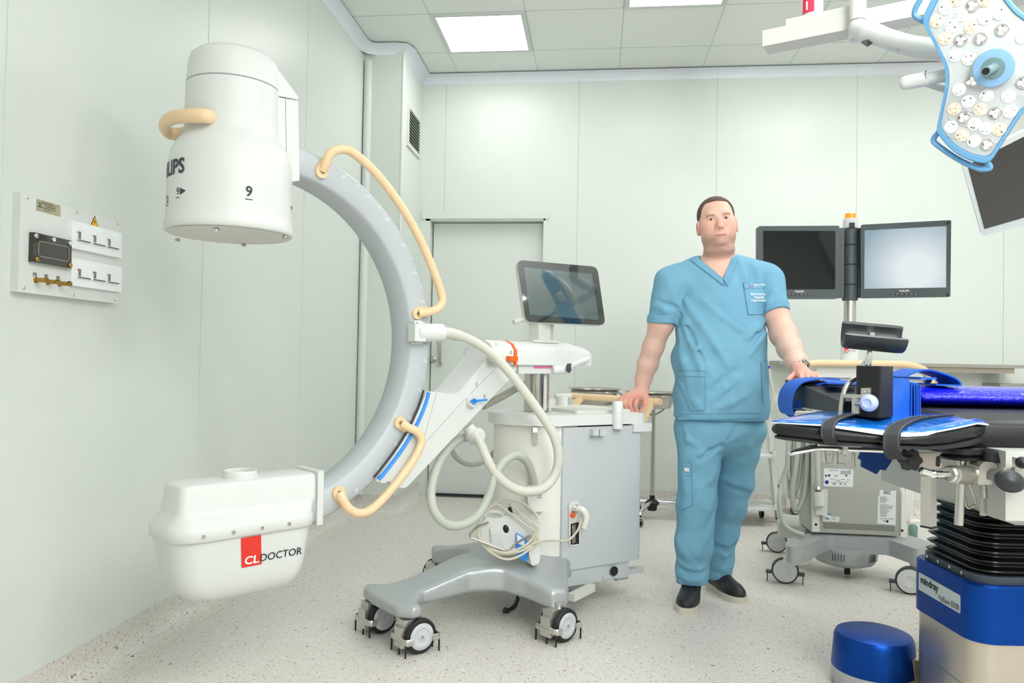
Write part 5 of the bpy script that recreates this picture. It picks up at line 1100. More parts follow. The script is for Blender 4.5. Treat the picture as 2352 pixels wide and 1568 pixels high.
bm = B(); P = [at(x, y, 2.03) for x, y in ((2250, 1070), (2256, 1063), (2262, 1060), (2283, 1062), (2291, 1068), (2290, 1076), (2274, 1075), (2266, 1084), (2265, 1100), (2280, 1104), (2280, 1113), (2246, 1113))]
prism(bm, rounded(P, .004, 3), F0*.05, .003, 2); obj('rail_clamp', bm, satin, ab)
bm = B(); tube(bm, [at(2207, 1110, 2.06), at(2202, 1205, 2.06)], .0115, 18); obj('vertical_rod', bm, satin, ab)
bm = B(); cyl(bm, at(2259, 1113, 2.05), at(2259, 1120, 2.05), .0075, seg=14); cyl(bm, at(2259, 1119, 2.05), at(2260, 1144, 2.05), .0085, .0095, seg=18, bev=.002); p = at(2258, 1163, 2.05); box(bm, p, (.014, .008, .048), Matrix.Rotation(YAW, 3, 'Z'), bev=.003); obj('clamp_screw', bm, steel, ab)
bm = B(); tube(bm, rounded([at(2225, 1108, 2.1), at(2244, 1156, 2.1), at(2222, 1171, 2.1), at(2212, 1120, 2.1)], .012, 4, False), .0028, 8); obj('release_loop', bm, steel, ab)
bm = B(); tube(bm, rounded([at(1874, 1024, 2.15), at(1816, 1038, 2.05), at(1813, 1042, 2.03), at(1880, 1029, 2.03), at(2035, 1035, 2.02)], .012, 4, False), .0062, 12); obj('accessory_rail', bm, chrome, ab)
bm = B()
for x, y0, y1, w, h in ((1940, 1020, 1042, .012, 0), ):
    a, b = at(x, y0, 2.01), at(x, y1, 2.01); box(bm, (a+b)/2, (w, .012, a.z-b.z), Matrix.Rotation(YAW, 3, 'Z') @ Matrix.Rotation(.15, 3, 'Y'), bev=.002)
obj('rail_clip', bm, satin, ab)
for x0, y0, x1, y1, r in ((1888, 1018, 1893, 1062, .0075), (1920, 1022, 1917, 1066, .0085), (1960, 1040, 1959, 1073, .0055)):
    bm = B(); cyl(bm, at(x0, y0, 2.12), at(x1, y1, 2.12), r*.8, r, seg=16, bev=.001); obj('socket_pin', bm, satin, ab)
# blue gel sheet lying on the arm board
gt = [(1772, 969, 2.02), (1886, 975, 1.962), (1960, 982, 1.945), (2040, 993, 1.93), (2085, 995, 1.925), (2140, 991, 1.93), (2190, 982, 1.955), (2240, 972, 2.01), (2268, 974, 2.07), (2262, 965, 2.17), (2240, 957, 2.215), (2050, 951.5, 2.215), (1872, 948, 2.195)]
gel_b = bpy.data.materials.new('blue gel'); gel_b.use_nodes = True; nt = gel_b.node_tree; b_ = nt.nodes['Principled BSDF']; b_.inputs['Base Color'].default_value = (*lin((22, 112, 214)), 1); b_.inputs['Roughness'].default_value = .12; b_.inputs['Coat Weight'].default_value = .5; b_.inputs['Coat Roughness'].default_value = .03
tcn = nt.nodes.new('ShaderNodeTexCoord'); nz = nt.nodes.new('ShaderNodeTexNoise'); nz.inputs['Scale'].default_value = 26; nz.inputs['Detail'].default_value = 2; nz.inputs['Distortion'].default_value = .8; bp = nt.nodes.new('ShaderNodeBump'); bp.inputs['Strength'].default_value = .35; bp.inputs['Distance'].default_value = .006
nt.links.new(tcn.outputs['Object'], nz.inputs['Vector']); nt.links.new(nz.outputs[0], bp.inputs['Height']); nt.links.new(bp.outputs[0], b_.inputs['Normal'])
P = [at(*p) for p in gt]; bm = B(); loft(bm, [[p-V((0, 0, .002)) for p in P], [p+V((0, 0, .001)) for p in P], shrink(P, .012, .006), shrink(P, .03, .007)]); gs = obj('blue_gel_sheet', bm, gel_b, sharp=80)
tag(gs, 'glossy blue gel sheet lying on the black arm board', 'gel pad')
bm = B(); P = [at(x, y, d) for x, y, d in ((1770, 971, 2.02), (1886, 978, 1.958), (1960, 989, 1.94), (2040, 1001, 1.925), (2085, 1003, 1.92), (2130, 1000, 1.921), (2150, 993, 1.925))]; Q = [at(x, y, d) for x, y, d in ((1772, 969.5, 2.02), (1886, 975, 1.962), (1960, 982, 1.945), (2040, 992, 1.93), (2085, 994, 1.925), (2130, 992, 1.926), (2150, 990, 1.93))]
grid_sheet(bm, [P, Q], .0016); P = [at(x, y, d) for x, y, d in ((2150, 993, 1.925), (2200, 984, 1.955), (2245, 974, 2.01), (2272, 977, 2.07))]; Q = [at(x, y, d) for x, y, d in ((2150, 990, 1.93), (2200, 980, 1.96), (2243, 971, 2.012), (2268, 973, 2.075))]; grid_sheet(bm, [P, Q], .0016); obj('clear_border', bm, mat('clear film', (226, 232, 240), .15, coat=.5), gs)
# long gel pad on the table
gel_d = gel_b.copy(); gel_d.name = 'deep blue gel'; gb = gel_d.node_tree.nodes['Principled BSDF']; gb.inputs['Base Color'].default_value = (*lin((16, 22, 214)), 1)
for nd in gel_d.node_tree.nodes:
    if nd.type == 'TEX_NOISE': nd.inputs['Scale'].default_value = 40; nd.inputs['Distortion'].default_value = 2.5
    if nd.type == 'BUMP': nd.inputs['Strength'].default_value = .8; nd.inputs['Distance'].default_value = .008
bm = B(); rs = []
for x in (1.27, 1.28, 1.9, 2.5):
    k = 1 if x > 1.275 else .9
    rs.append([yw(x, 2.53+math.cos(a)*.145*k, .953+math.sin(a)*(.036 if math.sin(a) > 0 else .03)*k) for a in np.linspace(0, 2*math.pi, 40)[:-1]])
loft(bm, rs); tag(obj('gel_bolster', bm, gel_d), 'long deep blue glossy gel bolster lying along the black table top at the right edge', 'gel pad')
# blue straps
bl = mat('blue strap fabric', (14, 92, 200), .55, bump=(300, .15))
fs1 = strap([(1912, 870.5, 2.70), (1880, 868, 2.70), (1850, 871, 2.70), (1826, 878, 2.70), (1810, 895, 2.70), (1803, 920, 2.70), (1806, 943, 2.70), (1815, 951, 2.70), (1823, 945, 2.70), (1827, 925, 2.70), (1838, 902, 2.70), (1856, 886, 2.70), (1885, 878, 2.70), (1960, 879, 2.70)], lambda t: F0*.13, bl, .005, nm='blue_strap')
tag(fs1, 'blue strap looped round the pad end under the man\'s hand', 'strap', 'blue table straps')
bm = B(); P = [at(x, y, 2.74) for x, y in ((1797, 938), (1820, 950), (1823, 944), (1825, 952), (1822, 962), (1812, 956), (1798, 945))]; prism(bm, P, F0*.01); obj('strap_tail', bm, bl, fs1)
bm = B(); P = [at(x, y, d) for x, y, d in ((1890, 876, 2.62), (1965, 878, 2.6), (1965, 884, 2.45), (1900, 882, 2.45))]; prism(bm, P, (0, 0, .006), .001); obj('strap_flat', bm, bl, fs1)
t = thing('folded_blue_strap', 'thick folded blue strap beside the black block, its end arched over the table', 'strap', at(2080, 955, 2.2), 'blue table straps')
strap([(2052, 866, 2.5), (2072, 857, 2.5), (2092, 850, 2.5), (2112, 849, 2.5), (2140, 856, 2.5), (2166, 866, 2.5), (2178, 875, 2.5), (2180, 883, 2.5), (2160, 883, 2.5), (2125, 882, 2.5)], lambda t: F0*.13, bl, .005, par=t, nm='strap_arch')
bm = B(); rows = []
for i in range(9):
    v = i/8; y = 868+(956-868)*v; rows.append([at(2050+ (x-2050)*(1), y+ (3*math.sin(3*v) if 0 else 0)+(2 if x > 2080 else 0)*(1-v), 2.16-.004*math.sin(4*v+x*.1)) for x in (2050, 2058, 2066, 2074, 2082, 2088)])
grid_sheet(bm, rows, .006); obj('strap_front', bm, bl, t)
for k, (xa, xb) in enumerate(((2087, 2092), (2092, 2097), (2097, 2101), (2100, 2105))):
    strap([(xa, 957, 2.17+.012*k), (xa+.5, 925, 2.17+.012*k), (xa+1, 890, 2.17+.012*k), (xa+3, 879+k, 2.17+.012*k), (xb+1, 882+k, 2.17+.012*k), (xb+2.5, 905, 2.17+.012*k), (xb+3, 957, 2.17+.012*k)], lambda t: F0*.03, bl, .0028, par=t, nm='strap_fold')
bm = B(); box(bm, at(2071, 866, 2.32), (.045, .3, .006), Matrix.Rotation(YAW, 3, 'Z'), bev=.002); obj('strap_top', bm, bl, t)
bm = B(); lathe(bm, [(.001, -.01), (.01, -.01), (.012, 0), (.01, .01), (.001, .01)], at(2130, 873, 2.56), -F0, 18); tag(obj('chrome_stud', bm, chrome), 'small chrome stud inside the arched blue strap', 'fitting')
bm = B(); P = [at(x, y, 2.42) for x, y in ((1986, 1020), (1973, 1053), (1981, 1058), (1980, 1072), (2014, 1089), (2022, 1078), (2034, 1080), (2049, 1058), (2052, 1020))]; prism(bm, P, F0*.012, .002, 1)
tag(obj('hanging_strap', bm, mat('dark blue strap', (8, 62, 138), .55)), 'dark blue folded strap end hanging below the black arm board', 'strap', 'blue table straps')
# side support block with clamp
sd = thing('side_support', 'black padded block with a pale blue clamp knob standing on the operating table', 'side support', at(2008, 955, 2.1))
zl, zh = at(1993, 957, 2.04).z, at(1993, 840, 2.04).z
P = [at(1964, 900, 2.06), at(2022, 900, 1.99), at(2053, 900, 2.09), at(1998, 900, 2.16)]
bm = B(); prism(bm, rounded([V((p.x, p.y, zl)) for p in P], .012, 4), (0, 0, zh-zl), .016, 5); blk = obj('padded_block', bm, pu, sd)
nB = (P[1]-P[0]).cross(V((0, 0, 1))).normalized(); nB = nB if nB.dot(F0) < 0 else -nB
def bf(x, y, off=0): return onP(x, y, P[0]+nB*off, nB)
bm = B(); prism(bm, rounded([bf(1980, 891), bf(2002, 890), bf(2001, 916), bf(1979, 914)], .003, 3), nB*.004, .001); bp2 = obj('fixing_plate', bm, satin, sd)
for x, y in ((1985, 899), (1996, 898), (1984, 907)): bm = B(); lathe(bm, [(.001, 0), (.003, 0), (.002, .002), (.001, .002)], bf(x, y, .004), nB, 12); obj('screw', bm, steel, bp2)
bm = B(); prism(bm, [bf(x, y, .004) for x, y in ((1951, 905), (2000, 906), (2001, 913), (1951, 913))], nB*.03, .002); p, q = bf(1966, 912, .02), bf(1966, 950, .02); cyl(bm, V((p.x, p.y, q.z)), p, .0105, seg=20, bev=.001); tube(bm, [bf(1966, 927, .03), bf(1985, 926, .045)], .006, 12); obj('clamp_body', bm, satin, sd)
bm = B(); c = bf(1996, 925, .052); lathe(bm, [(.001, -.024), (.009, -.024), (.016, -.018), (.0215, -.006), (.0225, .004), (.02, .014), (.015, .02), (.011, .021), (.009, .018), (.001, .017)], c, (nB+R0*.55).normalized(), 30); obj('clamp_knob', bm, mat('pale blue knob', (170, 184, 228), .4), sd)
bm = B(); tube(bm, [at(1931, 958, 2.08), at(1933, 930, 2.08), at(1939, 900, 2.08), at(1949, 881, 2.085), at(1962, 871, 2.1), at(1980, 866, 2.12)], .0068, 14, 6); obj('bent_tube', bm, satin, sd)
# arm gutter
ag = thing('arm_gutter', 'black curved arm trough on a chrome post above the black block', 'arm rest', at(1992, 838, 2.1))
ga, gb_ = at(1938, 756, 2.1), at(2080, 769, 2.06); ax_ = (gb_-ga).normalized(); nr_ = V((0, 0, 1)); fr_ = (-F0-ax_*(-F0).dot(ax_)).normalized(); up_ = ax_.cross(fr_); up_ = up_ if up_.z > 0 else -up_
def arc2(c, r0, r1, a0, a1, n=22):
    o = [c+fr_*(math.cos(a)*r1)+up_*(math.sin(a)*r1) for a in np.linspace(a0, a1, n)]; i = [c+fr_*(math.cos(a)*r0)+up_*(math.sin(a)*r0) for a in np.linspace(a1, a0, n)]; return o+i
a0, a1 = math.radians(-20), math.radians(-212)
sec = [(0, .040, .046), (.004, .036, .050), (.02, .0355, .0515), ((gb_-ga).length-.02, .0355, .0515), ((gb_-ga).length-.004, .036, .050), ((gb_-ga).length, .040, .046)]
bm = B(); loft(bm, [arc2(ga+ax_*s, r0, r1, a0, a1) for s, r0, r1 in sec]); obj('trough', bm, mat('trough black', (46, 49, 51), .4, bump=(200, .05)), ag, sharp=50)
bm = B(); lathe(bm, [(.001, 0), (.0085, 0), (.0095, .02), (.0065, .045), (.008, .075), (.008, .09)], at(1993, 838, 2.1), (at(2000, 790, 2.1)-at(1993, 838, 2.1)), 24); obj('chrome_post', bm, chrome, ag)
bm = B(); lathe(bm, [(.001, -.012), (.022, -.012), (.024, -.006), (.022, 0), (.012, .004), (.009, .012), (.001, .012)], at(1990, 838, 2.12), seg=28); obj('post_base', bm, chrome, ag)
# table extras: tube under the strap and small chrome parts
# ---------------------------------------------------------------- surgical light
LD = 2.1
lc = CAM+ray(2285, 155)*LD
nl = (RT*-.60+UP*-.32+FW*-.73).normalized()
lx = (RT-nl*RT.dot(nl)).normalized(); ly = nl.cross(lx)
def lp_(x, y, off=0): return onP(x, y, lc+nl*off, nl)
def l2(x, y): q = lp_(x, y)-lc; return np.array([q.dot(lx), q.dot(ly)])
def l3(p, off=0): return lc+lx*float(p[0])+ly*float(p[1])+nl*off
lbl = mat('lamp blue', (112, 172, 218), .35); lgr = mat('lamp face grey', (206, 211, 213), .3, coat=.3)
sl = thing('surgical_light', 'large blue and white surgical LED light head hanging at the top right', 'surgical light', lc)
sgn = 1
outl_px = [(2178, 166), (2149, 303), (2186, 347), (2228, 370), (2271, 378), (2366, 232), (2500, 262), (2525, 180), (2512, 90), (2345, 36), (2275, -60), (2220, -78), (2160, -45), (2116, 46)]
rl = [.05, .02, .06, .06, .02, .05, .02, .06, .02, .05, .02, .06, .06, .02]
O1 = rounded([lp_(*p) for p in outl_px], rl, 5)
def scl(P, k, off): return [lc+(p-lc)*k+nl*off for p in P]
bm = B(); loft(bm, [scl(O1, .80, -.085), scl(O1, .95, -.06), scl(O1, 1.0, -.03), scl(O1, 1.0, .0), scl(O1, .985, .008), scl(O1, .93, .009), scl(O1, .92, .0), scl(O1, .88, -.002)], True); hd = obj('head_frame', bm, lbl, sl, sharp=35)
bm = B(); loft(bm, [scl(O1, .919, -.004), scl(O1, .919, .0035), scl(O1, .91, .0045)], True); fcp = obj('lens_panel', bm, lgr, sl)
bm = B(); loft(bm, [scl(O1, .78, -.086), scl(O1, .55, -.115), scl(O1, .3, -.125)], True); obj('back_shell', bm, white, sl)
leds = [(1658, 72), (1760, 0), (1897, 50), (2018, 0), (1583, 183), (1795, 132), (2006, 160), (2148, 120), (1712, 230), (1885, 243), (2158, 265), (1654, 337), (1795, 355), (1968, 343), (1742, 488), (1866, 522), (2345, 330), (1890, 718), (1780, 790), (2022, 843), (2213, 850), (1860, 895), (1735, 960), (1967, 965), (2095, 998), (2228, 985), (1817, 1037), (1912, 1095), (2016, 1133), (2134, 1143), (1707, 1120), (1804, 1193), (1909, 1245), (2028, 1278), (2345, 730)]
warm = {1, 3, 4, 9, 11, 19 - 19 + 22, 23, 29, 31}; dimk = {2, 10, 12, 13, 17, 24, 26, 33, 34}
lensW = mat('lens clear', (240, 242, 242), .08, coat=.6, emit=.12); lensY = mat('lens warm', (244, 226, 204), .08, coat=.6, emit=.1); lensD = mat('lens dim', (196, 192, 188), .06, .3, coat=.6, emit=.04)
facet = mat('lens facet', (120, 122, 124), .1, .8); hot = mat('lens core', (250, 252, 250), .15, emit=.5)
random.seed(7)
for i, (x, y) in enumerate(leds):
    p = lp_(1740+x/3.843, y/3.843, .0045); m_ = lensY if i in warm else lensD if i in dimk else lensW; r = .0163
    bm = B(); lathe(bm, [(r*1.06, 0), (r*1.06, .0018), (r*.95, .0026), (r*.92, .0012), (r*.7, .0022), (r*.3, .0028), (.001, .003)], p, nl, 28); o = obj('led_lens', bm, m_, fcp)
    bm = B(); a0 = random.uniform(0, 6)
    for j in range(3):
        a = a0+2.09*j; q = p+lx*(math.cos(a)*r*.45)+ly*(math.sin(a)*r*.45)+nl*.003; lathe(bm, [(r*.36, 0), (r*.25, .0022), (.001, .003)], q, nl, 10, mi=0)
    for j in range(5 if i in dimk else 2):
        a = a0+random.uniform(0, 6); q = p+lx*(math.cos(a)*r*.62)+ly*(math.sin(a)*r*.62)+nl*.0034; lathe(bm, [(r*.16, 0), (.001, .001)], q, nl, 5, mi=1)
    obj('lens_facets', bm, [m_ if i not in dimk else hot, facet], o)
# hub, ring and sterile handle
bm = B(); lathe(bm, [(.057, .005), (.054, .010), (.05, .013), (.001, .013)], lc, nl, 48); obj('hub_dome', bm, lgr, sl)
bm = B(); lathe(bm, [(.001, .012), (.0495, .012), (.0505, .024), (.048, .030), (.027, .033), (.001, .033)], lc, nl, 48); obj('hub_ring', bm, mat('hub blue', (140, 184, 224), .35), sl)
bm = B(); lathe(bm, [(.001, .033), (.0285, .033), (.027, .037), (.001, .038)], lc, nl, 36); lathe(bm, [(.0155, .036), (.012, .05), (.0115, .15), (.0125, .165), (.009, .166), (.0085, .14), (.001, .14)], lc, nl, 24); obj('sterile_handle', bm, mat('handle slate', (118, 144, 148), .4), sl)
bm = B(); lathe(bm, [(.001, .1645), (.0085, .1645), (.0085, .1655), (.001, .1655)], lc, nl, 9); obj('handle_socket', bm, black, sl)
bm = B()
for px_ in ((2212, 345), (2185, 5)):
    v_ = l2(*px_); a0 = math.atan2(v_[1], v_[0])
    for rr_, wid in ((.125, .5), (.165, .42), (.205, .38)): tube(bm, [l3((rr_*math.cos(a0+a), rr_*math.sin(a0+a)), .0048) for a in np.linspace(-wid, wid, 14)], .0008, 4)
obj('panel_groove', bm, mat('groove grey', (170, 176, 178), .4), fcp)
def railh(px0, px1, pxs):
    bm = B(); tube(bm, [lp_(*p, -.02) for p in (px0, *pxs, px1)], .0075, 10, 6, flat=1.2); obj('rail_handle', bm, lbl, sl)
railh((2160, 299), (2262, 366), ((2145, 318), (2152, 332), (2200, 365), (2245, 386), (2262, 388), (2274, 384)))
railh((2127, 52), (2168, -38), ((2103, 38), (2101, 24), (2112, 2), (2130, -25), (2142, -42)))
bm = B(); P = [lp_(x, y, -.05) for x, y in ((2210, 165), (2165, 172))]; tube(bm, [lp_(2200, 168, -.05), lp_(2135, 180, -.05)], .0185, 20); tube(bm, [lp_(2135, 180, -.05), lp_(2082, 190, -.05)], .0205, 20); ball(bm, lp_(2082, 190, -.05), .0205, 20); obj('side_grip', bm, white, sl)
bm = B(); tube(bm, [lp_(2131, 177, -.05)+V((0, 0, 0)), lp_(2130.2, 177.3, -.05)], .0208, 20); obj('grip_ring', bm, dark, sl)
bm = B(); tube(bm, [lp_(2120, 188, -.10), lp_(2200, 212, -.10)], .012, 14); obj('grip_fork', bm, off_white, sl)
# spring arm and drop tube that carry the light
AD = 2.55
def aa(x, y, d=AD): return at(x, y, d)
bm = B(); z_ = aa(1970, 48).z; p = aa(1970, 48); cyl(bm, (p.x, p.y, z_), (p.x, p.y, HC), .0265, seg=28); obj('drop_tube', bm, white, sl)
bm = B(); cyl(bm, (p.x, p.y, aa(1970, 92).z), (p.x, p.y, z_-.002), .0275, seg=28, bev=.004); tube(bm, [aa(1970, 70), aa(1990, 74, 2.5), aa(2010, 80, 2.47)], lambda t: .030+.004*t, 20, 4); obj('elbow_joint', bm, white, sl)
bm = B(); tube(bm, [aa(1996, 78, 2.49), aa(2012, 80, 2.46), aa(2040, 90, 2.42), aa(2090, 105, 2.36), aa(2150, 114, 2.3), aa(2250, 130, 2.28)], lambda t: .037-.006*min(t*3, 1), 24, 6, flat=1); arm_ = obj('spring_arm', bm, white, sl)
bm = B(); a, b, d_ = aa(1978, 98, 2.46), aa(2004, 100, 2.44), aa(1992, 108, 2.44); prism(bm, [a, d_, b, aa(1992, 93, 2.44)], (0, 0, .004)); obj('joint_cover', bm, dark, arm_)
bm = B(); prism(bm, [aa(2046, 110, 2.375), aa(2066, 113, 2.365), aa(2062, 117, 2.36), aa(2048, 114, 2.37)], V((0, 0, -.002))); obj('arm_tag', bm, mat('tag grey2', (140, 150, 156), .5), arm_)
bm = B(); q = CAM+ray(2285, 155)*2.28; tube(bm, [aa(2250, 130, 2.28), aa(2300, 145, 2.28), lc-nl*.11], .028, 18, 4); obj('head_yoke', bm, white, sl)
# ceiling pendant boom with its number
pb = thing('ceiling_boom', 'white rectangular ceiling boom with a red number one sign', 'ceiling boom', at(1850, 60, 2.7))
a0_, a1_ = at(1758, 82, 2.75), at(2110, -40, 2.35)
d_ = (a1_-a0_); d_ = V((d_.x, d_.y, 0)); pts = [(1745, 78), (1749, 104), (1772, 124), (1800, 116), (1764, 72)]
bm = B(); u_ = (a1_-a0_).normalized(); sd_ = u_.cross(V((0, 0, 1))).normalized(); zz = a0_.z
e0, e1 = at(1758, 98, 2.78), at(2130, -10, 2.5); e1.z = e0.z; u_ = (e1-e0).normalized(); Ab = Matrix((u_, V((0, 0, 1)).cross(u_), V((0, 0, 1)))).transposed(); L_ = (e1-e0).length+.4
box(bm, e0+u_*(L_/2), (L_, .085, .058), Ab, bev=.008, seg=3); obj('boom_beam', bm, off_white, pb)
bm = B(); box(bm, e0+u_*.20+V((0, 0, .04)), (.24, .07, .03), Ab, bev=.006); obj('boom_step', bm, off_white, pb)
c = at(1866, 14, 2.72); zt_ = e0.z+.055; bm = B(); lathe(bm, [(.001, zt_-.02), (.06, zt_-.02), (.056, zt_+.0), (.036, zt_+.006), (.036, HC), (.001, HC)], (c.x, c.y, 0), seg=32); obj('boom_spindle', bm, off_white, pb)
n_ = (V((CAM.x, CAM.y, 0))-V((c.x, c.y, 0))).normalized(); rx = V((-n_.y, n_.x, 0)); sg_o = V((c.x, c.y, 0))+n_*.0365
bm = B(); cz = onP(1847, 14, sg_o+V((0, 0, 2)), n_).z; b0 = math.atan2(n_.y, n_.x)
fn = lambda x, y: V((c.x+math.cos(b0+(x-.018)/.036)*.0372, c.y+math.sin(b0+(x-.018)/.036)*.0372, cz+.012+y)); rows = [[fn(x, y) for x in np.linspace(-.02, .024, 8)] for y in (-.035, .035)]; grid_sheet(bm, rows, .0006); si = obj('number_sign', bm, mat('sign red', (224, 50, 84), .5), pb)
fn2 = lambda x, y: V((c.x+math.cos(b0+(x-.018)/.036)*.0380, c.y+math.sin(b0+(x-.018)/.036)*.0380, cz+y)); bm = B(); write(bm, '1', .042, fn2, .03); obj('lettering', bm, lid_m, si)
# ---------------------------------------------------------------- tilted ceiling monitor
cmn = (RT*-.42+UP*-.30+FW*-.86).normalized(); c0_ = CAM+ray(2300, 430)*2.9
def cmf(x, y, o=0): return onP(x, y, c0_+cmn*o, cmn)
tm = thing('ceiling_monitor', 'tilted dark ceiling monitor with a pale bezel behind the surgical light', 'monitor', c0_)
cor = [(2208, 372), (2470, 240), (2490, 478), (2256, 543)]
bm = B(); prism(bm, rounded([cmf(*p) for p in cor], .008, 3), -cmn*.05, .006, 2); obj('monitor_case', bm, mat('bezel grey', (196, 202, 198), .45), tm)
ctr_ = (sum(p[0] for p in cor)/4, sum(p[1] for p in cor)/4)
bm = B(); quad(bm, [cmf(*p, .001) for p in ((2222, 379), (2455, 262), (2475, 464), (2261, 526))]); obj('monitor_glass', bm, mat('dark glass', (24, 25, 24), .04, coat=.8, spec=.8), tm)
bm = B(); p = cmf(2380, 400, -.09); tube(bm, [p, p+cmn*-.05+V((0, 0, .1)), V((p.x, p.y, HC))], .03, 14); obj('monitor_arm', bm, white, tm)
# ---------------------------------------------------------------- the man in scrubs
RN, FNv = np.array(R0), np.array(F0)
def loc_xf(v): return v[:, :1]*RN+v[:, 1:2]*FNv+v[:, 2:]*np.array([0, 0, 1.])
def J(x, y, d): p = at(x, y, d); return np.array([p.dot(R0), d, p.z])
def trace(prims, pts, d0=2.6):
    """where the lines of sight through image points meet a sculpted surface"""
    D = []
    for x, y in pts: r = ray(x, y); D.append([r.dot(R0), r.dot(F0), r.z])
    D = np.array(D); D /= np.linalg.norm(D, axis=1)[:, None]; t = np.full(len(D), d0); o = np.array([0, 0, CAM.z])
    for _ in range(70): t += np.clip(sdf_eval(prims, o+D*t[:, None])*.7, -.05, .2)
    q = o+D*t[:, None]; bad = np.abs(sdf_eval(prims, q)) > .012
    if bad.any() and not bad.all(): q[bad] = (o+D*np.median(t[~bad]))[bad]
    return q, D
def chain(pts, k=.03): return [RC(J(*a[:3]), J(*b[:3]), a[3], b[3], k) for a, b in zip(pts[:-1], pts[1:])]
man = thing('person', 'man in blue scrubs standing between the C-arm and the operating table, hands resting on both', 'person', R0*.86+F0*3.45)
# head frame
yawh, rolh = math.radians(-9), math.radians(6)
hf = np.array([math.sin(yawh), -math.cos(yawh), .0]); hx0 = np.array([math.cos(yawh), math.sin(yawh), 0]); hz0 = np.array([0, 0, 1.])
hx = hx0*math.cos(rolh)+hz0*math.sin(rolh); hz = hz0*math.cos(rolh)-hx0*math.sin(rolh)
HO = J(1646, 508, 3.44)+np.array([0, 0, 0]); HR = np.array([hx, hf, hz])
def hp(x, f, z): return HO+hx*x+hf*f+hz*z
def E(x, f, z, rx, rf, rz, k=.02, op='u'): return EL(hp(x, f, z), (rx, rf, rz), HR, k, op)
def C_(a, b, r0, r1=None, k=.02, op='u'): return RC(hp(*a), hp(*b), r0, r1, k, op)
head = [E(0, -.02, .03, .0785, .098, .079, .02), E(0, .018, -.035, .0735, .076, .085, .03), E(0, .022, -.08, .0675, .066, .045, .03), E(0, .078, -.107, .026, .024, .019, .024), E(0, .02, -.136, .064, .058, .03, .03), C_((-.034, .086, -.130), (0, .100, -.135), .0065, .0075, .012, 's'), C_((.034, .086, -.130), (0, .100, -.135), .0065, .0075, .012, 's'),
        E(-.043, .055, -.035, .03, .03, .03, .03), E(.043, .055, -.035, .03, .03, .03, .03), C_((-.03, .078, .02), (.03, .078, .02), .013, .013, .02)]
for s in (-1, 1):
    head += [E(s*.0835, .0, -.026, .0095, .02, .034, .006), E(s*.091, .006, -.024, .005, .011, .02, .004, 's')]
    head += [C_((s*.033, .108, -.004), (s*.033, .102, -.004), .017, .016, .014, 's')]
    head += [E(s*.0325, .077, -.002, .0155, .0145, .0135, .006), E(s*.0325, .094, -.0035, .0138, .016, .0041, .0015, 's')]
    head += [C_((s*.046, .080, .016), (s*.02, .090, .012), .006, .007, .008)]
head += [C_((0, .086, .006), (0, .110, -.036), .0080, .0130, .012), E(0, .113, -.041, .0135, .012, .011, .008), E(-.0155, .098, -.045, .0085, .011, .008, .005), E(.0155, .098, -.045, .0085, .011, .008, .005),
         E(-.008, .108, -.052, .0045, .007, .004, .002, 's'), E(.008, .108, -.052, .0045, .007, .004, .002, 's'), C_((-.021, .092, -.036), (-.03, .083, -.066), .003, .003, .008, 's'), C_((.021, .092, -.036), (.03, .083, -.066), .003, .003, .008, 's'),
         E(0, .082, -.07, .03, .018, .022, .02), C_((-.021, .09, -.0795), (0, .0985, -.0765), .0045, .0055, .006), C_((.021, .09, -.0795), (0, .0985, -.0765), .0045, .0055, .006), C_((-.017, .09, -.086), (.017, .09, -.086), .0065, .0065, .006),
         C_((-.027, .094, -.0825), (0, .105, -.0805), .0022, .0028, .002, 's'), C_((.027, .094, -.0825), (0, .105, -.0805), .0022, .0028, .002, 's')]
neck = [RC(hp(0, -.018, -.08), J(1650, 612, 3.478), .064, .062, .03), RC(J(1646, 606, 3.475), J(1560, 645, 3.48), .043, .05, .05), RC(J(1655, 606, 3.475), J(1748, 638, 3.48), .043, .05, .05)]
tors = [EL(J(1654, 690, 3.46), (.165, .095, .2), k=.05), EL(J(1654, 840, 3.44), (.17, .11, .22), k=.06), EL(J(1654, 950, 3.45), (.165, .1, .13), k=.05)]
armL = chain([(1537, 655, 3.47, .058), (1519, 742, 3.49, .054), (1500, 797, 3.53, .0445), (1488, 836, 3.56, .0435), (1478, 870, 3.58, .034), (1474, 896, 3.58, .0285)])
armR = chain([(1768, 650, 3.46, .058), (1781, 722, 3.41, .053), (1800, 768, 3.32, .054), (1814, 800, 3.22, .0475), (1828, 828, 3.08, .0385), (1836, 850, 2.96, .029)])
hb_ = 3.565
handL = [RC(J(1474, 894, 3.58), J(1470, 908, hb_), .028, .026, .02)]
kn = [(1429, 915), (1440, 911), (1452, 909), (1465, 911)]
for (x, y), dd in zip(kn, (.0, -.005, -.006, -.002)): handL.append(RC(J(1473, 897, 3.58), J(x+1, y, hb_+dd), .018, .0125, .018))
fing = [[(1429, 915), (1424, 926), (1425, 938)], [(1440, 911), (1434, 926), (1440, 943)], [(1452, 909), (1446, 928), (1452, 949)], [(1465, 911), (1459, 930), (1463, 953)]]
for f, dd in zip(fing, (0, -.005, -.006, -.002)):
    handL += [RC(J(*f[0], hb_+dd), J(*f[1], hb_-.022+dd), .0118, .0105, .005), RC(J(*f[1], hb_-.022+dd), J(*f[2], hb_-.012+dd), .0105, .0085, .004)]
handL += [RC(J(1477, 898, 3.57), J(1484, 914, 3.555), .017, .015, .012), RC(J(1484, 914, 3.555), J(1482, 931, 3.54), .0145, .012, .006), RC(J(1482, 931, 3.54), J(1470, 948, 3.54), .012, .009, .004)]
handR = [RC(J(1837, 851, 2.95), J(1845, 859, 2.88), .027, .024, .02)]
kr = [(1837, 861, 2.845), (1848, 860, 2.835), (1859, 862, 2.84), (1868, 864.5, 2.86)]
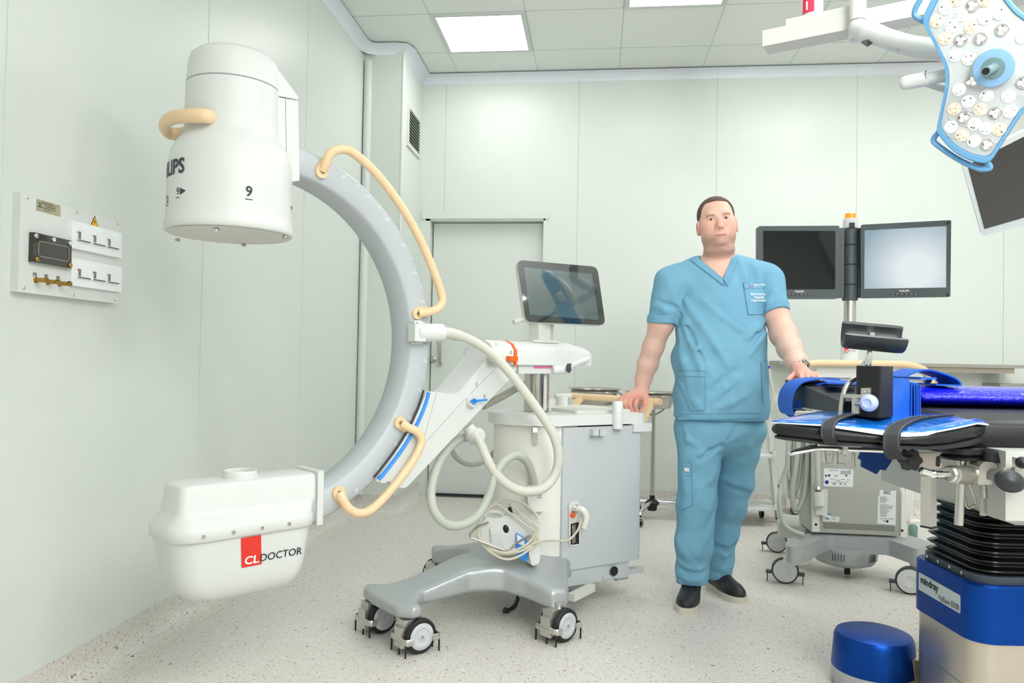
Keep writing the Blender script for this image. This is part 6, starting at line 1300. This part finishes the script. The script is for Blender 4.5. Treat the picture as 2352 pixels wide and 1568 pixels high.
for x, y, d in kr: handR.append(RC(J(1840, 853, 2.93), J(x, y, d), .017, .0125, .018))
for a, b, c in (((1837, 861, 2.845), (1840, 862, 2.80), (1842, 869, 2.775)), ((1848, 860, 2.835), (1853, 861.5, 2.79), (1857, 869.5, 2.765)), ((1859, 862, 2.84), (1866, 864, 2.80), (1870, 870.5, 2.775)), ((1868, 864.5, 2.86), (1877, 866.5, 2.825), (1884, 871, 2.80))):
    handR += [RC(J(*a), J(*b), .0118, .0105, .005), RC(J(*b), J(*c), .0105, .0088, .004)]
handR += [RC(J(1834, 855, 2.93), J(1826, 861, 2.90), .015, .014, .012), RC(J(1826, 861, 2.90), J(1817, 867, 2.87), .0135, .0115, .005), RC(J(1817, 867, 2.87), J(1811, 872, 2.845), .0115, .0095, .004)]
legs_sk = chain([(1610, 985, 3.46, .09), (1603, 1130, 3.40, .065), (1590, 1335, 3.42, .036)])+chain([(1698, 985, 3.47, .09), (1686, 1110, 3.49, .055), (1646, 1325, 3.58, .034)])
order = sorted(head, key=lambda p: 0)
body = tors+legs_sk+neck+armL+armR+handL+handR+head
def skin_tint(v):
    q = (v-HO)@HR.T; x, f, z = q[:, 0], q[:, 1], q[:, 2]
    c = np.tile(np.array(lin((238, 192, 172))), (len(v), 1))
    def blend(w, rgb): 
        nonlocal c
        w = np.clip(w, 0, 1)[:, None]; c = c*(1-w)+np.array(lin(rgb))*w
    g = lambda cx, cf, cz, s: np.exp(-(((np.abs(x)-cx)**2+(f-cf)**2+(z-cz)**2)/s**2))
    isH = (z > -.2) & (np.abs(x) < .13)
    blend(g(.045, .07, -.03, .035)*.5, (226, 150, 132)); blend(g(0, .11, -.035, .022)*.45, (224, 146, 128)); blend(g(.085, -.005, -.028, .026)*.8, (222, 140, 128))
    st = (np.clip((-.062-z)/.03, 0, 1)*np.clip((f+.02)/.05, 0, 1)*np.clip((z+.185)/.03, 0, 1)*isH+np.clip(.55-np.abs(z+.062)/.012, 0, 1)*(f > .08)*(np.abs(x) < .03)); blend(st*.5, (146, 112, 98))
    lip = np.exp(-((z+.081)/.0055)**2)*np.clip((.0245-np.abs(x))/.006, 0, 1)*(f > .085); blend(lip*.8, (190, 104, 100))
    br = np.exp(-((z-.0135-.12*(np.abs(x)-.033)+.5*np.maximum(np.abs(x)-.04, 0))/.0040)**2)*np.clip((np.abs(x)-.012)/.006, 0, 1)*np.clip((.053-np.abs(x))/.008, 0, 1)*(f > .05); blend(br*.8, (106, 76, 62))
    w = v[:, 2] < 1.12; hnd = np.where(v[:, 0] < .8, np.clip((.97-v[:, 2])/.08, 0, 1), np.clip((3.02-v[:, 1])/.08, 0, 1))*w; blend(hnd*.65, (226, 150, 136))
    fore = np.clip((1.24-v[:, 2])/.05, 0, 1)*(1-hnd)*((v[:, 0] < .68) | (v[:, 0] > 1.1)); blend(fore*.6, (226, 190, 176)); return c
sk = bpy.data.materials.new('skin'); sk.use_nodes = True; nt = sk.node_tree; b_ = nt.nodes['Principled BSDF']; b_.inputs['Roughness'].default_value = .5; b_.inputs['Subsurface Weight'].default_value = .12; b_.inputs['Subsurface Radius'].default_value = (.012, .005, .003); b_.inputs['Subsurface Scale'].default_value = .6; b_.inputs['Specular IOR Level'].default_value = .35
at_ = nt.nodes.new('ShaderNodeAttribute'); at_.attribute_name = 'tint'; nz = nt.nodes.new('ShaderNodeTexNoise'); nz.inputs['Scale'].default_value = 90; nz.inputs['Detail'].default_value = 3; mx = nt.nodes.new('ShaderNodeMix'); mx.data_type = 'RGBA'; mx.blend_type = 'MULTIPLY'; mx.inputs[0].default_value = .14
nt.links.new(at_.outputs['Color'], mx.inputs[6]); nt.links.new(nz.outputs['Color'], mx.inputs[7]); nt.links.new(mx.outputs[2], b_.inputs['Base Color'])
bd = sdf_obj('body', body, (.45, 2.68, .02), (1.30, 3.74, 1.86), .0036, sk, man, loc_xf, skin_tint, relax=1)
# eyes
for s in (-1, 1):
    c = hp(s*.0325, .0765, -.0032); bm = B(); o_ = V(loc_xf(c[None])[0]); gz = (CAM-o_).normalized(); gz = (gz+V(loc_xf((hf*.7)[None])[0])).normalized()
    ball(bm, o_, .0122, 18); lathe(bm, [(.001, .0126), (.0066, .0114), (.001, .0122)], o_, gz, 18, mi=1); lathe(bm, [(.001, .013), (.0032, .0125), (.001, .0127)], o_, gz, 14, mi=2)
    obj('eye', bm, [mat('eye white', (232, 226, 222), .2), mat('iris', (78, 86, 86), .2), inkb], man)
# hair
zl = lambda f: np.interp(f, [-.13, -.06, -.035, -.02, .012, .02, .034, .046, .058, .075, .1], [-.085, -.075, -.03, .004, .002, -.026, -.018, .03, .066, .078, .084])
def hthr(P):
    x, f = np.abs((P-HO)@hx), (P-HO)@hf; a = zl(f); b = np.interp(x, [0, .05, .064, .074, .084], [.083, .079, .062, .022, .0]); w = np.clip((f-.02)/.012, 0, 1); return a*(1-w)+b*w
hairf = FN(lambda P: np.maximum(EL(hp(0, -.021, .031), (.0825, .101, .0845), HR).d(P)+.0012*np.sin(P[:, 0]*420)*np.sin(P[:, 1]*380+P[:, 2]*300), (hthr(P)-((P-HO)@hz))*.5))
hair_m = mat('brown hair', (82, 60, 49), .62, bump=(260, .5), vary=.25)
sdf_obj('hair', [hairf], hp(0, 0, 0)-.15, hp(0, 0, 0)+.16, .003, hair_m, man, loc_xf, relax=1)
# scrub top
def lev(z, t, i): return np.interp(z, t[0], t[i])
TZ = [J(1654, y, 3.45)[2] for y in (968, 940, 870, 800, 735, 690, 655, 625, 600)]
tabl = [TZ, [J(x, 800, 3.45)[0] for x in (1654, 1657, 1656, 1651, 1655, 1655, 1655, 1652, 1650)], [.212, .214, .209, .205, .192, .190, .165, .12, .06], [.150, .160, .176, .168, .142, .126, .10, .07, .04], [.115, .115, .11, .105, .105, .105, .095, .08, .05]]
def torso_d(P):
    z = P[:, 2]; cx, a, bf_, bb = (np.interp(z, tabl[0], tabl[i]) for i in (1, 2, 3, 4)); x = (P[:, 0]-cx)/a; dd = P[:, 1]-3.455; y = dd/np.where(dd < 0, bf_, bb)
    n = (np.abs(x)**2.5+np.abs(y)**2.5)**(1/2.5); q = (n-1)*np.minimum(a, np.where(dd < 0, bf_, bb)); return np.maximum(q*.8, z-TZ[-1])
def sleeve(a, b, r0, r1, cut, n):
    rc = RC(a, b, r0, r1); h = HS(cut, n); return lambda P: np.maximum(rc.d(P), h.d(P))
la, lb2 = J(1540, 652, 3.475), J(1517, 765, 3.49); ra, rb = J(1762, 646, 3.47), J(1789, 748, 3.37)
lcut, rcut = J(1521, 741, 3.49), J(1781.5, 722, 3.41); ln = (lb2-la)/np.linalg.norm(lb2-la); rn = (rb-ra)/np.linalg.norm(rb-ra); ln = (ln+np.array([.15, 0, 0])); ln /= np.linalg.norm(ln); rn = rn+np.array([.12, 0, -.0]); rn /= np.linalg.norm(rn)
vpoly = np.array([J(x, y, 3.40)[[0, 2]] for x, y in ((1603, 540), (1598, 586), (1661, 641), (1688, 582), (1688, 540))])
def persp(P): k = 3.40/P[:, 1]; return np.stack([P[:, 0]*k, (P[:, 2]-CAM.z)*k+CAM.z], 1)
vcut = FN(lambda P: np.maximum(poly_d(persp(P), vpoly), P[:, 1]-3.47), .004, 's')
shirt0 = [FN(torso_d, .03), RC(J(1602, 612, 3.47), J(1548, 645, 3.48), .053, .07, .05), RC(J(1688, 609, 3.47), J(1758, 638, 3.48), .053, .068, .05), FN(sleeve(la, lb2, .078, .0665, lcut, ln), .012), FN(sleeve(ra, rb, .076, .053, rcut, rn), .012)]
wob = FN(lambda P: .0022*np.sin(P[:, 0]*26+P[:, 2]*17+np.sin(P[:, 2]*11)*1.5)+.0016*np.sin(P[:, 2]*38-P[:, 0]*31)+.0012*np.sin(P[:, 0]*70+P[:, 2]*45), .01, 'a')
def folds(base, lines, r=.009, depth=.004, k=.022):
    out = []
    for ln_ in lines:
        q, D = trace(base, ln_[0]); sgn_ = ln_[1]; m = len(q)
        for i in range(m-1):
            e = lambda j: (r*(1-.55*abs(2*j/(m-1)-1)))
            if sgn_ > 0: out.append(RC(q[i]+D[i]*depth, q[i+1]+D[i+1]*depth, e(i), e(i+1), k))
            else: out.append(RC(q[i]-D[i]*.004, q[i+1]-D[i+1]*.004, e(i)*.6, e(i+1)*.6, .02, 's'))
    return out
sl_ = [([(1562, 700), (1578, 745), (1602, 800), (1632, 850)], 1), ([(1570, 735), (1590, 790), (1612, 850), (1618, 880)], 1), ([(1575, 690), (1610, 740), (1648, 800), (1672, 840)], 1), ([(1560, 760), (1572, 830), (1588, 900)], 1), ([(1566, 720), (1586, 770), (1616, 830)], -1), ([(1758, 735), (1738, 752), (1715, 775)], 1), ([(1756, 765), (1738, 788), (1722, 815)], 1), ([(1758, 750), (1740, 770), (1722, 792)], -1),
       ([(1700, 600), (1712, 640), (1718, 680)], 1), ([(1738, 618), (1742, 650), (1748, 690)], 1), ([(1724, 612), (1730, 650)], -1), ([(1545, 672), (1556, 705), (1560, 738)], 1), ([(1500, 700), (1525, 712), (1552, 716)], 1), ([(1510, 690), (1535, 700), (1555, 706)], -1), ([(1776, 670), (1768, 695), (1760, 712)], 1), ([(1700, 868), (1668, 890), (1640, 915)], 1), ([(1716, 905), (1680, 925), (1650, 935)], 1), ([(1690, 850), (1650, 880), (1632, 900)], -1), ([(1615, 690), (1660, 730), (1700, 760)], 1), ([(1562, 880), (1600, 925), (1620, 950)], 1), ([(1742, 850), (1748, 890), (1750, 930)], 1)]
shirt = shirt0+folds(shirt0, sl_)+[wob, vcut, RC(hp(0, -.016, -.09), J(1648, 584, 3.49), .067, .055, .006, 's'), HS(J(1657, 967.5, 3.3), (0, .02, -1), .006)]
scr_m = mat('scrub blue cotton', (118, 170, 196), .78, bump=(520, .12), vary=.03, spec=.2)
scr_b = mat('scrub blue band', (114, 166, 193), .78, bump=(520, .12), vary=.03, spec=.2)
shirt_n = [p for p in shirt if p is not vcut and p.op != 's']
top_ = sdf_obj('scrub_top', shirt, (.45, 3.18, .70), (1.32, 3.66, 1.60), .0048, scr_m, man, loc_xf, relax=2)
seam_b = mat('scrub seam', (86, 136, 164), .8)
def patch(name, quadpx, m, par, off=.003, nu=10, nv=10, base=None, th=.002, edge=True):
    a, b, c, d = [np.array(q, float) for q in quadpx]; pts = [(a*(1-u)+b*u)*(1-v)+(d*(1-u)+c*u)*v for v in np.linspace(0, 1, nv) for u in np.linspace(0, 1, nu)]
    q, D = trace(base or shirt, pts); w = loc_xf(q-D*off).reshape(nv, nu, 3); bm = B(); grid_sheet(bm, [[V(p) for p in r] for r in w], th)
    if edge:
        R = [[V(p) for p in r] for r in loc_xf(q-D*(off+.0012)).reshape(nv, nu, 3)]
        for ln_ in (R[0], R[-1], [r[0] for r in R], [r[-1] for r in R]): tube(bm, ln_, .0008, 4, mi=1)
    return obj(name, bm, [m, seam_b], par)
patch('neck_band', [(1585, 596), (1598, 587), (1661, 640), (1663, 656)], scr_b, top_, .004, 5, 20, shirt_n); patch('neck_band', [(1683, 586), (1697, 592), (1671, 657), (1661, 640)], scr_b, top_, .0045, 5, 20, shirt_n)
cp = patch('chest_pocket', [(1707, 651), (1757, 648), (1757, 722), (1719, 722)], scr_b, top_, .003, 10, 12); patch('pocket_flap', [(1707, 650), (1757, 647), (1757, 661), (1711, 663)], scr_m, top_, .0045, 8, 4)
patch('hip_pocket', [(1553, 860), (1620, 862), (1620, 941), (1586, 944)], scr_b, top_, .003, 12, 12); patch('pocket_flap', [(1553, 852), (1620, 852), (1620, 865), (1553, 863)], scr_m, top_, .0045, 12, 4)
patch('hip_pocket', [(1748, 832), (1762, 828), (1765, 920), (1752, 925)], scr_b, top_, .003, 5, 12); patch('hem_band', [(1557, 951), (1752, 949), (1752, 961), (1557, 964)], scr_b, top_, .0022, 24, 4)
def cuff(rc, cut, n, w): return FN(lambda P: np.maximum(np.maximum(rc.d(P), HS(cut, n).d(P)-.0015), -HS(np.array(cut)-np.array(n)*w, n).d(P)))
c1 = cuff(RC(la, lb2, .0815, .070), lcut, ln, .034); sdf_obj('sleeve_cuff', [c1], lcut-.12, lcut+.12, .004, scr_b, top_, loc_xf, relax=1)
c2 = cuff(RC(ra, rb, .0795, .0565), rcut, rn, .032); sdf_obj('sleeve_cuff', [c2], rcut-.12, rcut+.12, .004, scr_b, top_, loc_xf, relax=1)
def cloth_text(txt, size, x0, y0, m, bold=0, sx=1, tilt=0):
    vs, fs = text_bm(txt, size, bold, sx); k = F/3.3; pts = [(x0+v.x*k, y0-v.y*k+v.x*k*tilt) for v in vs]; q, D = trace(shirt, pts); w = loc_xf(q-D*.0105); bm = B(); vv = [bm.verts.new(V(p)) for p in w]
    for f in fs: face(bm, [vv[i] for i in f])
    return obj('lettering', bm, m, top_)
cloth_text('CL', .0135, 1726, 656.5, mat('thread red', (206, 62, 74), .6), .03, 1.2, -.05); cloth_text('DOCTOR', .0125, 1745, 654.5, lid_m, .01, .95, -.03)
for i, s in enumerate(('Вастьянов', 'Сергей', 'Сергеевич')): cloth_text(s, .0125, (1741, 1743, 1742.5)[i], 675.5+7.2*i, lid_m, .02, 1)
# trousers
pel = [EL(J(1655, 985, 3.45), (.198, .135, .125), k=.06)]
legA = chain([(1607, 985, 3.45, .115), (1606, 1060, 3.42, .087), (1600, 1150, 3.39, .083), (1594, 1250, 3.38, .078), (1590, 1310, 3.395, .068), (1587, 1345, 3.40, .058), (1586, 1372, 3.40, .050)], .03)
legB = chain([(1700, 985, 3.46, .102), (1698, 1036, 3.47, .084), (1688, 1107, 3.49, .078), (1676, 1159, 3.51, .072), (1660, 1220, 3.54, .067), (1652, 1281, 3.57, .064), (1648, 1320, 3.575, .058), (1646, 1345, 3.58, .052)], .03)
tro0 = pel+legA+legB
tl_ = [([(1657, 1016), (1636, 1026), (1608, 1044), (1590, 1052)], 1), ([(1655, 1032), (1630, 1046), (1606, 1066)], 1), ([(1656, 1022), (1630, 1036), (1606, 1054)], -1), ([(1668, 1012), (1690, 1000), (1716, 992)], 1), ([(1642, 1082), (1628, 1105), (1604, 1122)], 1), ([(1640, 1130), (1626, 1170), (1610, 1205)], 1), ([(1636, 1190), (1622, 1235), (1604, 1275)], 1), ([(1560, 1288), (1582, 1302), (1606, 1306), (1622, 1296)], 1), ([(1558, 1318), (1580, 1330), (1604, 1330), (1618, 1318)], 1), ([(1558, 1302), (1580, 1316), (1610, 1316)], -1), ([(1564, 1342), (1582, 1350), (1604, 1344)], 1), ([(1558, 1240), (1572, 1270), (1590, 1290)], 1), ([(1570, 1090), (1578, 1130), (1576, 1180)], 1),
       ([(1660, 1100), (1684, 1110), (1722, 1120)], 1), ([(1664, 1112), (1690, 1124), (1716, 1132)], -1), ([(1720, 1040), (1704, 1062), (1690, 1090)], 1), ([(1700, 1160), (1676, 1184), (1656, 1210)], 1), ([(1690, 1236), (1674, 1252), (1646, 1240)], 1), ([(1686, 1262), (1664, 1272), (1640, 1266)], 1), ([(1688, 1250), (1668, 1262), (1644, 1254)], -1), ([(1678, 1300), (1660, 1308), (1640, 1300)], 1), ([(1668, 1316), (1650, 1324), (1636, 1320)], 1), ([(1574, 985), (1582, 1010), (1600, 1022)], 1), ([(1732, 985), (1724, 1020), (1716, 1050)], 1)]
trou = tro0+folds(tro0, tl_, .010, .005)+[FN(lambda P: .0018*np.sin(P[:, 0]*40+P[:, 2]*21+np.sin(P[:, 2]*13))+.0014*np.sin(P[:, 2]*47+P[:, 0]*23), .01, 'a'), HS(J(1655, 955, 3.4), (0, 0, 1), .006), HS((.8, 3.42, .072), (0, -.15, -1), .006)]
tr_ = sdf_obj('trousers', trou, (.6, 3.18, .03), (1.16, 3.7, .86), .0048, scr_m, man, loc_xf, relax=2)
patch('cargo_pocket', [(1561, 1088), (1588, 1086), (1590, 1160), (1562, 1172)], scr_b, tr_, .003, 8, 14, trou); patch('pocket_flap', [(1568, 1064), (1587, 1064), (1588, 1092), (1567, 1092)], scr_m, tr_, .0045, 6, 6, trou)
lab = patch('cloth_label', [(1571, 1073), (1584, 1074), (1584, 1083), (1572, 1083)], paper, tr_, .007, 3, 3, trou)
patch('fly_seam', [(1690, 972), (1694, 972), (1672, 1008), (1668, 1007)], scr_b, tr_, .0022, 3, 8, trou)
# shoes
leather = mat('black leather', (34, 35, 37), .45, bump=(160, .15)); sole_m = mat('off white sole', (206, 200, 186), .55)
def shoe(toe_px, heel_px):
    T_, H_ = onZ(*toe_px, 0), onZ(*heel_px, 0); ax = (T_-H_); L_ = .285; ax.normalize(); H_ = T_-ax*L_; sd_ = V((ax.y, -ax.x, 0))
    loc = lambda a, s, z: np.array(H_+ax*a+sd_*s+V((0, 0, z)))
    R_ = np.array([sd_, ax, (0, 0, 1)])
    pl = [(.0, -.018), (.0, .018), (.03, .034), (.09, .036), (.15, .042), (.2, .05), (.245, .046), (.275, .028), (.285, 0), (.277, -.026), (.25, -.043), (.2, -.047), (.15, -.04), (.09, -.034), (.03, -.033)]
    P = spline([H_+ax*a+sd_*s for a, s in pl], 4, True); bm = B(); prism(bm, P, (0, 0, .026), .006, 3); sh = obj('shoe_sole', bm, sole_m, man)
    up = [EL(loc(.19, 0, .03), (.049, .094, .046), R_, .03), EL(loc(.07, 0, .04), (.036, .07, .05), R_, .03), RC(loc(.14, 0, .05), loc(.08, 0, .08), .036, .038, .03), HS(loc(0, 0, .024), (0, 0, -1), .003)]
    c = loc(.14, 0, .05); sdf_obj('shoe', up, c-.22, c+.22, .004, leather, man, None, relax=2)
shoe((1573, 1411), (1592, 1370)); shoe((1706, 1386), (1634, 1345))
# watch and chain
wa, wb = J(1830, 836, 3.03), J(1839, 853, 2.95); wc = J(1837, 849, 2.972); wn = V(loc_xf((wb-wa)[None])[0]).normalized(); wcw = V(loc_xf(wc[None])[0]); Aw = frame(wn, R0)
bm = B(); P = [wcw+Aw @ V((math.cos(a)*.0335, math.sin(a)*.0335, 0)) for a in np.linspace(0, 2*math.pi, 37)[:-1]]; tube(bm, P, .0035, 8, closed=True, flat=2.2); wt_ = obj('watch', bm, steel, man)
dn = (Aw @ V((.5, .0, 0))); dn = (R0*.55-F0*.35+V((0, 0, .75))); dn = (dn-wn*dn.dot(wn)).normalized(); p = wcw+dn*.033; bm = B(); lathe(bm, [(.001, 0), (.0195, 0), (.0195, .007), (.017, .009), (.016, .0085), (.001, .0085)], p, dn, 28); d_ = obj('watch_case', bm, steel, wt_)
bm = B(); lathe(bm, [(.001, .0087), (.0155, .0087), (.001, .0089)], p, dn, 24); obj('watch_dial', bm, inkb, d_)
for pts in ([(1606, 589), (1609, 595), (1612, 600)],):
    q, D = trace(body, pts, 2.9); w = [V(p) for p in loc_xf(q-D*.002)]; bm = B(); P = spline(w, 6)
    for i in range(0, len(P)-1): tube(bm, [P[i], P[i]*.4+P[i+1]*.6], .0026, 6)
    obj('neck_chain', bm, steel, man)
